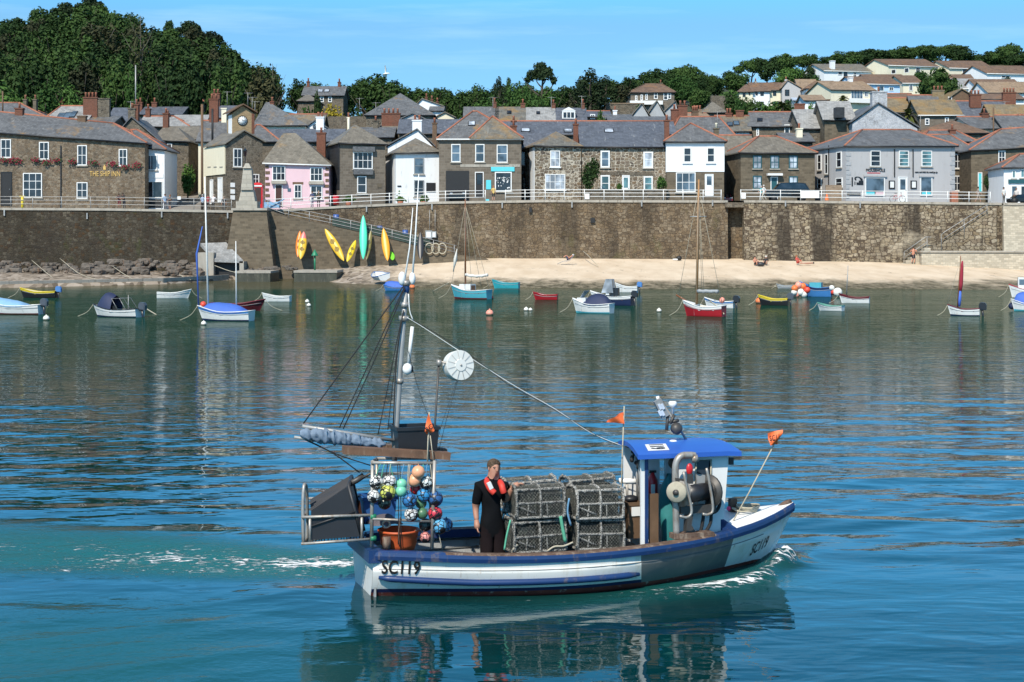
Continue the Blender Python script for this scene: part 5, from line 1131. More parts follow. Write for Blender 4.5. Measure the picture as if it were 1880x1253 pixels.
M['frond']=leaf_mat('palm_frond',(.04,.055,.012),(.10,.11,.03),(.14,.12,.04))
def palm(px,y,w,Y,yb,lab):
 q=P(px,y+w*.15,Y);R_=w/2/F*Y;r=thing('palm_tree',lab,'palm',(q.x,q.y,wz(yb,Y)))
 b=MB();b.tube([(q.x,q.y,wz(yb,Y)-2),q],.22,7);b.build('trunk',M['bark'],r)
 b=MB();rr_=random.Random(px)
 for i in range(46):
  a=rr_.uniform(0,6.3);el=rr_.uniform(-.3,1.3);d=Vector((math.cos(a)*math.cos(el),math.sin(a)*math.cos(el),math.sin(el)));s_=d.cross(Vector((0,0,1))).normalized()*.16
  pts=[q+d*R_*t-Vector((0,0,1))*R_*.45*t*t for t in(0,.3,.6,.85,1.05)]
  ww=(.3,1,1,.7,.1)
  b.add([p+s_*k for p,k in zip(pts,ww)]+[p-s_*k for p,k in zip(pts,ww)],[(j,j+1,j+6,j+5)for j in range(4)])
 b.build('crown',M['frond'],r,fix=False)
palm(1668,205,52,205,250,'palm tree with arching fronds beside the pale stone gable');palm(1436,190,50,258,205,'pale palm in the garden below the modern terrace');palm(1548,178,26,215,196,'small palm above the slate-hung dormer');palm(1740,203,22,214,240,'little palm in front of the golden roofed house')if False else None
KN=np.array([0,.15,.35,.55,.75,.9,1])
PW=np.polyfit(KN,[.567,.836,.999,1.003,.84,.38,.03],5);PZ=np.polyfit(KN,[.53,.503,.461,.488,.547,.622,.731],5);PWL=np.polyfit(KN,[.425,.604,.85,.857,.564,.178,-.05],5)
def BP(px,py,v):
 """where the sight line of a photo pixel meets the upright plane y = v of the boat's frame"""
 o=BMI@Vector((0,0,H));d=(BMI@P(px,py,1.))-o
 t=(v-o.y)/d.y;return o+d*t
def bpx(q):w_=BM@Vector(q);return CX+F*w_.x/w_.y,YH+F*(H-w_.z)/w_.y
def hull_pt(t,s,side=-1,out=0.):
 """t along the length, s from the rail (0) to the waterline (1) and on to the keel (2)"""
 w_,z,wl=float(np.polyval(PW,t)),float(np.polyval(PZ,t)),max(0.,float(np.polyval(PWL,t)))
 if s<=1:
  v=w_+(wl-w_)*s+.045*math.sin(math.pi*s)*(1-t**3);zz=z*(1-s);u=t*BL*(1-.07*s)
 else:
  k=s-1;v=wl*(1-k)**.6 if k<1 else 0;zz=-.42*k;u=t*BL*(.93-.04*k)
 return Vector((u-.05*(1-s)*(1-t)*2*0,side*(max(v,.012)+out),zz))
def t_for(px,s=0.):
 a,b=0.,1.
 for _ in range(40):
  m=(a+b)/2
  if bpx(hull_pt(m,s))[0]<px:a=m
  else:b=m
 return(a+b)/2
t=NT('hull_white');p_=t.pos()
c_=t.mix(t.ramp(t.noise(t.scaled(p_,(5.,5.,.5)),1.,5,.7),[(.52,0.),(.80,.6)]),(.72,.71,.67),(.50,.42,.26))
c_=t.mix(t.ramp(t.noise(t.scaled(p_,(9.,9.,.35)),1.,3,.6),[(.66,0.),(.76,.85)]),c_,(.36,.19,.06))
c_=t.mix(t.ramp(t.noise(p_,14,5,.75),[(.62,0.),(.72,.5)]),c_,(.30,.30,.28));M['hull_white']=t.out(c_,.45)
M['hull_grey']=paint('hull_grey',(.135,.14,.138),.5,.15,2,dirt=(.2,.19,.17),damt=.2)
M['boat_blue']=paint('boat_blue',(.010,.038,.13),.42,.15,3,dirt=(.16,.125,.10),damt=.2)
M['boot_blue']=paint('boot_blue',(.010,.016,.07),.45,.2,3)
M['antifoul']=paint('antifouling_red',(.15,.03,.02),.7,.35,4,dirt=(.4,.38,.33),damt=.12)
M['worn_wood']=paint('worn_wood',(.11,.065,.045),.8,.4,6,dirt=(.26,.2,.15),damt=.4,bump=.3)
M['inner_grey']=paint('inner_grey',(.33,.34,.34),.6,.15,2,dirt=(.17,.15,.12),damt=.3)
M['deck_white']=paint('deck_white',(.80,.80,.78),.5,.03,2)
M['roof_blue']=paint('roof_blue',(.03,.115,.47),.38,.08,2)
M['dark_floor']=paint('dark_floor',(.06,.055,.05),.8,.3,3)
M['steel']=paint('weathered_steel',(.36,.34,.31),.42,.25,6,dirt=(.22,.14,.08),damt=.35,metal=.35)
M['steel_dark']=paint('greasy_steel',(.075,.07,.065),.5,.3,6,metal=.3)
M['rope_pale']=paint('pale_rope',(.42,.38,.29),.85,.2,12)
M['rope_black']=paint('black_rope',(.014,.014,.015),.8,.2,12)
M['rope_blue']=paint('blue_rope',(.14,.30,.46),.8,.2,12)
M['rope_green']=paint('green_rope',(.10,.38,.24),.8,.2,12)
M['black_plastic']=paint('black_plastic',(.018,.019,.022),.42,.15,3)
M['fluor_orange']=paint('fluorescent_orange',(.85,.16,.04),.6,.08,4)
M['orange_tub']=paint('orange_tub',(.55,.10,.028),.5,.15,4,dirt=(.3,.08,.03),damt=.2)
M['lettering']=paint('black_lettering',(.012,.012,.012),.5)
boat=thing('fishing_boat','white and blue open fishing boat with wheelhouse, SC119 on its side, underway in the foreground','fishing boat',tuple(BM@Vector((2.6,0,0))))
TS=sorted(set([0,.02,.05,.09,.14,.2,.26,.32,.38,.44,.5,.56,.62,.68,.74,.80,.85,.89,.93,.96,.985,1]+[t_for(1177),t_for(1352)]))
tg0,tg1=t_for(1177)-1e-6,t_for(1352)-1e-6
SS=[0,.07,.14,.22,.29,.36,.37,.45,.53,.61,.69,.76,.83,.92,1.0,1.1,1.35,1.7,2.0]
ta,tb=t_for(1177),t_for(1352)
HT=[t for t in TS if t<ta-.012]+[lambda s:t_for(1177,min(s,1.2))]+[t for t in TS if ta+.055<t<tb-.012]+[lambda s:t_for(1352-24*min(s,1),min(s,1.2))]+[t for t in TS if t>tb+.05]
iA,iB=[i for i,t in enumerate(HT)if callable(t)]
b=MB(BM)
for side in(-1,1):
 rows=[]
 for t in HT:rows.append([hull_pt(t(s)if callable(t)else t,s,side,.008 if.365<s<.9 and(callable(t)or t<.99)else 0)for s in SS])
 def mf(i,j):
  s=SS[j]
  if s>=.92:return 3
  if s>=.83 and i<iA:return 2
  return 1 if iA<=i<iB else 0
 b.grid(rows,mf=mf,smooth=True)
tr_=[hull_pt(0,s,-1)for s in SS if s<=1.7]+[hull_pt(0,s,1)for s in reversed([s for s in SS if s<=1.7])]
b.poly(tr_,0)
hull=b.build('hull',[M['hull_white'],M['hull_grey'],M['boot_blue'],M['antifoul']],boat)
for p in hull.data.polygons:
 if len(p.vertices)>6:p.use_smooth=False
b=MB(BM)
for side in(-1,1):
 rows=[]
 for t in TS:
  q=hull_pt(t,0,side);k=min(1,(1-t)/.06+.15);i_=-.12*k
  z=q.z;rows.append([Vector((q.x,q.y+side*a,z+dz))for a,dz in((i_,-.09),(i_,.012),(.0,.02),(.028,.0),(.036,-.04),(.026,-.085),(0,-.09))])
 b.grid([r_+[r_[0]]for r_ in rows],smooth=False,mf=lambda i,j:1 if.10<TS[i]<.70 and j in(1,2)else 0)
q0,q1=hull_pt(0,0,-1),hull_pt(0,0,1)
b.bx((-.06,q0.y-.04,q0.z-.12),(.10,q1.y+.04,q0.z+.022),0)
rail=b.build('gunwale',[M['boat_blue'],M['worn_wood']],boat)
b=MB(BM);pts=[]
for k in range(25):
 x=694+(1172-694)*k/24;s=.55+.115*min(1,k/9)**.7;t=t_for(x,s);pts.append(hull_pt(t,s,-1,.03))
b.tube(pts,[.02]+[.038]*23+[.02],8);b.build('rubbing_strake',M['boat_blue'],boat)
b=MB(BM);b.tube([Vector((p.x,-p.y,p.z))for p in pts],.038,8);b.build('rubbing_strake',M['boat_blue'],boat)
b=MB(BM);b.tube([hull_pt(t,.367,-1,.006)for t in np.linspace(.012,.93,40)],.0055,4);b.build('plank_seam',M['hull_grey'],boat)
FLOOR=-.27
b=MB(BM)
for side in(-1,1):
 rows=[]
 for t in[x for x in TS if x<.83]:
  rows.append([hull_pt(max(t,.012),s,side,-.045)for s in(.03,.2,.4,.6,.8,1.,1.2)])
 b.grid(rows)
b.build('inner_planking',M['inner_grey'],boat)
b=MB(BM)
for k in range(3):b.tube([hull_pt(t,.25+.22*k,1,-.055)for t in np.linspace(.02,.80,24)],.012,4)
b.build('stringers',M['hull_grey'],boat)
b=MB(BM);rows=[[Vector((t*BL*.93,-hull_pt(t,1.2)[1]*-1*.98*sgn,FLOOR))for sgn in(-1,1)]for t in[x for x in TS if.01<x<.83]]
b.grid(rows,smooth=False);b.build('floor',M['dark_floor'],boat)
b=MB(BM);b.bx((.03,-.50,-.3),(.05,.50,.45));b.build('transom_lining',M['inner_grey'],boat)
def on_hull(body,px,py,hpx,wpx,shear=0,bold=.02,rise=0.):
 vs_,fs_=text_mesh(body,1,.0,shear,1.05,bold)
 x0,x1=min(v.x for v in vs_),max(v.x for v in vs_);y0,y1=min(v.y for v in vs_),max(v.y for v in vs_)
 c=BP(px,py,-.8)
 for _ in range(4):
  t=max(0.,min(.98,c.x/BL/.97));s=1-c.z/float(np.polyval(PZ,t));c=BP(px,py,hull_pt(t,min(max(s,0),1)).y)
 kx=F/(BM@c).y;W,Hh=wpx/kx/math.cos(BA),hpx/kx
 out=[]
 for v in vs_:
  u=c.x+((v.x-x0)/(x1-x0)-.5)*W;z=c.z+((v.y-y0)/(y1-y0)-.5)*Hh+rise*(u-c.x)
  t=u/BL
  for _ in range(6):s=min(max(1-z/float(np.polyval(PZ,t)),0),1);t=u/(BL*(1-.07*s))
  q=hull_pt(t,s,-1,.02);out.append(Vector((u,q.y,z)))
 b=MB(BM);b.add(out,fs_);return b.build('lettering',M['lettering'],hull,fix=False)
on_hull('SC119',735.5,1042,27,64,0,.02,-.02);on_hull('SC119',1397,1003,23,42,.28,.012,.28)
b=MB(BM);rows=[]
td=t_for(1350)
for t in[td]+[x for x in TS if x>td+.01]:
 q=hull_pt(t,0,-1);w_=-q.y;rows.append([Vector((q.x,w_*k*.99,q.z+.015+.055*(1-k*k)*min(1,w_*2)))for k in(-1,-.7,-.35,0,.35,.7,1)])
b.grid(rows);b.build('foredeck',M['deck_white'],boat)
b=MB(BM);q=hull_pt(td,0,-1);w_=-q.y
for side in(-1,1):b.slab([Vector((q.x-.02,side*w_*.99,q.z-.02)),Vector((q.x-.02,side*w_*.99,q.z+.03)),Vector((q.x-.26,side*.45,q.z+.22)),Vector((q.x-.26,side*.45,q.z-.05))],.04,0,(1,0,0))
b.slab([Vector((q.x-.26,-.45,q.z-.3)),Vector((q.x-.26,-.45,q.z+.22)),Vector((q.x-.26,.45,q.z+.22)),Vector((q.x-.26,.45,q.z-.3))],.04,0,(1,0,0))
b.build('breakwater',M['boat_blue'],boat)
b=MB(BM);b.poly([Vector((q.x+.01,-w_*.98,q.z+.01)),Vector((q.x+.01,w_*.98,q.z+.01)),Vector((q.x+.01,w_*.62,.2)),Vector((q.x+.01,-w_*.62,.2))]);b.build('bulkhead',M['deck_white'],boat)
b=MB(BM);b.tube([BP(1426,936,0),BP(1440,926,0),BP(1452,920,0)],[.035,.04,.028],7);b.build('stem_head',M['worn_wood'],boat)
b=MB(BM);b.tube([hull_pt(1,s,0)+Vector((.01,0,0))for s in(0,.3,.6,1,1.5)],.03,6);b.build('stem',M['hull_white'],boat)
b=MB(BM);b.box(BP(1345,930,.05)+Vector((0,0,0)),(.085,.085,.2));b.box(BP(1345,935,.05),(.05,.24,.03));b.build('bollard',M['worn_wood'],boat)
VN,VF=-.58,.50
uA=BP(1177,900,VN).x;uD0=BP(1190,900,VN).x;uD1=BP(1243,900,VN).x;uF0=BP(1338,840,VN).x;uF1=BP(1323,985,VN).x
zR=BP(1260,837,VN).z;zB=.20
def slantu(z):return uF1+(uF0-uF1)*(z-zB)/(zR-zB)
b=MB(BM);th=.035
def pan(u0,u1,z0,z1,v,m=0):
 b.slab([Vector((slantu(z0)if u1=='F' else u1,v,z0)),Vector((slantu(z1)if u1=='F' else u1,v,z1)),Vector((u0,v,z1)),Vector((u0,v,z0))],th,m,(0,1,0))
wu0,wu1=BP(1277,870,VN).x,BP(1305,870,VN).x;wz0,wz1=BP(1290,893,VN).z,BP(1290,845,VN).z
pan(uA,uD0,FLOOR,zR,VN);pan(uD1,wu0,.1,zR,VN);pan(wu1,'F',.30,zR,VN);pan(wu0,wu1,.2,wz0,VN);pan(wu0,wu1,wz1,zR,VN)
fu0,fu1=BP(1211,860,VF).x,BP(1240,860,VF).x;fz0,fz1=BP(1222,889,VF).z,BP(1222,843,VF).z
pan(uA+.2,fu0,FLOOR,zR,VF);pan(fu1,wu0+.05,FLOOR,zR,VF);pan(wu1-.05,'F',.25,zR,VF);pan(fu0,fu1,FLOOR,fz0,VF);pan(fu0,fu1,fz1,zR,VF);pan(wu0+.05,wu1-.05,.15,wz0,VF);pan(wu0+.05,wu1-.05,wz1,zR,VF)
wh=b.build('wheelhouse',M['white_paint'],boat)
b=MB(BM)
for(y0,y1,z0,z1)in((VN+.036,VF-.001,.30,wz0),(VN+.036,VF-.001,wz1,zR),(VN+.036,VN+.11,wz0+.001,wz1-.001),(-.07,.0,wz0+.001,wz1-.001),(VF-.09,VF-.001,wz0+.001,wz1-.001)):
 b.slab([Vector((slantu(z0)-.04,y0,z0)),Vector((slantu(z0)-.04,y1,z0)),Vector((slantu(z1)-.04,y1,z1)),Vector((slantu(z1)-.04,y0,z1))],.036,0,(1,0,0))
b.build('front_wall',M['white_paint'],wh)
t=NT('clear_pane');tr=t.n('ShaderNodeBsdfTransparent');mx=t.n('ShaderNodeMixShader');t.set(mx,0,.22);t.t.links.new(tr.outputs[0],mx.inputs[1]);t.t.links.new(t.b.outputs[0],mx.inputs[2]);t.t.links.new(mx.outputs[0],t.t.nodes['Material Output'].inputs[0])
tr.inputs[0].default_value=(.86,.93,.95,1);M['clear_pane']=t.out((.3,.45,.5),.05)
b=MB(BM);b.bx((wu0,VN+.012,wz0),(wu1,VN+.02,wz1));b.build('pane',M['win_dark'],wh)
b=MB(BM);b.bx((fu0,VF+.012,fz0),(fu1,VF+.018,fz1));b.build('pane',M['clear_pane'],wh)
b=MB(BM);b.bx((wu0+.05,VF+.012,wz0),(wu1-.05,VF+.018,wz1));b.build('pane',M['clear_pane'],wh)
for(y0,y1)in((VN+.11,-.07),(.0,VF-.09)):
 b=MB(BM);b.slab([Vector((slantu(wz0)-.03,y0,wz0)),Vector((slantu(wz0)-.03,y1,wz0)),Vector((slantu(wz1)-.03,y1,wz1)),Vector((slantu(wz1)-.03,y0,wz1))],.008,0,(1,0,0));b.build('pane',M['clear_pane'],wh)
b=MB(BM);fr=[Vector((wu0,VN-.008,wz0)),Vector((wu0,VN-.008,wz1)),Vector((wu1,VN-.008,wz1)),Vector((wu1,VN-.008,wz0))];b.tube(fr,.014,6,closed=True);b.build('window_frame',M['rope_pale'],wh)
b=MB(BM);b.bx((uD0-.045,VN-.012,FLOOR),(uD0-.002,VN-.001,zR));b.build('door_edge',M['boat_blue'],wh)
b=MB(BM);b.bx((uD0+.03,VN+.04,FLOOR),(uD0+.15,VN+.06,BP(1200,908,VN).z));b.build('door_board',M['timber_brown'],wh)
b=MB(BM);rows=[]
rA,rF=BP(1172,838,VN-.08).x-.02,BP(1359,830,VN-.08).x
for k in range(9):
 x=rA+(rF-rA)*k/8;rows.append([Vector((x+(1-k/8)*.24*(v+.7)/1.3,v,zR+.042+.08*(1-((v+.05)/.68)**2)+(0 if k<8 else-.012)))for v in(-.70,-.6,-.4,-.2,0,.2,.4,.5,.58)])
top_=[r_[:]for r_ in rows];b.grid(top_)
b.grid([[p+Vector((0,0,-.055))for p in r_]for r_ in rows])
for e in([r_[0]for r_ in rows],[r_[-1]for r_ in rows],rows[0],rows[-1]):b.grid([[p,p+Vector((0,0,-.055))]for p in e],smooth=False)
rf=b.build('roof',M['roof_blue'],boat)
b=MB(BM);k=[BP(1184,819,-.30),BP(1222,817,-.30),BP(1229,831,-.58),BP(1190,833,-.58)]
def roofz(p):return Vector((p.x,p.y,zR+.042+.08*(1-((p.y+.05)/.68)**2)))
b.slab([roofz(p)+Vector((0,0,.004))for p in k],-.004);b.build('number_board',M['white_paint'],rf)
vs_,fs_=text_mesh('119',1,0,0,1.1,.03);x0,x1=min(v.x for v in vs_),max(v.x for v in vs_);y0,y1=min(v.y for v in vs_),max(v.y for v in vs_)
b=MB(BM);out=[]
for v in vs_:
 a,c_=(v.x-x0)/(x1-x0)*.76+.12,(v.y-y0)/(y1-y0)*.70+.15
 q=roofz((k[0]*(1-a)+k[3]*a)*(1-c_)+(k[1]*(1-a)+k[2]*a)*c_);out.append(q+Vector((0,0,.011)))
b.add(out,fs_);b.build('lettering',M['lettering'],rf,fix=False)
b=MB(BM);b.tube([BP(1208,815,.1),BP(1212,810,.1),BP(1265,808,.1),BP(1270,814,.1)],.014,6);b.build('grab_rail',M['worn_wood'],rf)
b=MB(BM);b.lathe([(.06,0),(.06,.04),(.03,.06)],BP(1236,817,-.1),10);b.build('roof_light',M['white_paint'],rf)
b=MB(BM);b.tube([BP(1264,814,0),BP(1244,782,0),BP(1210,733,0)],.016,7);ae=b.build('aerial_mast',M['steel'],boat)
b=MB(BM);b.lathe([(.02,0),(.02,.13),(.05,.15),(.055,.19),(.04,.21)],BP(1235,768,0),12);b.build('satellite_aerial',M['white_paint'],ae)
b=MB(BM);q=Matrix.Rotation(R(-28),3,'Y');b.box(BP(1214,750,-.04),(.10,.05,.24),0,q);b.build('floodlight',M['galv'],ae)
b=MB(BM)
for dx in(-.018,.018):
 for dz in(-.06,.02):b.box(BP(1214,750,-.075)+Vector((dx,0,dz)),(.035,.02,.07),0,q)
b.build('lamp_glass',M['win_pale'],ae)
b=MB(BM);b.lathe([(.075,0),(.07,.05),(.03,.08)],BP(1241,788,-.06),14,0,Matrix.Rotation(R(65),3,'X'));b.build('deck_lamp',M['steel_dark'],ae)
b=MB(BM);b.cyl(BP(1209,736,0),BP(1207,728,0),.022,8);b.build('mast_light',M['white_paint'],ae)
for i,(a,c_)in enumerate((((1226,760),(1224,790)),((1238,762),(1230,778)),((1233,775),(1246,772)))):b=MB(BM);b.tube([BP(a[0],a[1],-.02),BP(c_[0],c_[1],-.03)],.022,6);b.build('bracket',M['steel_dark'],ae)
b=MB(BM);b.box(BP(1338,847,VN)+Vector((.03,0,0)),(.05,.05,.09));b.build('side_light',M['black_plastic'],wh)
for(x0,y0,x1,y1,v)in((1168,833,1171,925,.1),(1173,822,1176,930,-.2),(1151,880,1152,940,.2)):
 b=MB(BM);b.cyl(BP(x0,y0,v),BP(x1,y1,v),.016,7);b.build('support_pipe',M['steel'],boat)
b=MB(BM);b.cyl(BP(1137,883,.2),BP(1178,885,.2),.035,10);b.build('white_roller',M['deck_white'],boat)
VH=-.80
b=MB(BM);b.box(BP(1270,982,VH),(.52,.16,.06));ph=b.build('pot_hauler',M['worn_wood'],boat)
b=MB(BM);b.tube(curve_pts([BP(1242,982,VH),BP(1241,940,VH),BP(1240,880,VH),BP(1241,852,VH),BP(1250,838,VH),BP(1266,836,VH),BP(1276,837,VH)],5),.042,10);b.cyl(BP(1274,837,VH),BP(1277,848,VH),.045,10);b.build('davit',M['steel'],ph)
b=MB(BM);b.ball(BP(1266,862,VH),.045,10,8,0,(1,.6,1.6));b.build('block',M['red_gloss'],ph)
b=MB(BM);b.box(BP(1267,879,VH),(.06,.05,.12));b.build('hook',M['steel_dark'],ph)
def axial(prof,c,m):bb=MB(BM);bb.lathe(prof,c,20,0,Matrix.Rotation(R(90),3,'Y')@Matrix.Identity(3));return bb
qz=Matrix.Rotation(R(90),3,'Y')
qa=Matrix.Rotation(R(28),3,'Z')@qz;qw=Matrix.Rotation(R(52),3,'Z')@qz
b=MB(BM);b.lathe([(.105,-.19),(.105,.14)],BP(1280,905,VH),20,0,qa);b.build('drum',M['black_plastic'],ph)
b=MB(BM);b.lathe([(.13,0),(.13,.03),(.20,.03),(.20,0)],BP(1300,902,VH+.06),20,0,qa);b.build('end_plate',M['steel_dark'],ph)
b=MB(BM);b.lathe([(.115,-.02),(.125,0),(.125,.03),(.10,.05)],BP(1242,904,VH-.12),22,0,qw);b.lathe([(.035,-.05),(.035,-.0)],BP(1242,904,VH-.12),12,1,qw);b.build('hauling_wheel',[M['rope_pale'],M['steel_dark']],ph)
b=MB(BM);b.lathe([(.155,0),(.15,.03)],BP(1250,907,VH-.06),20,0,qw);b.build('wheel_guard',M['steel'],ph)
b=MB(BM);b.slab([BP(1240,878,VH-.05),BP(1258,880,VH-.05),BP(1262,930,VH-.05),BP(1246,930,VH-.05)],.02,0,(0,1,0));b.build('side_plate',M['steel_dark'],ph)
b=MB(BM);b.slab([BP(1278,870,VH+.1),BP(1302,874,VH+.1),BP(1312,930,VH+.1),BP(1282,934,VH+.1)],.02,0,(0,1,0));b.build('side_plate',M['galv'],ph)
b=MB(BM);b.bx(BP(1250,930,VH-.03),BP(1310,939,VH+.05));b.build('trough',M['steel_dark'],ph)
for pts in([(1255,867),(1262,900),(1270,938),(1262,950),(1248,948)],[(1297,860),(1303,890),(1309,935),(1300,945),(1290,944)]):
 b=MB(BM);b.tube(curve_pts([BP(x,y,VH-.17)for x,y in pts],4),.017,7);b.build('guard_bar',M['steel'],ph)
b=MB(BM);b.slab([BP(1263,938,VH),BP(1274,938,VH),BP(1270,965,VH),BP(1282,983,VH),BP(1260,983,VH)],.1,0,(0,1,0));b.build('pedestal',M['steel_dark'],ph)
for pts in([(1303,888),(1316,900),(1322,920),(1316,938),(1300,943)],[(1292,944),(1289,965),(1285,982)],[(1306,944),(1304,962),(1294,980)]):
 b=MB(BM);b.tube(curve_pts([BP(x,y,VH+.08)for x,y in pts],4),.022,7);b.build('hose',M['rope_black'],ph)
def pipe(name,pts,v,r_=.02,par=None,m='steel',vv=None):bb=MB(BM);bb.tube([BP(x,y,v if vv is None else vv[i])for i,(x,y)in enumerate(pts)],r_,8);return bb.build(name,M[m],par or boat)
gb=MB(BM);gb.tube([BP(682,1005,-.5),BP(684,846,-.5)],.022,8);ga=gb.build('gantry',M['steel'],boat)
pipe('gantry_post',[(793,1008),(798,846)],-.55,.022,ga);pipe('gantry_post',[(690,960),(692,842)],.45,.02,ga);pipe('gantry_post',[(790,965),(792,838)],.5,.02,ga)
pipe('gantry_bar',[(682,850),(799,851)],-.52,.02,ga);pipe('gantry_bar',[(690,842),(794,842)],.45,.018,ga);pipe('gantry_bar',[(684,953),(790,958)],-.52,.015,ga)
pipe('gantry_bar',[(684,848),(691,842)],0,.018,ga,vv=(-.5,.45));pipe('gantry_bar',[(798,848),(793,839)],0,.018,ga,vv=(-.52,.48))
rb=MB(BM);rb.tube(curve_pts([BP(557,998,-.45),BP(556,940,-.45),BP(557,905,-.42),BP(559,890,-.38),BP(563,900,-.3),BP(564,950,-.2),BP(563,996,-.2)],4),.02,8);rk=rb.build('stern_rack',M['steel'],boat)
for pts,vv in(([(555,999),(684,990)],(-.48,-.48)),([(555,950),(686,946)],(-.48,-.48)),([(566,916),(664,911)],(.2,.2)),([(560,994),(664,975)],(.2,.2)),([(555,999),(562,985)],(-.48,.2)),([(556,950),(563,938)],(-.48,.2)),([(569,952),(569,996)],(-.47,-.47)),([(664,950),(664,992)],(-.47,-.47))):
 b=MB(BM);b.tube([BP(x,y,v)for(x,y),v in zip(pts,vv)],.017,7);b.build('rack_bar',M['steel'],rk)
b=MB(BM)
for k in range(22):
 x=556+k*5.8;b.cyl(BP(x,998-k*.35,-.46),BP(x+rnd.uniform(-4,6),978,.15),.006,4)
b.build('netting',M['rope_black'],rk)
for(x,y)in((685,949),(685,989)):b=MB(BM);b.cyl(BP(x-5,y,-.5),BP(x+5,y,-.5),.032,8);b.build('clamp',M['marker_green'],rk)
b=MB(BM);b.cyl(BP(710,1007,-.52),BP(710,986,-.52),.05,8);b.build('stern_bitt',M['worn_wood'],boat)
VM=.05
b=MB(BM);b.tube([BP(724,846,VM),BP(728,780,VM),BP(737,640,VM),BP(746,522,VM)],[.036,.036,.032,.027],10);mast=b.build('mast',M['galv'],boat)
b=MB(BM);b.tube([BP(750,668,VM),BP(757,600,VM)],.022,8);b.build('topmast_tube',M['white_paint'],mast)
b=MB(BM);b.ball(BP(748,678,VM-.1),.06,12,8,0,(1,1,1.15));b.cyl(BP(750,678,VM-.1),BP(757,678,VM-.1),.045,10,1);b.build('camera_dome',[M['deck_white'],M['black_plastic']],mast)
for(y,r_)in((585,.062),(520,.045),(700,.045),(560,.05)):b=MB(BM);c_=BP(743-(y-560)*.065,y,VM);b.cyl(c_-Vector((0,0,.03)),c_+Vector((0,0,.03)),r_,9);b.build('mast_band',M['steel'],mast)
for pts,r0 in(([(742,520),(752,455),(758,382)],.012),([(757,512),(763,430),(769,320)],.013)):
 b=MB(BM);b.tube([BP(x,y,VM)for x,y in pts],[r0,r0*.7,r0*.35],6);b.build('whip_aerial',M['deck_white'],mast)
for(x,y,w_)in((738,512,.045),(757,512,.04),(746,530,.04)):b=MB(BM);b.ball(BP(x,y,VM),w_,8,6,0,(1,1,1.9));b.build('wrapped_fitting',M['deck_white']if x!=746 else M['boat_blue'],mast)
b=MB(BM);b.tube([BP(555,783,0),BP(640,796,0),BP(722,809,0)],.022,8);boom=b.build('boom',M['galv'],boat)
b=MB(BM);b.tube([BP(540,803,0),BP(600,812,0),BP(690,822,0)],.018,8);b.build('spar',M['galv'],boom)
M['sail_blue']=paint('faded_blue_sail',(.16,.22,.30),.8,.25,5,bump=.2)
rows=[]
for k in range(60):
 f=k/59;c_=BP(550+f*158,796+f*20,-.02);row=[]
 for j in range(18):
  a=6.283*j/17;rr_=(.050+.012*math.sin(f*5)+.034*mnoise.noise(Vector((f*22,math.cos(a)*2.2,math.sin(a)*2.2+3))))*min(1,f*9+.4,(1-f)*9+.4)*(1.0-.32*(1 if abs((f*4.2)%1-.5)<.07 else 0))
  row.append(c_+Vector((.0,math.cos(a)*rr_,math.sin(a)*rr_*1.3)))
 rows.append(row)
b=MB(BM);b.grid(rows);b.build('furled_sail',M['sail_blue'],boom)
for x in(613,634,660,600):b=MB(BM);y=790+(x-550)*.125;b.tube([BP(x,y-4,-.09),BP(x+2,y+14,-.10),BP(x+1,y+16,.05),BP(x,y-5,.05)],.006,5,closed=True);b.build('sail_tie',M['rope_blue'],boom)
pb=MB(BM);pb.tube([BP(795,850,-.1),BP(798,790,-.1),BP(806,662,-.1)],.013,7);po=pb.build('reflector_pole',M['steel_dark'],boat)
b=MB(BM);b.cyl(BP(806,664,-.1),BP(844,672,-.1),.012,6);b.cyl(BP(806,661,-.1),BP(806,672,-.1),.03,8);b.build('arm',M['steel'],po)
M['disc_white']=paint('translucent_white',(.66,.66,.62),.5,.08,3)
b=MB(BM);q=Matrix.Rotation(R(99),3,'X')@Matrix.Rotation(R(0),3,'Z');c_=BP(845,671,-.1)
q=Matrix.Rotation(R(10),3,'Z')@Matrix.Rotation(R(82),3,'X')
b.lathe([(.176,-.12),(.180,.0),(.176,.01),(.075,.012),(.07,.02),(.0,.022)],c_,40,0,q,smooth=False);b.build('radar_reflector',M['disc_white'],po)
b=MB(BM)
for k in range(6):
 a=k*R(30)+.2;d=q@Vector((math.cos(a)*.172,math.sin(a)*.172,.018));e=q@Vector((-math.cos(a)*.172,-math.sin(a)*.172,.018));b.cyl(c_+d,c_+e,0.0022,4)
b.ball(c_+q@Vector((0,0,.02)),.016,8,6);b.build('reflector_wires',M['galv'],po)
for pts,r_,m in(([(742,524),(650,650),(557,778)],.008,'rope_black'),([(742,528),(690,640),(623,786)],.007,'rope_black'),([(743,530),(697,640),(630,788)],.007,'rope_black'),([(741,570),(728,660),(722,782)],.008,'rope_black'),([(739,575),(724,680),(712,790)],.005,'rope_black'),([(736,590),(716,690),(694,798)],.006,'rope_black'),([(552,803),(610,832),(660,868)],.008,'rope_black'),([(556,806),(620,835),(680,855)],.007,'rope_black'),([(750,540),(752,570),(758,588)],.007,'deck_white'),([(745,582),(775,600),(830,636),(880,668),(950,712),(1020,752),(1085,795),(1150,822)],.004,'deck_white'),([(757,588),(800,612),(860,650),(930,704),(985,734),(1050,772),(1110,808),(1160,824)],.0045,'rope_black'),([(748,640),(770,720),(800,800)],.003,'rope_black'),([(840,700),(820,770),(800,850)],.003,'rope_black'),([(838,700),(808,790),(796,850)],.0025,'rope_black')):
 b=MB(BM);b.tube(curve_pts([BP(x,y,0)for x,y in pts],4),r_,5);b.build('rigging',M[m],boat)
b=MB(BM)
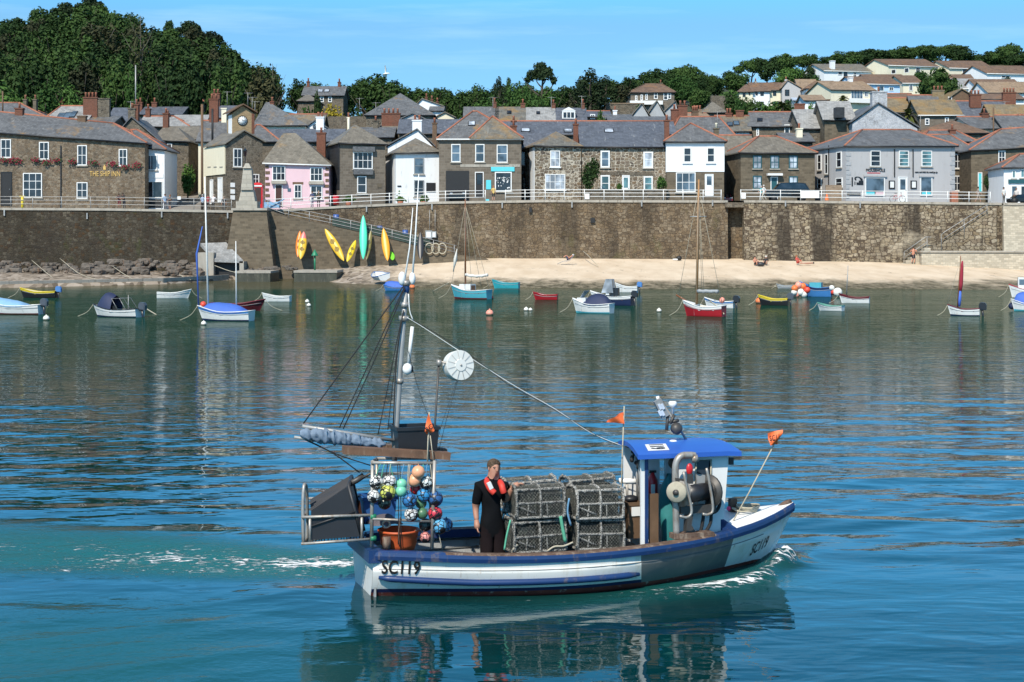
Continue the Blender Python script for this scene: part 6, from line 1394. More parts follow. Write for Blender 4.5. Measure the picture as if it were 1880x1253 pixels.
for k in range(7):x=1164+rnd.uniform(-6,8);b.ball(BP(x,820+k*5,.05+rnd.uniform(-.05,.05)),rnd.uniform(.02,.035),7,5)
b.tube([BP(1160,822,.1),BP(1172,838,-.3),BP(1170,860,-.4)],.014,6);b.build('cable_bunch',M['rope_black'],boat)
b=MB(BM);b.tube([BP(640,890,-.2),BP(655,882,-.2),BP(668,873,-.2)],.035,7);b.tube([BP(660,880,-.2),BP(684,868,-.3)],.015,6);b.build('outrigger_bracket',M['steel_dark'],rk)
def gear(name,label,cat,mb,mats,at,group=None):return single(mb,name,mats,label,cat,tuple(BM@Vector(at)),group)
for pts,v,lab in(([(630,826),(824,837)],-.35,'near weathered brown plank laid across the stern gantry'),([(700,820),(818,828)],.35,'far brown plank laid across the stern gantry under the black crate')):
 b=MB(BM);a,c=BP(*pts[0],v),BP(*pts[1],v);d=(c-a);L_=d.length;ang=math.atan2(-d.z,d.x)
 b.box((a+c)/2,(L_,.16,.085 if v<0 else.06),0,Matrix.Rotation(ang,3,'Y'));gear('plank',lab,'plank',b,M['worn_wood']if v>0 else paint('plank_brown',(.16,.085,.05),.75,.35,5,dirt=(.28,.2,.14),damt=.2),(a+c)/2,'planks on the gantry')
def tub(b,c,w0,w1,d0,d1,h,ribs=0,q=Matrix.Identity(3)):
 """open tapering box with a thick rim"""
 o=[]
 for(w,d,z)in((w0,d0,0),(w1,d1,h-.04),(w1+.03,d1+.03,h-.04),(w1+.03,d1+.03,h),(w1-.02,d1-.02,h),(w0-.02,d0-.02,.02)):
  o.append([Vector(c)+q@Vector((x*w/2,y*d/2,z))for x,y in((-1,-1),(1,-1),(1,1),(-1,1),(-1,-1))])
 b.grid(o,smooth=False);b.poly(o[0][:4]);b.poly(o[-1][:4])
 for k in range(ribs):
  x=(k+.5)/ribs-.5
  b.box(Vector(c)+q@Vector((x*w0,-d0/2-.005-(d1-d0)/4,h*.5)),(.02,.02,h*.8),0,q)
c=BP(761,829,0);b=MB(BM);tub(b,c+Vector((0,0,.0)),.46,.50,.34,.38,.31);gear('crate','black plastic crate with a rim, standing on the planks by the mast','crate',b,M['black_plastic'],c)
c=BP(622,990,-.15);q=Matrix.Rotation(R(-17),3,'Y');b=MB(BM);tub(b,c+Vector((-.02,0,0)),.50,.60,.42,.50,.52,5,q@Matrix.Rotation(R(10),3,'Z'))
M['grey_tub']=paint('dark_grey_tub',(.026,.027,.031),.5,.15,2)
b2=MB(BM);w_=Matrix.Identity(3)
b=MB(BM);nv=-.46;fv=.12
A=[BP(571,992,nv),BP(664,985,nv),BP(640,893,nv),BP(571,940,nv)];Bq=[BP(585,985,fv),BP(668,975,fv),BP(645,874,fv),BP(570,918,fv)]
b.add(A+Bq,[(0,1,2,3),(4,5,6,7),(0,1,5,4),(1,2,6,5),(2,3,7,6),(3,0,4,7)])
for k in range(7):
 f=(k+.5)/7;b.tube([A[3]*(1-f)+Bq[3]*f,A[2]*(1-f)+Bq[2]*f],.016,5,smooth=False)
b.tube([A[1],A[2],Bq[2],Bq[1]],.022,6);b.tube([A[0]*.5+A[3]*.5+Vector((0,-.01,0)),A[1]*.5+A[2]*.5+Vector((0,-.01,0))],.012,5)
gear('tub','big black ribbed tub tipped over in the stern rack','tub',b,M['grey_tub'],A[0])
c=BP(732,1008,-.28);b=MB(BM);prof=[(.17,0),(.185,.05),(.19,.06),(.195,.12),(.2,.13),(.21,.19),(.225,.2),(.225,.22),(.21,.22),(.16,.02)]
b.lathe([(r_*1.1,z*1.05)for r_,z in prof],c,24,0);
root=thing('fish_basket','round orange plastic basket on the stern deck','basket',tuple(BM@c));b.build('basket',M['orange_tub'],root)
for x,y in((709,963),(768,980)):b=MB(BM);q=BP(x,y,-.3 if x<740 else-.25);b.tube([q+Vector((math.cos(a)*.045,0,math.sin(a)*.04))for a in np.linspace(0,6.28,11)[:-1]],.012,6,closed=True);b.build('rope_handle',M['rope_pale'],root)
c=BP(692,958,.2);b=MB(BM);tub(b,c,.36,.40,.3,.34,.32);gear('fish_box','blue plastic fish box behind the buoys at the stern','box',b,paint('fish_box_blue',(.02,.09,.28),.5,.15,3),c)
b=MB(BM);b.slab([BP(655,955,0),BP(667,958,0),BP(661,920,0)],.05,0,(0,1,0));gear('marker_board','small orange triangular marker beside the blue fish box','marker',b,M['fluor_orange'],BP(660,950,0))
rows=[];c=BP(705,960,-.1)
b=MB(BM)
for k in range(9):
 f=k/8;row=[]
 for j in range(9):
  g=j/8;row.append(c+Vector(((f-.5)*.38,(g-.5)*.35,.10*math.sin(math.pi*f)*math.sin(math.pi*g)+.05*mnoise.noise(Vector((f*5,g*5,2))))))
 rows.append(row)
b.grid(rows);gear('tarpaulin','crumpled grey tarpaulin under the hanging buoys','tarpaulin',b,paint('grey_tarp',(.12,.11,.13),.7,.3,5),c)
c=BP(1157,985,-.1);b=MB(BM);tub(b,c,.17,.17,.3,.3,.44);b.box(c+Vector((.02,-.16,.33)),(.13,.012,.11),1);gear('bait_box','brown box with a pale label between the pots and the wheelhouse','box',b,[M['timber_brown'],M['white_paint']],c)
b=MB(BM);q=BP(1158,916,-.1);b.ball(q,.08,10,7,0,(1.2,1,.6));gear('oilskin','bundled black oilskin on the brown box','clothing',b,M['black_plastic'],q)
def float_mat(name,net):
 t=NT(name);oi=t.n('ShaderNodeObjectInfo');tc_=t.n('ShaderNodeTexCoord');c=oi.outputs['Color']
 v=t.n('ShaderNodeTexVoronoi',{'Scale':13.});t.set(v,'Vector',tc_.outputs['Object'])
 s_=t.n('ShaderNodeSeparateColor');t.set(s_,0,v.outputs['Color'])
 c=t.mix(t.math('MULTIPLY',t.noise(tc_.outputs['Object'],30,4,.7),.25),c,(.08,.07,.06))
 if net:
  c=t.mix(t.math('GREATER_THAN',s_.outputs[0],.74),c,(.012,.012,.014))
  e=t.n('ShaderNodeTexVoronoi',{'Scale':19.},feature='DISTANCE_TO_EDGE');t.set(e,'Vector',tc_.outputs['Object'])
  c=t.mix(t.math('LESS_THAN',e.outputs['Distance'],.075),c,(.012,.012,.014))
  t.bump(t.math('LESS_THAN',e.outputs['Distance'],.075),.5,.004)
 return t.out(c,.38)
M['float_net']=float_mat('netted_float',True);M['float_plain']=float_mat('plain_float',False)
fb=MB();fb.ball((0,0,0),.08,20,14);fb.tube([(0,0,.075),(0,.005,.10),(0,-.005,.075)],.008,5)
FM={True:fb.mesh('float',M['float_net']),False:fb.mesh('float',M['float_plain'])}
W_,BL_,YE,PE,MI,RE,GR,PI_=(.72,.72,.70),(.025,.17,.42),(.55,.58,.10),(.85,.40,.22),(.20,.62,.42),(.62,.03,.06),(.07,.18,.09),(.70,.25,.22)
FL=[(691,886,12,W_,1,'white and black netted football float, top left of the bunch'),(715,885,12,W_,1,'white and black netted float between the top left one and the mint float'),(686,912,11,W_,1,'white and black netted float by the gantry post, below the top left one'),(712,905,13.5,YE,1,'yellow green float in a black net'),(706,924,11,(.2,.2,.14),1,'dark netted float under the yellow one'),(737,889,9.3,MI,0,'upper mint green plain float'),(736,902,9.6,MI,0,'lower mint green plain float'),(768,867,11,PE,0,'upper peach coloured plain float'),(761,882,11.6,PE,0,'lower peach coloured plain float'),(783,887,11.5,(.6,.65,.63),1,'pale grey football float right of the peach floats'),(763,898,9.5,(.6,.02,.03),0,'plain red float half hidden under the peach floats'),(752,919,12.4,BL_,1,'blue netted float left of the centre blue one, above the white one'),(778,909,12,(.03,.26,.55),1,'bright blue football float in the middle of the bunch'),(799,916,13.2,(.02,.10,.28),1,'dark blue netted float at the right, above the red one'),(755,945,11.7,W_,1,'white and black netted float under the left blue float'),(773,924,9.5,GR,0,'upper dull green plain float behind the bright blue one'),(775,943,9.7,GR,0,'lower dull green plain float beside the red one'),(799,943,12.2,RE,1,'red and black netted float'),(807,967,13,(.10,.38,.62),1,'large light blue netted float, lowest at the right'),(819,964,11.5,(.06,.25,.5),1,'blue netted float tucked behind the lowest light blue one'),(781,987,9.2,PI_,1,'small pink netted float near the rail'),(781,964,11,(.03,.07,.065),1,'very dark green netted float above the pink one')]
for i,(x,y,r_,col,net,lab)in enumerate(FL):
 v=-.50-.02*(i%4)+(.12 if 'behind' in lab or 'under' in lab and col[0]<.5 or 'half' in lab or 'dark green' in lab else 0)+(.16 if x in(819,)else 0)
 o=bpy.data.objects.new('float',FM[bool(net)]);COL.objects.link(o);q=BM@BP(x,y,v);o.location=q;k=r_*1.1/(F/q.y)/.08;o.scale=(k,k,k);o.rotation_euler=(rnd.uniform(-.3,.3),rnd.uniform(-.3,.3),rnd.uniform(0,6));o.color=col+(1,)
 tag(o,lab,'float','net floats hung from the stern gantry')
LN=[((700,850),(691,875),'rope_green'),((706,851),(700,878),'rope_green'),((718,850),(716,874),'rope_pale'),((716,850),(722,876),'rope_green'),((742,851),(738,880),'rope_blue'),((753,851),(752,907),'rope_pale'),((750,851),(748,905),'rope_pale'),((770,850),(768,857),'timber_brown'),((785,851),(784,876),'rope_blue'),((796,852),(799,903),'rope_pale'),((730,851),(731,1000),'rope_black'),((734,851),(736,1006),'rope_black'),((735,950),(733,1004),'worn_wood'),((800,940),(812,1010),'rope_pale'),((712,850),(711,892),'rope_black'),((777,851),(776,897),'rope_green'),((790,850),(797,932),'rope_pale'),((760,851),(757,934),'rope_black')]
for a,c,m in LN:b=MB(BM);b.tube(curve_pts([BP(*a,-.53),BP((a[0]+c[0])/2+rnd.uniform(-2,2),(a[1]+c[1])/2,-.54),BP(*c,-.53)],3),.0055,5);b.build('lanyard',M[m],ga)
def flag(label,pole,v,fl,text=None,tp=None):
 r=thing('dan_flag',label,'flag',tuple(BM@BP(*pole[0],v)),'marker flags on the fishing boat')
 b=MB(BM);b.tube([BP(x,y,v)for x,y in pole],.009,6);b.build('pole',M['rope_pale'],r)
 pts=[BP(x,y,v-.02)for x,y in fl];b=MB(BM);n=7;A,B_,C,D=pts if len(pts)==4 else(pts[0],pts[1],pts[2],pts[2])
 for off in(0,.008):
  rows=[]
  for i in range(n):
   f=i/(n-1);rows.append([(A*(1-f)+B_*f)*(1-g)+(D*(1-f)+C*f)*g+Vector((0,.03*math.sin(f*5+g*4)*(f+g)+off,0))for g in np.linspace(0,1,n)])
  b.grid(rows)
 cl=b.build('cloth',M['fluor_orange'],r,fix=False)
 if text:
  vs_,fs_=text_mesh(text,1,0,tp[4]if len(tp)>4 else 0,1.1,.02);c=BP(tp[0],tp[1],v-.055);k=F/(BM@c).y;x0,x1=min(q.x for q in vs_),max(q.x for q in vs_);y0,y1=min(q.y for q in vs_),max(q.y for q in vs_)
  sx_,sy_=tp[3]/k/(x1-x0),tp[2]/k/(y1-y0);b=MB(BM);a=R(tp[5]if len(tp)>5 else 0);rot=lambda x,y:(x*math.cos(a)-y*math.sin(a),x*math.sin(a)+y*math.cos(a))
  b.add([c+Vector((rot((q.x-(x0+x1)/2)*sx_,(q.y-(y0+y1)/2)*sy_)[0],0,rot((q.x-(x0+x1)/2)*sx_,(q.y-(y0+y1)/2)*sy_)[1]))for q in vs_],fs_);b.build('lettering',M['lettering'],cl,fix=False)
flag('orange pennant on a bamboo pole behind the stacked pots',[(1140,940),(1142,850),(1146,746)],.15,[(1145,757),(1145,778),(1115,776),(1133,762)])
flag('orange flag lettered SC11 on a slanting pole at the bow',[(1336,975),(1375,905),(1422,815)],-.4,[(1410,796),(1413,818),(1430,817),(1436,789)],'SC11',(1422,804,10,20,0,8))
flag('narrow orange flag marked SC in front of the black crate',[(785,855),(787,800),(788,757)],-.45,[(787,760),(779,792),(787,800),(797,790)],'SC',(788,786,9,14,0,35))
for k,(x0,x1)in enumerate(((786,784),(790,796))):
 b=MB(BM);b.tube([BP(x0,800,-.46),BP(x1,850,-.5)],.006,5);b.build('flag_lashing',M['rope_pale'],ga)
c=BP(1371,938,-.05);b=MB(BM)
for k in range(4):a0=k*.7;b.tube([c+Vector((math.cos(a)*(.14+.02*math.sin(3*a+k)),math.sin(a)*(.13+.01*k),.012+.018*k+.01*math.sin(a*2+a0)))for a in np.linspace(0,6.28,24)[:-1]],.011,6,closed=True)
b.tube(curve_pts([c+Vector((-.14,0,.03)),c+Vector((-.22,-.05,.05)),c+Vector((-.16,-.14,.02)),c+Vector((-.03,-.16,.02))],5),.011,6)
gear('rope_coil','pale mooring rope coiled on the white foredeck','rope',b,M['rope_pale'],c)
b=MB(BM);b.ball(BP(1338,934,0),.03,8,6);gear('small_float','tiny bright pink float beside the bow bollard','float',b,paint('bright_pink',(.8,.05,.2),.5),BP(1338,934,0))
c=BP(1198,916,.2);r=thing('fire_extinguisher','red fire extinguisher inside the wheelhouse doorway','extinguisher',tuple(BM@c));b=MB(BM);b.lathe([(.055,0),(.065,.02),(.065,.24),(.03,.30),(.02,.33)],c,14);b.build('cylinder',M['red_gloss'],r);b=MB(BM);b.box(c+Vector((0,0,.34)),(.09,.03,.03));b.build('valve',M['black_plastic'],r);b=MB(BM);b.box(c+Vector((-.02,-.064,.13)),(.05,.01,.12));b.build('instruction_label',M['white_paint'],r)
t=NT('rope_wrapped_frame');tc_=t.n('ShaderNodeTexCoord');v=t.n('ShaderNodeTexVoronoi',{'Scale':120.});t.set(v,'Vector',tc_.outputs['Object']);s_=t.n('ShaderNodeSeparateColor');t.set(s_,0,v.outputs['Color'])
oi=t.n('ShaderNodeObjectInfo');cc=t.ramp(t.math('ADD',s_.outputs[0],t.math('MULTIPLY',t.math('SUBTRACT',oi.outputs['Random'],.5),.25)),[(0,(.03,.03,.03)),(.26,(.09,.085,.075)),(.40,(.32,.31,.28)),(1,(.58,.56,.52))],'CONSTANT')
t.bump(s_.outputs[1],.8,.012);M['wrap']=t.out(cc,.85)
M['pot_net']=paint('pot_netting',(.07,.075,.065),.8,.4,20,dirt=(.32,.31,.27),damt=.5);M['pot_dark']=paint('pot_inner_shade',(.016,.018,.017),.9,.5,14,dirt=(.10,.11,.09),damt=.45)
LX,LY,LZ=.60,.40,.365
def lumpy(b,pts,r_):
 pts=curve_pts(pts,7);b.tube(pts,[r_*(1+.45*mnoise.noise(Vector(p)*55))for p in pts],7)
 for p in pts:
  if rnd.random()<.5:b.ball(Vector(p)+Vector((rnd.gauss(0,1),rnd.gauss(0,1),rnd.gauss(0,1)))*r_*.6,r_*rnd.uniform(.4,.75),5,4)
fr,nt_,inn=MB(),MB(),MB()
hx,hy=LX/2,LY/2
for x in(-hx,0,hx):
 lumpy(fr,[(x,-hy,0),(x,-hy*1.02,LZ*.55),(x,-hy*.72,LZ*.93),(x,0,LZ),(x,hy*.72,LZ*.93),(x,hy*1.02,LZ*.55),(x,hy,0)],.019 if x else.017)
 lumpy(fr,[(x,-hy,0),(x,0,0),(x,hy,0)],.018)
for y,z in((-hy,0),(hy,0),(-hy*.8,LZ*.90),(hy*.8,LZ*.90),(-hy*1.02,LZ*.48)):lumpy(fr,[(-hx,y,z),(-hx*.4,y,z),(hx*.3,y,z),(hx,y,z)],.018 if z!=LZ*.48 else.015)
lumpy(fr,[(-hx*.55,-hy*1.02,.02),(-hx*.5,-hy*1.02,LZ*.48)],.009);lumpy(fr,[(-hx,-hy*1.0,LZ*.40),(-hx*.2,-hy*1.0,.05)],.010);lumpy(fr,[(hx*.28,-hy*1.02,.02),(hx*.25,-hy*1.02,LZ*.48)],.008)
def net_face(f,nu,nv_):
 """diamond mesh on a patch f(a,b), a,b in 0..1"""
 for k in range(-nv_,nu):
  for sg in(1,-1):
   pts=[]
   for j in range(7):
    bb=j/6;a=(k+bb*nv_)/nu if sg>0 else(k+nv_-bb*nv_)/nu
    if-.001<=a<=1.001:pts.append(f(a,bb))
   if len(pts)>1:nt_.tube(pts,.0028,3,caps=False)
prof=lambda b_:(-hy*(1+.02*math.sin(b_*3.1)),b_*LZ*.6)if b_<.62 else(-hy+(b_-.62)/.38*hy*.55,LZ*(.37+.57*math.sin((b_-.0)*1.5)))
net_face(lambda a,b_:(-hx+a*LX,prof(b_)[0],min(LZ*.95,b_*LZ)),15,9);net_face(lambda a,b_:(-hx+a*LX,hy,b_*LZ*.92),12,7)
for x in(-hx,hx):net_face(lambda a,b_,x=x:(x,-hy+a*LY,b_*LZ*(.92-.5*abs(a-.5)**3)),9,8)
net_face(lambda a,b_:(-hx+a*LX,-hy*.75+b_*hy*1.5,LZ*(.93+.07*math.sin(math.pi*b_))),15,7)
inn.bx((-hx*.93,-hy*.55,.03),(-hx*.1,hy*.8,LZ*.74));inn.bx((hx*.1,-hy*.5,.02),(hx*.92,hy*.8,LZ*.70));inn.slab([(-hx*.9,-hy*.9,.02),(hx*.9,-hy*.9,.02),(hx*.9,hy*.9,.02),(-hx*.9,hy*.9,.02)],.01)  # dark boxes for the inner nets, with the pot's inside shade in their colour
PM=(fr.mesh('frame',M['wrap']),nt_.mesh('netting',M['pot_net'],fix=False),inn.mesh('inner_net_shade',M['pot_dark']))
pots=[(981,1007,-.33,1.06,1,'lower front lobster pot of the left stack, greyer and sagging'),(985,945,-.33,1.0,-2,'upper front lobster pot of the left stack, under the man\'s hand'),(1092,1003,-.33,1.0,0,'lower front lobster pot of the right stack, next to the wheelhouse'),(1090,947,-.33,1.0,2,'upper front lobster pot of the right stack, next to the wheelhouse'),(975,990,.16,1.02,4,'lower rear lobster pot behind the left stack'),(972,932,.16,1.0,-3,'upper rear lobster pot behind the left stack'),(1080,986,.16,1.,-2,'lower rear lobster pot behind the right stack'),(1079,925,.16,.98,3,'upper rear lobster pot behind the right stack, highest of all')]
for x,y,v,k,a,lab in pots:
 q=BM@BP(x,y,v);r=thing('lobster_pot',lab,'lobster pot',tuple(q),'lobster pots stacked amidships');r.rotation_euler=(0,R(rnd.uniform(-3,3)),BA+R(a*1.6));r.scale=(k*rnd.uniform(.97,1.02),k,k*rnd.uniform(.96,1.03))
 for nm,me_ in zip(('frame','netting','inner_net_shade'),PM):o=bpy.data.objects.new(nm,me_);COL.objects.link(o);o.parent=r
for pts,m,lab in(([(937,955),(930,985),(926,1010)],'rope_green','green rope tail hanging from the left pot stack'),([(1045,915),(1042,940),(1048,965)],'rope_blue','blue rope tail between the two pot stacks'),([(1029,948),(1033,970),(1038,995)],'rope_green','thick green and blue rope knotted on the lower left pot'),([(950,1000),(943,1008),(940,1012)],'rope_pale','yellowed rope end at the foot of the left pots'),([(1005,1012),(1018,1004),(1035,1003),(1052,996)],'rope_pale','pale rope lying between the two lower pots')):
 b=MB(BM);b.tube(curve_pts([BP(x,y,-.56)for x,y in pts],5),.012 if 'thick' not in lab else.022,6);gear('rope_tail',lab,'rope',b,M[m],BP(*pts[0],-.56))
b=MB(BM);b.bx(BP(930,1030,-.5),BP(1145,1010,.4));gear('pot_board','dark boards under the stacked lobster pots','board',b,M['dark_floor'],BP(1030,1020,0))
PAL={}
def col(name,c,r_=.45,v=.08):
 PAL[name]=paint(name,c,r_,v,2.5,dirt=dk(c,.55),damt=.1);return PAL[name]
col('gel_white',(.70,.70,.68));col('gel_cream',(.62,.56,.42));col('gel_yellow',(.66,.50,.03));col('gel_red',(.34,.012,.02));col('gel_maroon',(.13,.014,.022));col('gel_turq',(.07,.36,.44));col('gel_turq2',(.03,.34,.40));col('gel_navy',(.012,.022,.07));col('gel_blue',(.04,.17,.42));col('gel_black',(.015,.015,.017));col('gel_grey',(.30,.32,.33));col('gel_green',(.10,.28,.22));col('cover_blue',(.05,.13,.48),.7);col('cover_navy',(.018,.028,.075),.7);col('cover_pale',(.20,.38,.58),.7);col('varnish',(.20,.075,.03),.35);col('canvas',(.62,.60,.55),.8);col('sail_red',(.30,.02,.04),.8);col('eng_black',(.02,.021,.025),.3);col('eng_grey',(.07,.08,.10),.3);col('cover_eng',(.06,.19,.46),.6);col('buoy_orange',(.80,.19,.05),.5);col('buoy_pink',(.85,.33,.24),.5);col('buoy_white',(.74,.72,.66),.5);col('buoy_red',(.70,.07,.04),.5);col('inner_pale',(.48,.48,.46),.6)
def moor(label,px,py,wpx,yaw,side='gel_white',band=None,rim='gel_white',inner='inner_pale',boot=None,beam=.38,free=.17,deck=0,name='boat',cat='boat',cover=None,cabin=None,outboard=None,thwarts=True,roll=0,z=0,Y=None,fenders=(),L=None,fill=.0,transom_full=True):
 Y=Y or depth_on_water(py);yw=R(yaw)
 L=L or wpx/F*Y/(abs(math.cos(yw))+beam*.8*abs(math.sin(yw)))
 c=Vector((wx(px,Y),Y+.0,z))
 Mb=Matrix.Translation(c)@Matrix.Rotation(yw,4,'Z')@Matrix.Rotation(R(roll),4,'X')@Matrix.Translation((-L/2,0,0))
 Bm,Fr=L*beam/2,L*free
 r=thing(name,label,cat,tuple(c),'boats moored in the harbour')
 tt=[0,.06,.15,.28,.42,.56,.68,.79,.88,.94,.98,1]
 hb=lambda t:Bm*(.80+.20*math.sin(min(1,t/.42)*math.pi/2))*(1 if t<.42 else max(0.012,1-((t-.42)/.58)**2.3))
 zs=lambda t:Fr*(.92-.15*math.sin(math.pi*min(1,t/.8))*.8+.42*max(0,(t-.45)/.55)**1.7)
 SS_=[0,.22,.24,.55,.86,1.0,1.5,2.]
 def pt(t,s,sg,ins=0):
  w_=hb(t);wl=w_*(.78-.35*max(0,(t-.5)/.5)**1.5);sk=1-.10*min(s,1.2)*t**2
  if s<=1:v,zz=w_+(wl-w_)*s**1.4,zs(t)*(1-s)
  else:v,zz=wl*max(.02,1-(s-1))**.6,-.16*Fr*2*(s-1)
  return Vector((t*L*sk,sg*max(.01,v-ins),zz))
 b=MB(Mb);mats=[PAL[side],PAL[band or side],PAL[boot or side]]
 for sg in(-1,1):b.grid([[pt(t,s,sg)for s in SS_]for t in tt],mf=lambda i,j:1 if SS_[j]<.23 else 2 if SS_[j]>=.86 else 0)
 b.poly([pt(0,s,-1)for s in SS_]+[pt(0,s,1)for s in reversed(SS_)],0)
 hull_=b.build('hull',mats,r)
 b=MB(Mb);ring=[pt(t,0,-1)for t in tt]+[pt(t,0,1)for t in reversed(tt)];b.tube(ring,max(.022,L*.008),6,closed=True);b.build('gunwale',PAL[rim],r)
 b=MB(Mb)
 if fill or deck>=1:pass
 for sg in(-1,1):b.grid([[pt(min(t,.97),s,sg,.035)for s in(.02,.3,.6,.9)]for t in tt])
 b.grid([[pt(min(t,.97),.9,sg,.035)for sg in(-1,1)]for t in tt],smooth=False);b.build('interior',PAL[inner],r)
 if deck:
  td_=1-deck;b=MB(Mb);rows=[]
  for t in[td_]+[x for x in tt if x>td_+.01]:rows.append([Vector((pt(t,0,1).x,hb(t)*k*.98,zs(t)+.012+.06*Fr*(1-k*k)))for k in(-1,-.5,0,.5,1)])
  b.grid(rows);b.poly([rows[0][0],rows[0][2],rows[0][4],Vector((rows[0][4].x,rows[0][4].y*.9,.1*Fr)),Vector((rows[0][0].x,rows[0][0].y*.9,.1*Fr))]);b.build('foredeck',PAL[rim],r)
 if thwarts and not cover:
  for t in(.22,.5):b=MB(Mb);w_=hb(t)*.93;b.bx((t*L-.1,-w_,zs(t)*.62),(t*L+.1,w_,zs(t)*.62+.04));b.build('thwart',PAL['varnish' if inner=='inner_pale' else rim],r)
 if cover:
  cm,t0,t1,hgt_=cover;b=MB(Mb);rows=[]
  for i in range(15):
   t=t0+(t1-t0)*i/14;hh=hgt_*Fr*math.sin(math.pi*min(1,(i/14)*1.0))**.5
   rows.append([Vector((pt(t,0,1).x,hb(t)*k*1.03,zs(t)-.05+.07*(abs(k)<1)+hh*(1-abs(k)**1.6)+.015*mnoise.noise(Vector((t*9,k*3,px)))))for k in(-1,-.85,-.5,0,.5,.85,1)])
  b.grid(rows);b.build('cover',PAL[cm],r)
 if outboard:
  oc=outboard;b=MB(Mb);q_=Fr*.95;b.slab([Vector((x_,-.12,q_+z_))for x_,z_ in((-.34,-.10),(-.36,.16),(-.28,.30),(-.04,.32),(.05,.20),(.04,-.08))],.24,0,(0,1,0));b.slab([Vector((x_,-.14,q_+z_))for x_,z_ in((-.30,-.06),(-.32,.15),(-.25,.25),(-.06,.27),(.02,.17),(.01,-.05))],.28,0,(0,1,0));ob=b.build('outboard',PAL[oc],r)
  b=MB(Mb);b.tube([(-.12,0,Fr*.9),(-.16,0,0),(-.18,0,-.2)],[.07,.055,.05],7);b.box((-.04,0,Fr*.85),(.14,.2,.12));b.build('leg',PAL['eng_black'],ob)
 for t in fenders:b=MB(Mb);q=pt(t,.35,-1);b.ball(q+Vector((0,-.06,0)),.09,8,6,0,(1,1,2));b.build('fender',PAL['cover_navy'],r)
 if not z:b=MB(Mb);b.tube(curve_pts([pt(.99,0,1),Vector((L*1.12,.05,zs(1)*.35)),Vector((L*1.34,.1,-.04))],4),.016,5);b.build('mooring_line',M['rope_pale'],r)
 for s_ in(-1,1):b=MB(Mb);b.tube([pt(t_,.30,s_)+Vector((0,s_*.012,0))for t_ in(0,.15,.3,.5,.7,.85,.95)],.014,4);b.build('rubbing_strake',PAL['gel_grey']if side!='gel_grey' else PAL['gel_white'],r)
 r['_L']=L
 return r,Mb,L,Fr,zs,hb,pt
def mast(r,Mb,base,top_px,top_py,Y,mat,rad=.045,stays=(),name='mast'):
 a=Mb@Vector(base);e=P(top_px,top_py,a.y);b=MB();b.tube([a,(a+e)/2,e],[rad,rad*.9,rad*.6],7);o=b.build(name,mat,r)
 for s_ in stays:
  q=Mb@Vector(s_);b=MB();b.cyl(e+(a-e)*.06,q,.011,4);b.build('stay',M['rope_pale'],o)
 return a,e,o
moor('white motor boat under a pale blue cover, cut by the left edge',22,577,118,172,'gel_white',rim='gel_white',boot='gel_maroon',cover=('cover_pale',.25,.96,.55),outboard='eng_grey')
moor('small yellow and black boat with a blue covered outboard, at far left',70,547,70,176,'gel_black',band='gel_yellow',rim='gel_yellow',inner='gel_cream',outboard='cover_eng',free=.2)
r,Mb,L,Fr,zs,hb,pt=moor('white day boat with a navy spray canopy and grey outboard',214,582,106,160,'gel_white',rim='gel_black',boot='gel_navy',outboard='eng_grey',fenders=(.3,.7),beam=.42)
b=MB(Mb);rows=[]
for i in range(7):
 t=.50+.36*i/6;hh=.30*L*(.55+.45*math.sin(math.pi*min(1,.25+i/6*.75)))*(1 if i<5 else.72 if i==5 else.2);rows.append([Vector((t*L,hb(t)*k,zs(t)-.03+hh*(1-abs(k)**4 if abs(k)<1 else 0)))for k in(-1,-.96,-.7,0,.7,.96,1)])
b.grid(rows);b.build('canopy',PAL['cover_navy'],r)
for t in(.18,.34):b=MB(Mb);b.tube([pt(t,0,-1),pt(t,0,-1)+Vector((L*.14,.05,L*.2)),pt(t,0,1)+Vector((L*.14,-.05,L*.2)),pt(t,0,1)],.016,5);b.build('canopy_frame',M['galv'],r)
b=MB(Mb);b.cyl((L*.25,0,.1),(L*.25,0,L*.40),.02,6);b.build('flagstaff',M['galv'],r);b=MB(Mb);b.box((L*.55,.2,Fr*.8),(.4,.35,.4));b.build('console',PAL['eng_black'],r)
moor('white clinker dinghy lying alone left of the tall mast',320,548,64,8,'gel_white',rim='gel_white',free=.2)
r,Mb,L,Fr,zs,hb,pt=moor('white sailing boat with a bright blue cover and two thin masts',412,589,112,166,'gel_white',band='gel_blue',rim='gel_white',boot='gel_navy',cover=('cover_blue',.12,.86,.75),free=.19)
a,e,o=mast(r,Mb,(L*.80,0,Fr),376,325,0,PAL['gel_white'],.05);mast(r,Mb,(L*.28,0,Fr),433,443,0,PAL['gel_white'],.035)
b=MB();q=Mb@Vector((L*.98,0,Fr*1.2));b.tube([q,(q+e)/2+Vector((-.25,0,-.6)),q+(e-q)*.62],[.03,.055,.02],6);b.build('furled_jib',PAL['cover_blue'],r)
b=MB(Mb);b.ball((L*.93,-.25,Fr*1.4),.17,10,7);b.build('fender',PAL['buoy_red'],r)
moor('dark red rowing boat behind the blue covered sailing boat',437,571,102,6,'gel_maroon',rim='gel_maroon',inner='gel_maroon',free=.16)
moor('small white pram dinghy right of the dark red boat',507,554,56,172,'gel_white',rim='gel_white',free=.22,beam=.42)
r,Mb,L,Fr,zs,hb,pt=moor('white and blue rowing boat drawn up on the shingle',698,506,36,112,'gel_white',band='gel_blue',rim='gel_blue',inner='gel_white',roll=-14,z=.55,Y=148,L=2.9,beam=.5,free=.16)
moor('blue boat under a blue cover beside the white beached one',724,534,44,168,'gel_blue',rim='gel_blue',cover=('cover_blue',.05,.95,1.2),free=.2)
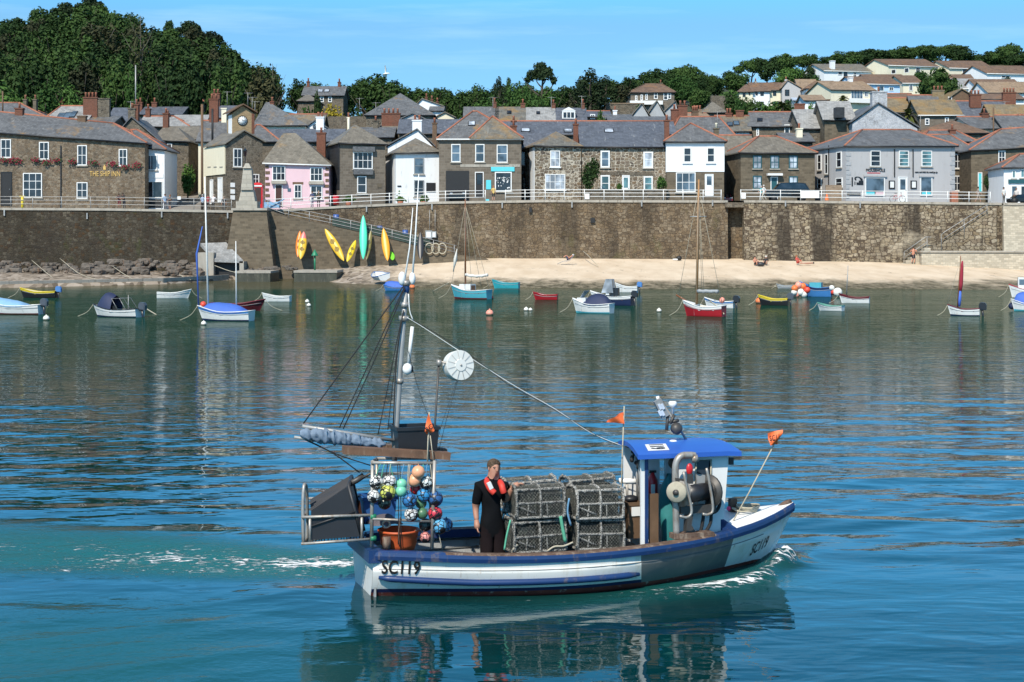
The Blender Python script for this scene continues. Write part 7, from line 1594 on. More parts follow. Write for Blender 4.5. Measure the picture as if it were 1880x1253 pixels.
r,Mb,L,Fr,zs,hb,pt=moor('turquoise sailing boat with white cabin top and red brown mast',863,549,82,154,'gel_turq',rim='gel_white',boot='gel_maroon',deck=.36,free=.24,beam=.40)
b=MB(Mb);b.slab([Vector((L*x,y,Fr*1.42))for x,y in((.42,-hb(.4)*.7),(.74,-hb(.74)*.55),(.74,hb(.74)*.55),(.42,hb(.4)*.7))],Fr*.55);cb_=b.build('cabin',PAL['gel_white'],r)
b=MB(Mb);b.bx((L*.415,-hb(.4)*.5,Fr*.7),(L*.419,hb(.4)*.5,Fr*1.3));b.build('cabin_door',PAL['varnish'],cb_)
a,e,o=mast(r,Mb,(L*.62,0,Fr),854,366,0,PAL['varnish'],.06,((L*.99,0,Fr*1.3),(L*.55,-hb(.5),Fr),(L*.55,hb(.5),Fr),(L*.3,-hb(.3),Fr),(0,0,Fr)))
b=MB(Mb);n=12;b.tube([(L*(.62-.58*i/n),0,Fr*(2.2+.02*math.sin(i*1.9)+.004*(i-6)**2))for i in range(n+1)],[.10+.012*math.sin(i*2.3)for i in range(n+1)],8);b.build('furled_sail',PAL['canvas'],r)
b=MB();q=Mb@Vector((L,0,Fr*1.35));b.tube([q+(e-q)*f for f in(.15,.3,.42)],[.02,.14,.02],5);b.build('furled_jib',PAL['canvas'],r)
moor('open turquoise boat right of the turquoise sailing boat',928,530,54,166,'gel_turq2',rim='gel_turq2',free=.24,fenders=(.4,))
moor('small red rowing boat with a white rim',1001,551,48,170,'gel_red',rim='gel_red',free=.24,inner='gel_white',beam=.45)
r,Mb,L,Fr,zs,hb,pt=moor('white motor boat with a dark navy cockpit cover, nearest in the centre',1087,575,82,154,'gel_white',rim='gel_white',boot='gel_turq',deck=.3,cover=('cover_navy',.03,.66,1.0),free=.25,fenders=(.45,.62,.8),beam=.42)
b=MB(Mb);b.slab([Vector((L*x,y,z_))for x,y,z_ in((.64,-hb(.64)*.8,Fr*2.1),(.76,-hb(.76)*.6,Fr*1.5),(.76,hb(.76)*.6,Fr*1.5),(.64,hb(.64)*.8,Fr*2.1))],.05);b.build('windscreen',M['win_pale'],r)
b=MB(Mb);b.slab([Vector((L*x,y,Fr*1.42))for x,y in((.60,-hb(.6)*.8),(.86,-hb(.86)*.55),(.86,hb(.86)*.55),(.60,hb(.6)*.8))],Fr*.5);b.build('cabin',PAL['gel_white'],r)
r,Mb,L,Fr,zs,hb,pt=moor('navy hulled motor boat with a clear windscreen and large black outboard',1122,561,84,160,'gel_navy',band='gel_white',rim='gel_white',deck=.4,outboard='eng_black',free=.24)
b=MB(Mb);b.bx((L*.52,-hb(.5)*.5,Fr),(L*.6,hb(.5)*.5,Fr*2.0));b.build('console',PAL['gel_white'],r);b=MB(Mb);b.slab([Vector((L*x,-hb(.5)*.6,z_))for x,z_ in((.42,Fr*1.2),(.46,Fr*2.5),(.60,Fr*2.5),(.70,Fr*1.2))],hb(.5)*1.2,0,(0,1,0));b.build('windscreen',M['win_pale'],r)
for x in(.35,.45):b=MB(Mb);b.box((L*x,.1,Fr*1.3),(.25,.3,.5));b.build('seat',PAL['eng_black'],r)
moor('white boat with a bright blue outboard cover behind the navy one',1150,537,44,165,'gel_white',rim='gel_white',outboard='cover_eng',deck=.3,free=.3)
r,Mb,L,Fr,zs,hb,pt=moor('red sailing boat with white deck, bowsprit and tall varnished mast',1291,581,84,152,'gel_red',band='gel_white',rim='gel_white',deck=.34,free=.27,inner='gel_cream',beam=.42)
a,e,o=mast(r,Mb,(L*.66,0,Fr),1283,330,0,paint('spar_varnish',(.36,.19,.08),.45),.075,((L*1.12,0,Fr*1.4),(L*.6,-hb(.6),Fr),(L*.6,hb(.6),Fr),(L*.55,-hb(.5),Fr),(.1,0,Fr)))
b=MB(Mb);b.cyl((L*.9,0,Fr*1.25),(L*1.16,0,Fr*1.75),.045,7);b.build('bowsprit',PAL['varnish'],r)
b=MB(Mb);b.tube([(L*(.64-.5*i/10),.0,Fr*(2.1+.02*math.sin(i*1.7)))for i in range(11)],[.10+.012*math.sin(i*2.1)for i in range(11)],8);b.build('furled_sail',PAL['gel_grey'],r)
b=MB();b.cyl(P(1267,398,a.y),P(1297,398,a.y),.03,6);b.build('crosstree',M['galv'],o)
b=MB(Mb);b.ball((.3,-.5,Fr*1.35),.16,9,7);b.build('fender',PAL['buoy_pink'],r)
moor('white and blue boat with a black outboard behind the red sailing boat',1320,566,58,160,'gel_white',band='gel_blue',rim='gel_white',inner='gel_blue',outboard='eng_black',deck=.35,free=.26)
moor('yellow and black inflatable-like boat with orange fenders',1419,561,58,160,'gel_black',band='gel_yellow',rim='gel_yellow',inner='gel_yellow',outboard='eng_grey',free=.26)
r,Mb,L,Fr,zs,hb,pt=moor('blue working boat hung with pink, white and orange buoys',1497,545,62,158,'gel_blue',band='gel_navy',rim='gel_blue',inner='gel_navy',free=.34,deck=.3)
b=MB(Mb);b.bx((L*.3,-hb(.5)*.7,Fr*.5),(L*.66,hb(.5)*.7,Fr*1.28));b.build('cuddy',PAL['gel_turq'],r)
for i,(x,y,rr_,c_)in enumerate(((1459,530,.24,'buoy_orange'),(1466,524,.25,'buoy_pink'),(1474,526,.25,'buoy_orange'),(1458,537,.22,'buoy_white'),(1470,537,.27,'buoy_white'),(1462,541,.25,'buoy_pink'),(1482,533,.23,'buoy_red'),(1476,541,.25,'buoy_white'),(1530,536,.25,'buoy_red'),(1538,537,.33,'buoy_white'),(1527,529,.2,'buoy_white'))):
 q=P(x,y,depth_on_water(545)-.8+.1*(i%3));single((lambda m:(m.ball(q,rr_,12,9),m)[1])(MB()),'buoy',PAL[c_],['orange buoy at the upper left of the blue working boat','pink buoy topmost in the cluster on the blue working boat','orange buoy right of the topmost pink one','small white buoy at the far left of the blue working boat','white buoy in the middle of the left cluster','pink buoy lowest in the left cluster','red buoy at the right of the left cluster','white buoy low at the right of the left cluster','red buoy on the right side of the blue working boat','largest white buoy at the right of the blue working boat','little white buoy high on the right of the blue working boat'][i],'buoy',tuple(q),'buoys hung round the blue working boat')
moor('pale green and white dinghy with its transom to the camera',1524,571,52,148,'gel_white',rim='gel_green',inner='gel_green',free=.22,beam=.46)
r,Mb,L,Fr,zs,hb,pt=moor('white boat with a brown top strake and a pole amidships',1568,557,58,162,'gel_white',band='gel_maroon',rim='gel_maroon',inner='varnish',free=.24)
mast(r,Mb,(L*.75,0,Fr),1557,488,0,M['galv'],.035,name='pole')
r,Mb,L,Fr,zs,hb,pt=moor('white sailing dinghy with a red furled sail on its mast',1769,580,60,160,'gel_white',rim='gel_maroon',boot='gel_navy',outboard='eng_black',deck=.3,free=.26,inner='gel_cream')
a,e,o=mast(r,Mb,(L*.68,0,Fr),1764,470,0,PAL['varnish'],.04,((L,0,Fr*1.4),));b=MB();b.tube([a+(e-a)*f+Vector((.1,0,0))for f in(.3,.45,.65,.8,.9)],[.06,.11,.10,.08,.04],7);b.build('furled_sail',PAL['sail_red'],r);b=MB();b.tube([a+(e-a)*f+Vector((.08,0,0))for f in(.02,.15,.32)],[.07,.09,.07],7);b.build('sail_cover',PAL['cover_blue'],r)
r,Mb,L,Fr,zs,hb,pt=moor('white boat with a bright blue cover at the right edge',1886,571,60,160,'gel_white',rim='gel_white',cover=('cover_blue',.1,.9,1.3),free=.28,fenders=(.7,),boot='gel_turq');b=MB(Mb);b.ball((L*.98,-.3,Fr*.5),.2,9,7);b.build('fender',PAL['cover_navy'],r)
r,Mb,L,Fr,zs,hb,pt=moor('white cabin boat behind the blue covered one at the right edge',1882,546,60,168,'gel_white',rim='gel_red',deck=.3,free=.3);b=MB(Mb);b.bx((L*.4,-hb(.5)*.6,Fr*.6),(L*.72,hb(.5)*.6,Fr*2.1));b.build('cabin',PAL['gel_white'],r);b=MB(Mb);b.bx((L*.43,-hb(.5)*.61,Fr*1.3),(L*.69,hb(.5)*.61,Fr*1.9));b.build('window',M['win_blue'],r)
moor('tiny grey tender on the tideline',1440,530,30,172,'gel_grey',rim='gel_grey',free=.22)
for i,(x,y,rpx,c_,lab)in enumerate(((85,588,6,'buoy_white','white mooring buoy with a dark foot near the left edge'),(374,597,5,'buoy_white','cream mooring buoy below the blue covered sailing boat'),(564,556,4,'buoy_white','upper of two white mooring buoys below the orange kayak reflection'),(567,563,4,'buoy_white','lower of two white mooring buoys below the orange kayak reflection'),(899,579,7,'buoy_pink','large pink mooring buoy alone in the middle of the harbour'),(966,571,4.5,'buoy_white','white mooring buoy with a black band, left of a pair'),(974,571,3.5,'buoy_white','small white mooring buoy, right of a pair'),(1210,573,4.5,'buoy_white','white mooring buoy right of the navy covered motor boat'),(902,549,4,'buoy_red','red mooring buoy behind the turquoise sailing boat'),(757,530,5,'buoy_orange','orange mooring buoy right of the blue covered boat'),(1394,557,7,'buoy_orange','orange fender buoy at the bow of the yellow boat'),(1403,556,6,'buoy_white','white fender buoy at the bow of the yellow boat'))):
 Y=depth_on_water(y);k=rpx/F*Y;b=MB();q=Vector((wx(x,Y),Y,k*.45));b.ball(q,k,14,10);b.tube([q+Vector((0,0,k*.9)),q+Vector((0,0,k*1.25))],k*.16,6)
 b.tube([q+Vector((0,0,-k*.05)),q+Vector((0,0,-k*.5))],[k*1.01,k*.9],14,1);single(b,'mooring_buoy',[PAL[c_],M['concrete_wet']],lab,'buoy',tuple(q),'mooring buoys')
def warp(pts,lab,Y0,Y1,sag=.0):
 n=len(pts);b=MB();v=[P(x,y,Y0+(Y1-Y0)*i/(n-1))for i,(x,y)in enumerate(pts)];b.tube(curve_pts(v,5),.035,5);single(b,'mooring_rope',M['rope_pale'],lab,'rope',tuple(v[0]),'mooring ropes')
warp([(58,478),(90,505),(112,521),(152,534)],'mooring rope running down from the dark wall near the left edge',168,138);warp([(110,475),(150,505),(205,519)],'mooring rope over the boulders left of the canopy boat',168,150);warp([(205,488),(235,508),(276,528)],'mooring rope from the boulders towards the white dinghy',165,145);warp([(305,485),(335,508),(350,514)],'mooring rope near the culvert',167,155);warp([(82,555),(115,585),(165,590)],'yellowed rope hanging from the left edge motor boat',103,88);warp([(265,565),(290,580),(311,591)],'stern rope of the navy canopy boat',92,86);warp([(394,488),(430,500),(470,501)],'rope along the culvert mouth to the jetty block',163,160);warp([(1070,461),(1080,470),(1098,489)],'pale mooring line pegged into the sand',170,160);warp([(795,535),(810,527),(825,519)],'bow rope of the turquoise sailing boat',128,126);warp([(867,533),(880,543),(890,550)],'stern rope trailing from the turquoise sailing boat',122,120);warp([(1366,500),(1400,515),(1425,527)],'dark mooring line across the sand to the grey tender',165,140);warp([(1560,520),(1590,535),(1605,545)],'mooring line on the tideline right of the blue working boat',150,130);warp([(1300,550),(1325,570),(1329,577)],'stern line of the red sailing boat',90,86)
def kayak(x0,y0,x1,y1,wpx,mat,lab,Yb=167.6,Yt=169.0,tip=None,cockpit=True,hull_=False):
 a,e=P(x0,y0,Yb),P(x1,y1,Yt);d=(e-a);Lk=d.length;ex=d.normalized();ey=ex.cross(Vector((0,-1,0))).normalized();ez=ex.cross(ey);
 if ez.y>0:ez=-ez
 w_=wpx/17.6/2;r=thing('kayak',lab,'kayak',tuple(a),'kayaks stood against the slipway wall');b=MB();rows=[]
 for i in range(17):
  f=i/16;k=max(.03,math.sin(math.pi*f)**.62);rows.append([a+ex*Lk*f+ey*math.cos(q)*w_*k+ez*(math.sin(q)*w_*(.45 if math.sin(q)>0 else.75)*k+.10*(abs(f-.5)*2)**3)for q in np.linspace(0,6.2832,15)])
 b.grid(rows,mf=(lambda i,j:1 if tip and i>11 else 0));b.build('hull',[mat,tip or mat],r)
 if cockpit:
  for f0,f1 in((.28,.44),(.52,.68)):
   b=MB();rows=[]
   for i in range(7):
    f=f0+(f1-f0)*i/6;k=math.sin(math.pi*i/6)*.62*math.sin(math.pi*f)**.62;rows.append([a+ex*Lk*f+ey*w_*k*s_+ez*(w_*.47*math.sin(math.pi*f)**.62+.012)for s_ in(-1,0,1)])
   b.grid(rows);b.build('cockpit',dkm(mat),r)
  b=MB();b.tube([a+ex*Lk*f+ez*(w_*.5*max(.1,math.sin(math.pi*f))+.02)for f in(.1,.2,.46,.72,.9)],.012,4);b.build('deck_line',M['black'],r)
_d={}
def dkm(m):
 if m.name not in _d:_d[m.name]=paint(m.name+'_recess_shade',dk(tuple(CC[m.name]),.35),.6)  # hull colour darkened so the flat cockpit patch carries the hollow's shade
 return _d[m.name]
CC={}
def kc(n,c):CC[n]=c;return paint(n,c,.4,.06)
KO,KY,KG,KOl,KGr,KL,KP=kc('kayak_orange',(.75,.20,.02)),kc('kayak_yellow',(.72,.44,.03)),kc('kayak_green',(.07,.62,.40)),kc('kayak_olive',(.20,.17,.05)),kc('kayak_black',(.025,.027,.032)),kc('kayak_lime',(.18,.62,.04)),kc('kayak_pink',(.66,.18,.16))
kayak(547,473,551,425,12,KO,'orange kayak stood behind the yellow and pink one',168.0,169.2);kayak(552,477,558,426,15,KY,'yellow kayak with a pink end, foremost of the left pair',167.5,168.7,tip=KP);kayak(632,480,597,421,15,KY,'long yellow kayak leaning steeply to the left');kayak(637,482,653,442,11,kc('kayak_gold',(.70,.50,.02)),'short yellow kayak leaning to the right beside the long one');kayak(667,477,667,396,14,KG,'tall mint green kayak standing upright',cockpit=False);kayak(673,478,681,424,9,KOl,'olive brown kayak behind the tall green one',168,169.2);kayak(712,480,704,420,14,kc('kayak_amber',(.80,.34,.02)),'amber kayak with its smooth hull out',cockpit=False);kayak(722,479,718,463,9,KL,'small lime green kayak beside the amber one',cockpit=False);kayak(772,478,772,427,12,KGr,'black kayak stood under the electrical boxes',cockpit=False)
M['coil']=M['rope_pale']
for i,x in enumerate((788,800,812)):b=MB();q=P(x,455,169.4);b.tube([q+Vector((math.cos(a)*.42,-.05,math.sin(a)*.55-.1))for a in np.linspace(0,6.28,14)[:-1]],.06,6,closed=True);single(b,'rope_coil',M['rope_pale'],('rope coil hung left on the slipway end rail','rope coil hung in the middle of the slipway end rail','rope coil hung right on the slipway end rail')[i],'rope',tuple(q),'coils on the slipway rail')
r=thing('war_monument','pale granite obelisk monument on a stepped plinth at the quay edge','monument',P(453,388,169.2))
def tier(b,x0,x1,y0,y1,tx0=None,tx1=None,Y=169.2):
 tx0,tx1=tx0 or x0,tx1 or x1;w0,w1=(x1-x0)/F*Y/2,(tx1-tx0)/F*Y/2;c0,c1=wx((x0+x1)/2,Y),wx((tx0+tx1)/2,Y);z0,z1=wz(y1,Y),wz(y0,Y);yc=Y+w0
 v=[Vector((c0+sx_*w0,yc+sy_*w0,z0))for sx_,sy_ in((-1,-1),(1,-1),(1,1),(-1,1))]+[Vector((c1+sx_*w1,yc+sy_*w1,z1))for sx_,sy_ in((-1,-1),(1,-1),(1,1),(-1,1))]
 b.add(v,[(0,1,2,3),(4,5,6,7),(0,1,5,4),(1,2,6,5),(2,3,7,6),(3,0,4,7)])
M['pale_granite']=ashlar('pale_granite',(.42,.39,.33),1.0,.45,.1,(.30,.28,.24),.02,stamt=.2)
b=MB();tier(b,433,472,370,389);b.build('plinth',M['pale_granite'],r);b=MB();tier(b,438,468,349,370,442,464);tier(b,442,464,309,349,446,461);tier(b,446,461,300,309,450,456);b.build('obelisk',M['pale_granite'],r)
r=thing('street_lamp','black lamp post with a lantern behind the monument','street lamp',P(450,380,177));b=MB();b.cyl(P(450,385,177),P(450,285,177),.06,7);b.build('post',M['black'],r);b=MB();b.lathe([(.14,0),(.24,.5),(.3,.52),(.05,.82),(.03,.95)],P(450,287,177),6);b.build('lantern',M['win_dark'],r)
r=thing('phone_box','red telephone kiosk between the monument and the pink cottage','phone box',P(473,386,177));b=MB();b.bx((wx(465,177),177,wz(392,177)),(wx(482,177),178,wz(340,177)));b.lathe([(.75,0),(.55,.18),(.2,.27)],P(473.5,340,177.5),4,0,Matrix.Rotation(R(45),3,'Z'),smooth=False);b.build('kiosk',M['red_gloss'],r);b=MB();b.bx((wx(468,177),176.95,wz(374,177)),(wx(479,177),177.02,wz(345,177)));b.build('door',M['wood_door'],r);b=MB();b.bx((wx(466,177),176.94,wz(343,177)),(wx(481,177),176.99,wz(340.5,177)));b.build('sign_band',M['white_paint'],r)
for x,y0,y1,Y,w_,lab,m in((371,192,388,176,.14,'tall brown telegraph pole in front of the lane','timber_brown'),(390,200,262,196,.13,'black pole behind the cream wall of the clock house','black'),(1824,198,250,200,.10,'grey pole among the roofs at the right','timber_brown'),(249,120,190,232,.09,'thin grey pole above the inn chimneys','galv'),(5,168,192,214,.1,'wooden pole at the left edge behind the inn','timber_brown'),(640,216,245,203,.12,'pale post behind the granite house','cream_render')):
 b=MB();b.cyl(P(x,y1,Y)-Vector((0,0,1.5)),P(x,y0,Y),w_,7);r=single(b,'pole',M[m],lab,'pole',tuple(P(x,y1,Y)))
b=MB();b.bx(P(485,382,170.8),P(515,372,172));b.cyl(P(495,380,170.7),P(522,366,170.7),.05,6);single(b,'handcart',M['cover_pale']if 'cover_pale' in M else PAL['cover_pale'],'light blue boat trolley on the quay below the phone box','trolley',tuple(P(500,382,171)))
b=MB();b.cyl(P(41,386,170.8),P(41,361,170.8),.14,8);b.box(P(41,361,170.8),(.55,.2,.12));single(b,'life_ring_post',PAL['gel_yellow'],'yellow life-saving post on the quay by the inn door','post',tuple(P(41,386,170.8)))
for x,w_,y0,y1,lab in((1078,8,356,366,'small white board on the railing in front of the long cottage'),(1365,8,354,365,'small white board on the railing near the alcove'),(1487,34,351,364,'wide white banner on the railing in front of the black car'),(895,6,366,371,'tiny turquoise board on the railing below the granite shop'),(329,6,361,367,'white notice on the grey railing across the lane')):
 Y=171.5 if x>1340 else 172.2;Y=170.1 if x<400 else Y;b=MB();b.bx((wx(x-w_/2,Y),Y-.06,wz(y1,Y)),(wx(x+w_/2,Y),Y-.02,wz(y0,Y)));single(b,'notice_board',M['turquoise']if x==895 else M['white_paint'],lab,'board',tuple(P(x,y1,Y)))
b=MB();b.lathe([(.33,0),(.36,.9),(.3,1.0)],P(617,376,176),12);single(b,'litter_bin',M['red_gloss'],'red bin between the pink cottage and the granite house','bin',tuple(P(617,376,176)))
b=MB();b.lathe([(.22,0),(.20,.03),(.04,.7)],P(1518,368,174),10);single(b,'traffic_cone',M['fluor_orange'],'orange traffic cone by the wooden screen','cone',tuple(P(1518,368,174)))
b=MB();b.bx((wx(1516,177),177,7.5),(wx(1546,177),177.2,wz(340,177)));single(b,'screen_fence',M['tile_tan'],'wooden screen fence at the left corner of the restaurant','fence',tuple(P(1530,372,177)))
b=MB();b.bx((wx(1747,177),177,7.5),(wx(1759,177),177.8,wz(351,177)));single(b,'planter',M['terracotta'],'orange brown planter at the right corner of the restaurant','planter',tuple(P(1753,372,177)))
for x,lab in((640,'green planter under the granite house window'),(735,'leafy tub at the left corner of the white cottage'),(778,'leafy tub by the white cottage door')):
 q=P(x,370,178);b=MB();rr_=random.Random(x);b.lathe([(.28,-.6),(.34,0)],q,10,1)
 for k in range(70):o=Vector((rr_.gauss(0,.25),rr_.gauss(0,.2),abs(rr_.gauss(0,.28))));a=rr_.uniform(0,6);b.add([q+o+Vector((math.cos(a+t)*.12,rr_.uniform(-.06,.06),math.sin(a+t)*.12))for t in(0,1.57,3.14,4.71)],[(0,1,2,3)])
 single(b,'planter',[M['leaf_fresh'],M['terracotta']],lab,'planter',tuple(q))
M['car_black']=paint('car_black',(.012,.013,.015),.18,.1)
M['car_red']=paint('car_red',(.25,.02,.03),.2,.1)
def car(x0,x1,yb,ytop,Y,mat,lab,end_on=False,zb=None):
 zb=road_z((x0+x1)/2);w_=(x1-x0)/F*Y;Lc,Wc=(w_,1.85)if not end_on else(4.2,w_);hh=wz(ytop,Y)-zb
 c=Vector((wx((x0+x1)/2,Y),Y+(Wc if not end_on else Lc)/2,zb));Mc=Matrix.Translation(c)@Matrix.Rotation(R(180 if not end_on else-90),4,'Z');r=thing('parked_car',lab,'car',tuple(c))
 prof=[(-.5,.25),(-.5,.55),(-.47,.60),(-.30,.64),(-.18,.97),(.16,1.0),(.38,.95),(.47,.62),(.5,.55),(.5,.25)]
 b=MB(Mc);b.grid([[Vector((x*-Lc,s_*Wc/2*(1-.22*max(0,z-.6)),z*hh))for x,z in prof]for s_ in(-1,-.92,.92,1)],smooth=False)
 for s_ in(-1,1):b.poly([Vector((x*-Lc,s_*Wc/2*(1-.22*max(0,z-.6)),z*hh))for x,z in prof])
 b.build('body',mat,r)
 for s_ in(-1,1):b=MB(Mc);b.poly([Vector((x*-Lc,s_*(Wc/2*(1-.22*max(0,z-.6))+.006),z*hh))for x,z in((-.27,.68),(-.16,.93),(.15,.95),(.35,.9),(.41,.68))]);b.build('side_window',M['win_dark'],r)
 b=MB(Mc);b.poly([Vector((x*-Lc+.03,y*Wc/2*.86,z*hh+.012))for x,y,z in((-.30,-1,.66),(-.185,-.92,.95),(-.185,.92,.95),(-.30,1,.66))]);b.build('windscreen',M['win_dark'],r)
 for sx_ in(-.32,.32):
  for s_ in(-1,1):b=MB(Mc);b.lathe([(.32,-.1),(.33,.1),(.18,.11)],(sx_*-Lc,s_*(Wc/2-.08),.32),14,0,Matrix.Rotation(R(90),3,'X'));b.build('wheel',M['black'],r)
 for s_ in(-1,1):b=MB(Mc);b.box((.5*Lc,s_*Wc*.36,.56*hh),(.06,.3,.14));b.build('headlight',M['win_pale'],r)
car(1407,1489,366,335,174.5,M['car_black'],'black sports utility car parked in front of the teal windowed house');car(824,856,372,341,181.2,M['car_black'],'dark car nosing out of the open garage',True);car(1327,1345,372,356,184,M['car_red'],'red car half hidden beside the tall white house',True);car(1857,1895,374,357,174,M['car_black'],'dark car at the right edge of the quay')
def bike(px,py,Y):
 q=Vector((wx(px,Y),Y,road_z(px)));r=thing('bicycle','bicycle parked against the railing in front of the restaurant','bicycle',tuple(q))
 for dx in(-.52,.52):b=MB();b.tube([q+Vector((dx+math.cos(a)*.33,0,.34+math.sin(a)*.33))for a in np.linspace(0,6.28,17)[:-1]],.025,5,closed=True);b.build('wheel',M['black'],r)
 b=MB();
 for a,c in(((-.52,.34),(-.2,.85)),((-.2,.85),(.38,.82)),((.38,.82),(.0,.36)),((.0,.36),(-.2,.85)),((-.52,.34),(.0,.36)),((.52,.34),(.36,.98))):b.cyl(q+Vector((a[0],0,a[1])),q+Vector((c[0],0,c[1])),.022,5)
 b.build('frame',M['red_gloss'],r);b=MB();b.box(q+Vector((-.22,0,.95)),(.24,.12,.06));b.build('saddle',M['black'],r);b=MB();b.cyl(q+Vector((.34,-.25,1.0)),q+Vector((.34,.25,1.0)),.02,5);b.build('handlebar',M['black'],r)
bike(1648,370,172.6)
SK=paint('skin',(.42,.22,.15),.6,.08);SKR=paint('skin_sunburnt',(.50,.22,.14),.6,.08)
def hair(c):return paint('hair_%d'%int(c[0]*1000),c,.8,.2,30)
def body(joints,bones,radii,mats,name='person',sub=2,extra=None):
 """joints {name: world point}, bones [(a, b, material index)], radii {name: r}; grows one skinned surface"""
 names=list(joints);me=bpy.data.meshes.new('body');idx={n:i for i,n in enumerate(names)}
 o0=Vector(joints['pelvis'])
 me.from_pydata([tuple(Vector(joints[n])-o0)for n in names],[(idx[a],idx[b])for a,b,_ in bones],[])
 o=bpy.data.objects.new('body',me);COL.objects.link(o)
 md=o.modifiers.new('skin','SKIN');md.use_smooth_shade=True
 for n in names:
  sv=me.skin_vertices[0].data[idx[n]];rr_=radii[n];sv.radius=rr_ if isinstance(rr_,tuple)else(rr_,rr_);sv.use_root=n=='pelvis'
 ss=o.modifiers.new('sub','SUBSURF');ss.levels=ss.render_levels=sub
 dg=bpy.context.evaluated_depsgraph_get();m2=bpy.data.meshes.new_from_object(o.evaluated_get(dg));bpy.data.objects.remove(o);bpy.data.meshes.remove(me)
 for m_ in mats:m2.materials.append(m_)
 rv=lambda n:max(radii[n])if isinstance(radii[n],tuple)else radii[n]
 seg=[(Vector(joints[a])-o0,Vector(joints[b])-o0,k,rv(a),rv(b))for a,b,k in bones]
 for p in m2.polygons:
  c=p.center;best,bk=1e9,0
  for a,e,k,ra,rb in seg:
   d=e-a;t=max(0,min(1,(c-a).dot(d)/max(d.length_squared,1e-9)));l=(c-a-d*t).length-.8*(ra+(rb-ra)*t)
   if l<best:best,bk=l,k
  p.material_index=bk;p.use_smooth=True
 return m2,o0
def person(label,base,h=1.72,face=0,pose='stand',top=(.1,.1,.12),legs=(.05,.06,.10),bare_legs=False,bare_top=False,hc=(.06,.04,.025),skirt=False,skin=None,long_hair=False):
 """base: feet (or seat) on the ground; face: yaw, 0 looks at the camera (-Y)"""
 k=h/1.75;J={}
 s_={'pelvis':(0,0,.95),'waist':(0,0,1.12),'chest':(0,.0,1.32),'neck':(0,.01,1.49),'head':(0,-.015,1.62),'crown':(0,0,1.72)}
 for sg,n in((-1,'r'),(1,'l')):
  s_.update({n+'_sho':(sg*.19,.01,1.42),n+'_elb':(sg*.25,.03,1.14),n+'_wri':(sg*.25,-.06,.90),n+'_hand':(sg*.25,-.08,.80),n+'_hip':(sg*.09,0,.90),n+'_kne':(sg*.10,-.02,.50),n+'_ank':(sg*.10,.03,.09),n+'_toe':(sg*.11,-.13,.04)})
 if pose=='walk':
  for sg,n in((-1,'r'),(1,'l')):s_[n+'_kne']=(sg*.09,-.16*sg-.03,.52);s_[n+'_ank']=(sg*.09,-.30*sg+.05,.12 if sg>0 else.15);s_[n+'_toe']=(sg*.10,-.30*sg-.12,.04);s_[n+'_elb']=(sg*.24,.18*sg+.02,1.15);s_[n+'_wri']=(sg*.23,.20*sg-.12,.95);s_[n+'_hand']=(sg*.23,.20*sg-.16,.87)
 if pose=='lean':
  for n in('waist','chest','neck','head','crown','r_sho','l_sho'):x,y,z=s_[n];s_[n]=(x,y-(z-.95)*.42,.95+(z-.95)*.93)
  for sg,n in((-1,'r'),(1,'l')):s_[n+'_elb']=(sg*.27,-.35,1.10);s_[n+'_wri']=(sg*.10,-.44,1.12);s_[n+'_hand']=(sg*.03,-.47,1.12)
 if pose=='arms':
  for sg,n in((-1,'r'),(1,'l')):s_[n+'_elb']=(sg*.27,-.04,1.14);s_[n+'_wri']=(sg*.06,-.22,1.20);s_[n+'_hand']=(-sg*.02,-.22,1.22)
 if pose=='sit':
  for n in s_:x,y,z=s_[n];s_[n]=(x,y+(.15*(z-.95)if z>.95 else 0),z-.80)
  for sg,n in((-1,'r'),(1,'l')):s_[n+'_hip']=(sg*.10,0,.13);s_[n+'_kne']=(sg*.14,-.40,.42);s_[n+'_ank']=(sg*.14,-.52,.08);s_[n+'_toe']=(sg*.14,-.66,.04);s_[n+'_elb']=(sg*.27,-.06,.40);s_[n+'_wri']=(sg*.18,-.28,.42);s_[n+'_hand']=(sg*.16,-.36,.43)
 if pose=='lie':
  for n in s_:
   x,y,z=s_[n];s_[n]=(z-.95,x,.12+.03*(z>1.2));
 if pose=='climb':
  for sg,n in((-1,'r'),(1,'l')):s_[n+'_elb']=(sg*.33,-.05,1.2);s_[n+'_wri']=(sg*.28,-.18,1.36);s_[n+'_hand']=(sg*.22,-.2,1.43)
  s_['r_kne']=(-.13,-.1,.52);s_['l_ank']=(.15,.2,.12);s_['l_toe']=(.16,.05,.05)
 q=Matrix.Rotation(R(face),3,'Z');base=Vector(base)
 for n,v in s_.items():J[n]=base+q@(Vector(v)*k)
 bones=[('pelvis','waist',1 if not bare_top else 0),('waist','chest',1 if not bare_top else 0),('chest','neck',1 if not bare_top else 0),('neck','head',0),('head','crown',3 if False else 0)]
 lm=2
 for n in 'rl':bones+=[('chest',n+'_sho',1 if not bare_top else 0),(n+'_sho',n+'_elb',1 if not bare_top else 0),(n+'_elb',n+'_wri',0),(n+'_wri',n+'_hand',0),('pelvis',n+'_hip',2),(n+'_hip',n+'_kne',2),(n+'_kne',n+'_ank',0 if bare_legs else 2),(n+'_ank',n+'_toe',3)]
 rad={'pelvis':(.15,.11),'waist':(.14,.10),'chest':(.16,.11),'neck':.055,'head':(.085,.10),'crown':.07}
 for n in 'rl':rad.update({n+'_sho':.065,n+'_elb':.045,n+'_wri':.032,n+'_hand':.04,n+'_hip':.095,n+'_kne':.06,n+'_ank':.042,n+'_toe':.035})
 rad={n:tuple(x*k for x in v)if isinstance(v,tuple)else v*k for n,v in rad.items()}
 sk=skin or SK
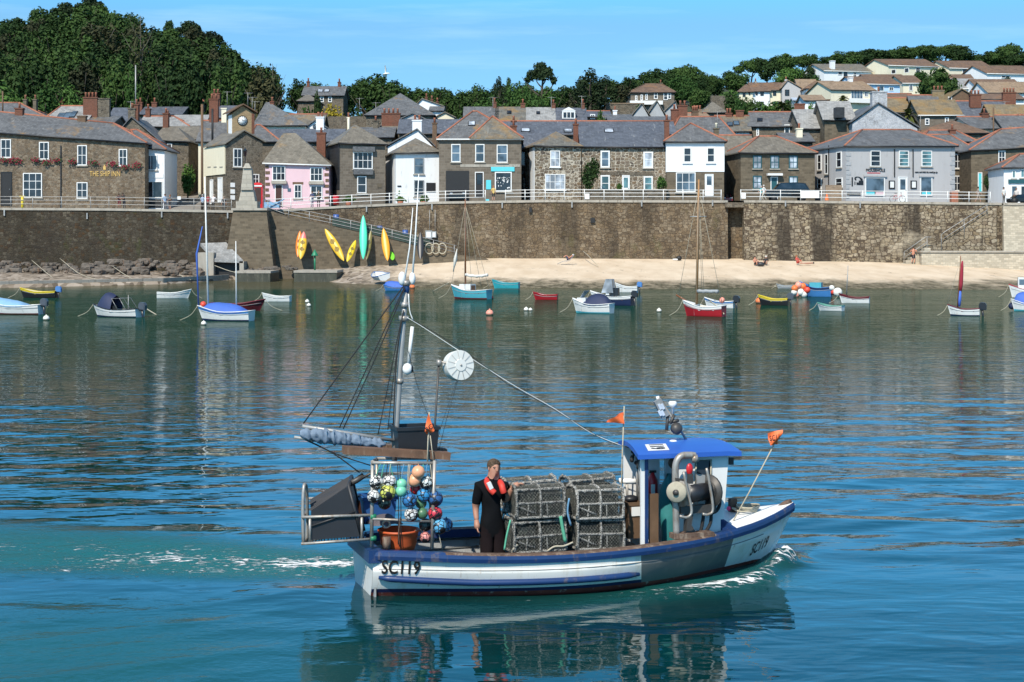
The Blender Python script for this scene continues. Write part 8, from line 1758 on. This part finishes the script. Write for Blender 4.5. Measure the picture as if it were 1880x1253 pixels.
 me_,o0=body(J,bones,rad,[sk,paint('cloth_%.3f_%.3f_%.3f'%tuple(top),top,.85,.12,8),paint('cloth_%.3f_%.3f_%.3f'%tuple(legs),legs,.85,.12,8),paint('shoe_dark',(.03,.028,.026),.7)],sub=1)
 r=bpy.data.objects.new('person',me_);COL.objects.link(r);r.location=o0;r['_o']=tuple(o0);tag(r,label,'person')
 up=(J['crown']-J['head']).normalized();c=J['head']+up*.045*k
 b=MB();b.ball(c+q@Vector((0,.022*k,.01*k)),.108*k,10,7,0,(1.0,1.08,.95))
 if long_hair:b.tube([c+Vector((0,.0,0))+q@Vector((0,.07,-.02)),c+q@Vector((0,.10,-.3))],[.09,.05],7)
 b.build('hair',hair(hc),r)
 return r
def stand(px,dy=0,Y=171.4):return(wx(px,Y),Y,road_z(px)+.004)
person('person in a dark top and red shorts leaning on the grey railing',stand(219,Y=170.9),1.66,0,'lean',(.05,.02,.03),(.30,.05,.06),True);person('person in black with sunglasses leaning on the grey railing, right of a pair',stand(228,Y=170.9),1.72,-20,'lean',(.02,.02,.022),(.025,.03,.05))
person('person in a pale blue shirt beside the white shop',stand(303,Y=175),1.75,40,'stand',(.22,.34,.50),(.10,.10,.12));person('person in a black vest with orange brown hair beside the white shop',stand(312,Y=174.5),1.66,-30,'arms',(.03,.03,.03),(.04,.04,.045),True,hc=(.25,.10,.03))
person('person in a light blue top and black trousers in the group behind the railing',stand(372,Y=171.2),1.66,160,'stand',(.30,.40,.55),(.02,.02,.024),hc=(.4,.38,.35));person('person with dark hair in the middle of the group behind the railing',stand(382,Y=172.2),1.72,20,'stand',(.30,.05,.06),(.05,.05,.06));person('person in a white shirt and black trousers in the group behind the railing',stand(391,Y=171.2),1.74,170,'lean',(.66,.62,.62),(.02,.02,.022),hc=(.35,.3,.25))
person('person in a long dark dress by the clock house wall',stand(411,Y=178),1.68,10,'stand',(.03,.035,.045),(.03,.035,.045),hc=(.3,.25,.2))
person('person in navy holding something, left of two by the white railing',stand(573,Y=173),1.78,-25,'arms',(.05,.07,.14),(.09,.11,.17));person('person in black and olive with arms crossed, right of two by the white railing',stand(585,Y=173),1.76,20,'arms',(.06,.06,.04),(.02,.02,.022),hc=(.3,.25,.18))
person('person in a yellow top and black shorts standing outside the granite shop',stand(906,Y=172.9),1.62,180,'stand',(.60,.42,.14),(.03,.03,.03),True,hc=(.35,.15,.05))
person('older person in a white jacket and pale trousers walking along the quay',stand(1402,Y=173),1.70,-80,'walk',(.68,.66,.63),(.50,.46,.38),hc=(.5,.48,.45));person('person in a turquoise top just behind the white jacketed walker',stand(1397.5,Y=173.6),1.62,-75,'walk',(.08,.40,.44),(.45,.42,.36),hc=(.45,.42,.4))
person('person in shorts walking with a bag right of the restaurant',stand(1796,Y=173.2),1.74,80,'walk',(.32,.26,.22),(.35,.28,.22),True);person('person in a white shirt sitting in front of the white shop',stand(1843,Y=174),1.75,30,'stand',(.62,.60,.56),(.10,.09,.08));person('person in pale clothes beside the seated one at the right',stand(1866,Y=175),1.70,-20,'stand',(.58,.52,.48),(.45,.40,.35),hc=(.2,.1,.05))
q=Vector((wx(1775,172.6),172.6,road_z(1775)));b=MB();b.tube([q+Vector(v)for v in((-.42,0,.50),(-.3,0,.46),(0,0,.45),(.26,0,.42),(.36,0,.45))],[.07,.13,.15,.11,.05],9);b.tube([q+Vector(v)for v in((-.36,0,.52),(-.48,0,.66),(-.66,0,.63))],[.09,.10,.05],8);b.tube([q+Vector(v)for v in((.34,0,.46),(.5,0,.58))],[.03,.015],5)
for x in(-.3,.27):
 for y in(-.07,.07):b.tube([q+Vector((x,y,.42)),q+Vector((x+(.04 if x>0 else-.01),y,.22)),q+Vector((x,y,0))],[.06,.035,.03],6)
for y in(-.06,.06):b.tube([q+Vector((-.46,y,.72)),q+Vector((-.43,y*1.4,.80))],[.03,.01],5)
single(b,'dog',M['black'],'black dog standing at the top of the stone steps','dog',tuple(q))
def on_sand(px,py):
 yb,ye=lerp_list(BASE,px),lerp_list(EDGE,px);zb,Ye=shore(px);best=None
 for i in range(101):
  t=i/100;Y=174.5+(Ye-174.5)*t;z=zb*(1-t);y=YH+F*(H-z)/Y
  if best is None or abs(y-py)<best[0]:best=(abs(y-py),Y,z)
 return Vector((wx(px,best[1]),best[1],best[2]+.05))
q=on_sand(1037,486);rc=thing('deck_chair','blue reclining beach chair on the sand','chair',tuple(q));b=MB()
for s_ in(-.28,.28):b.tube([q+Vector((-.75,s_,.0)),q+Vector((-.2,s_,.28)),q+Vector((.5,s_,.42)),q+Vector((.95,s_,.95))],.025,5)
b.build('frame',M['galv'],rc);b=MB();b.grid([[q+Vector((-.45,s_,.2)),q+Vector((.1,s_,.22)),q+Vector((.5,s_,.36)),q+Vector((.95,s_,.92))]for s_ in(-.27,.27)],smooth=False);b.build('fabric',PAL['cover_blue'],rc)
p_=person('bare chested person reclining in the blue beach chair',q+Vector((.3,0,.28)),1.72,-90,'sit',(.3,.3,.3),(.05,.06,.12),True,True,hc=(.5,.48,.46),skin=SKR);p_.rotation_euler=(0,R(38),0)
q=on_sand(1387,489);person('bare chested person with dark shorts sitting at the foot of the pale wall',q,1.75,25,'sit',(.3,.3,.3),(.03,.03,.035),True,True,skin=SKR);q=on_sand(1406,488);person('person in a black top and cap sitting at the foot of the pale wall',q,1.72,-20,'sit',(.02,.02,.022),(.03,.03,.03),True,hc=(.6,.58,.55))
q=on_sand(1397,490);b=MB();b.ball(q+Vector((0,0,.18)),.3,10,7,0,(1.3,.8,.8));single(b,'beach_bag',M['grey_tub'],'dark bag between the two seated bathers','bag',tuple(q))
q=on_sand(1464,486);person('sunburnt person in a red swimsuit sitting on the sand',q,1.65,40,'sit',(.55,.08,.06),(.55,.08,.06),True,skin=SKR,hc=(.25,.08,.03),long_hair=True);q=on_sand(1481,487);p_=person('person lying flat on the sand with dark hair',q,1.68,0,'lie',(.30,.30,.32),(.42,.24,.18),True,True,hc=(.03,.025,.02))
q=on_sand(1245,479);b=MB();b.ball(q+Vector((.1,0,.2)),.3,10,7,0,(1,.8,.85));b.box(q+Vector((-.3,0,.08)),(.5,.3,.14),1);single(b,'beach_bag',[M['black'],M['white_paint']],'dark rucksack and towel alone in the middle of the sand','bag',tuple(q))
person('bare chested person in dark shorts climbing the stone steps',Vector((wx(1677,168.8),168.8,wz(484,168.8))),1.72,160,'climb',(.3,.2,.15),(.02,.022,.04),True,True,skin=SKR)
q=P(709,136,120);r=thing('seagull','white gull flying over the skyline left of centre','bird',tuple(q));b=MB();b.tube([q+Vector(v)for v in((-.24,0,-.04),(-.14,0,0),(.05,0,.02),(.2,0,.03),(.3,0,.02))],[.015,.05,.07,.045,.012],8)
for s_ in(-1,1):
 w_=[Vector((0,s_*.04,.02)),Vector((.03,s_*.3,.18)),Vector((-.04,s_*.62,.22)),Vector((-.10,s_*.60,.20)),Vector((-.10,s_*.28,.16)),Vector((-.1,s_*.04,.02))];qq=Matrix.Rotation(R(-50),3,'X')
 b.slab([q+qq@v for v in w_],.012)
b.build('body',M['white_paint'],r)
for i,(x,y,Y)in enumerate(((417,168,222),(455,170,222),(463,178,214),(468,186,212),(690,188,236),(660,180,250),(905,178,237),(1012,178,237),(1068,176,237),(1317,205,204),(240,186,200),(1845,186,222),(1690,212,204))):
 q=P(x,y,Y);b=MB();b.cyl(q-Vector((0,0,2.2)),q,.03,5);b.cyl(q+Vector((-.5,0,-.1)),q+Vector((.7,0,-.1)),.025,4)
 for k in range(5):b.cyl(q+Vector((-.4+k*.25,-.3,-.1)),q+Vector((-.4+k*.25,.3,-.1)),.02,4)
 single(b,'television_aerial',M['galv'],['thin aerial left of the clock tower roof','aerial above the clock tower','aerial just right of the clock tower','aerial over the hipped slate roof','aerial left of the pyramid roof','aerial in front of the trees left of the pyramid roof','aerial on the first terrace chimney','aerial on the third terrace chimney','aerial on the last terrace chimney','aerial on the roof of the tall white house','aerial over the white shop','aerial on the fat right hand chimney','aerial on the shallow brown roof'][i],'aerial',tuple(q),'television aerials')
def W(px,py,v):return BM@BP(px,py,v)
def hand(b,w_,palm_dir,side_dir,down,k=1.,curl=.5,m=0):
 """palm, four fingers of unequal length and a thumb from the palm's side"""
 d=palm_dir.normalized();s_=side_dir.normalized();n=d.cross(s_).normalized()
 if n.dot(down)<0:n=-n
 b.tube([w_-d*.02*k,w_+d*.045*k,w_+d*.085*k],[.026*k,.038*k,.034*k],8,m)
 for i,(o,l)in enumerate(((-.030,.065),(-.010,.078),(.010,.072),(.029,.056))):
  a=w_+d*.082*k+s_*o*k;b.tube([a-d*.01*k,a+d*l*.45*k+n*.004,a+(d*(l*.45+l*.35*(1-curl))+n*l*.45*curl)*k,a+(d*(l*.45+l*.45*(1-curl))+n*l*.85*curl)*k],[.0095*k,.009*k,.008*k,.006*k],6,m)
 a=w_+d*.03*k-s_*.032*k;b.tube([a,a+d*.03*k-s_*.022*k,a+d*.058*k-s_*.028*k+n*.012*k],[.012*k,.0105*k,.007*k],6,m)
def V(px,py,v):return W(px,py,v)
v0=-.22
J={'pelvis':V(903,968,v0),'waist':V(902,945,v0),'chest':V(901,912,v0),'collar':V(904,888,v0),'neck':V(906.5,881,v0-.02),'jaw':V(908.5,871,v0-.06),'head':V(908,860,v0-.03),'crown':V(907,850,v0-.01),'r_sho':V(880,894,v0-.02),'r_elb':V(873,932,v0+.05),'r_wri':V(875,958,v0-.02),'l_sho':V(925,893,v0+.02),'l_elb':V(929,921,v0+.04),'l_wri':V(941,895,v0-.10)}
fl={}
for n,px in(('r',893),('l',916)):
 J[n+'_hip']=V(px,975,v0);q=BM@Vector((BP(px,1000,v0).x,v0-.02,.10));J[n+'_kne']=BM@Vector((BP(px-1,1000,v0).x,v0-.03,.14));J[n+'_ank']=BM@Vector((BP(px,1000,v0).x,v0+.03,FLOOR+.09));J[n+'_toe']=BM@Vector((BP(px,1000,v0).x+.05,v0-.14,FLOOR+.05))
bones=[('pelvis','waist',1),('waist','chest',1),('chest','collar',1),('collar','neck',0),('neck','head',0),('head','crown',0),('head','jaw',0)]
for n in 'rl':bones+=[('collar',n+'_sho',1),(n+'_sho',n+'_slv',1),(n+'_slv',n+'_elb',0),(n+'_elb',n+'_wri',0),('pelvis',n+'_hip',2),(n+'_hip',n+'_kne',2),(n+'_kne',n+'_ank',2),(n+'_ank',n+'_toe',3)];J[n+'_slv']=J[n+'_sho']*.25+J[n+'_elb']*.75
rad={'pelvis':(.135,.11),'waist':(.14,.115),'chest':(.165,.12),'collar':(.11,.085),'neck':.058,'head':(.078,.094),'crown':(.066,.078),'jaw':.048}
for n in 'rl':rad.update({n+'_sho':.078,n+'_slv':.058,n+'_elb':.046,n+'_wri':.033,n+'_hip':.095,n+'_kne':.072,n+'_ank':.055,n+'_toe':.045})
SKM=paint('skin_weathered',(.40,.20,.135),.6,.10,12)
me_,o0=body(J,bones,rad,[SKM,paint('black_tee',(.0065,.007,.0085),.95,.25,6),paint('dark_trousers',(.014,.009,.010),.95,.3,5),M['black']],sub=2)
for m_ in me_.materials[1:3]:m_.node_tree.nodes['Principled BSDF'].inputs['Specular IOR Level'].default_value=.12
bmx=bmesh.new();bmx.from_mesh(me_);nb=MB()
fd=(BM.to_3x3()@Vector((.12,-1,-.06))).normalized();rt=fd.cross(Vector((0,0,1))).normalized();rt=rt if rt.x>0 else-rt;hd=J['head']
def fs(x,z):
 """how far the face lies in front of the head's middle, at a sideways and upward offset"""
 l=[d.dot(fd)for d in(v.co+o0-hd for v in bmx.verts)if abs(d.dot(rt)-x)<.028 and abs(d.z-z)<.026]
 return max(l)if l else.07
def fp(x,z,k=0.):return hd+rt*x+Vector((0,0,z))+fd*(fs(x,z)+k)
nb.tube([fp(0,.016,-.006),fp(0,-.004,.006),fp(0,-.018,.010),fp(0,-.026,-.004)],[.007,.009,.012,.008],8)
for s_ in(-1,1):
 nb.ball(hd+rt*s_*.070-fd*.008-Vector((0,0,.006)),.020,8,6,0,(.5,1,1.4));nb.ball(fp(s_*.029,.010,-.007),.0078,7,5,3,(1.3,1,.7));nb.tube([fp(s_*.014,.024,-.004),fp(s_*.030,.027,-.003),fp(s_*.044,.022,-.005)],.0045,5,4)
nb.tube([fp(-.020,-.047,-.004),fp(0,-.045,-.001),fp(.020,-.047,-.004)],[.003,.0055,.003],5,5)
hand(nb,J['r_wri'],V(877,975,v0-.05)-J['r_wri'],Vector((0,-1,0)),Vector((1,0,0)),1.0,.35)
hand(nb,J['l_wri'],V(951,890,v0-.12)-J['l_wri'],Vector((0,-1,.2)),Vector((0,0,-1)),1.0,.55)
for v_,n_ in[(v.co,v.normal)for v in bmx.verts]:
 if v_.z<.60:v_+=n_*.010*mnoise.noise(Vector((v_.x*12,v_.y*12,v_.z*7)))
off_=[tuple(Vector(v)-o0)for v in nb.v];n0=len(bmx.verts);vl=[bmx.verts.new(v)for v in off_]
for f,mi in zip(nb.f,nb.mi):
 try:ff=bmx.faces.new([vl[i]for i in f]);ff.material_index={0:0,3:3,4:4,5:5}[mi];ff.smooth=True
 except ValueError:pass
bmx.to_mesh(me_);bmx.free();me_.materials.append(hair((.07,.045,.025)));me_.materials.append(paint('lips',(.27,.11,.08),.6))
man=bpy.data.objects.new('person',me_);COL.objects.link(man);man.location=o0;man['_o']=tuple(o0);tag(man,'person in black t-shirt and red life jacket, hand on the lobster pots','person')
b=MB();c=hd+Vector((0,0,.028))-fd*.018
for k in range(420):
 rr_=random.Random(k);d=Vector((rr_.gauss(0,1),rr_.gauss(0,1),rr_.gauss(.5,.8))).normalized()
 if d.z<-.2+.75*max(0,d.dot(fd)):continue
 p0=c-fd*.012+Vector((d.x*.078,d.y*.080,d.z*.078));b.tube([p0-d*.012,p0+d*.004+fd*.010],[.007,.003],4)
b.ball(c+Vector((0,0,.004))-fd*.014,.080,16,12,0,(.98,1.02,.98));b.build('hair',hair((.085,.055,.032)),man)
M['life_red']=paint('life_jacket_red',(.62,.045,.028),.6,.12,10)
for sg,pts in((-1,((899,877,.10),(894,882,-.02),(896,890,-.15),(901,899,-.19),(908,906,-.21))),(1,((912,878,.10),(917,884,-.02),(921,891,-.15),(923,899,-.18),(925,905,-.18)))):
 b=MB();p_=curve_pts([V(x,y,v0+dv)for x,y,dv in pts],5);b.tube(p_,[.025+.014*min(1,i/8)for i in range(len(p_))],9);b.build('life_jacket',M['life_red'],man)
b=MB();b.tube(curve_pts([V(899,877,v0+.10),V(905,874,v0+.16),V(912,878,v0+.10)],5),.027,8);b.build('life_jacket',M['life_red'],man)
b=MB();b.box(V(899.5,892,v0-.215),(.05,.03,.085),0,(0,R(-25),BA));b.build('life_jacket_label',M['white_paint'],man)
v1=-.10;x=1231
J={'pelvis':V(x-1,958,v1),'waist':V(x,935,v1),'chest':V(x+2,902,v1),'collar':V(x+8,880,v1),'neck':V(x+11,872,v1),'head':V(x+14,858,v1),'crown':V(x+13,847,v1)}
for n,dv in(('r',-.18),('l',.18)):
 J[n+'_sho']=V(x+4,884,v1+dv);J[n+'_elb']=V(x+4,915,v1+dv*1.25);J[n+'_wri']=V(x+22,922,v1+dv*.9);J[n+'_hand']=V(x+32,921,v1+dv*.9);J[n+'_hip']=V(x-1,968,v1+dv*.5);u=BP(x,968,v1).x;J[n+'_kne']=BM@Vector((u+.02,v1+dv*.5,.13));J[n+'_ank']=BM@Vector((u-.02,v1+dv*.5,FLOOR+.09));J[n+'_toe']=BM@Vector((u+.14,v1+dv*.55,FLOOR+.05))
bones=[('pelvis','waist',1),('waist','chest',1),('chest','collar',1),('collar','neck',0),('neck','head',0),('head','crown',0)]
for n in 'rl':bones+=[('collar',n+'_sho',1),(n+'_sho',n+'_elb',1),(n+'_elb',n+'_wri',1),(n+'_wri',n+'_hand',0),('pelvis',n+'_hip',1),(n+'_hip',n+'_kne',1),(n+'_kne',n+'_ank',2),(n+'_ank',n+'_toe',3)]
rad={'pelvis':(.15,.17),'waist':(.14,.17),'chest':(.13,.18),'collar':(.09,.11),'neck':.055,'head':(.09,.08),'crown':.07}
for n in 'rl':rad.update({n+'_sho':.075,n+'_elb':.06,n+'_wri':.045,n+'_hand':.042,n+'_hip':.12,n+'_kne':.10,n+'_ank':.055,n+'_toe':.045})
me_,o0=body(J,bones,rad,[SKM,paint('teal_smock',(.015,.15,.155),.8,.15,5),paint('dark_trousers',(.022,.015,.016),.9,.25,5),M['black']],sub=2)
sk_=bpy.data.objects.new('person',me_);COL.objects.link(sk_);sk_.location=o0;sk_['_o']=tuple(o0);tag(sk_,'person in a long teal smock standing at the wheel inside the wheelhouse','person')
b=MB();b.ball(J['head']+Vector((-.02,0,.05)),.10,10,8,0,(1.05,.95,.9));b.build('hair',hair((.10,.08,.06)),sk_)
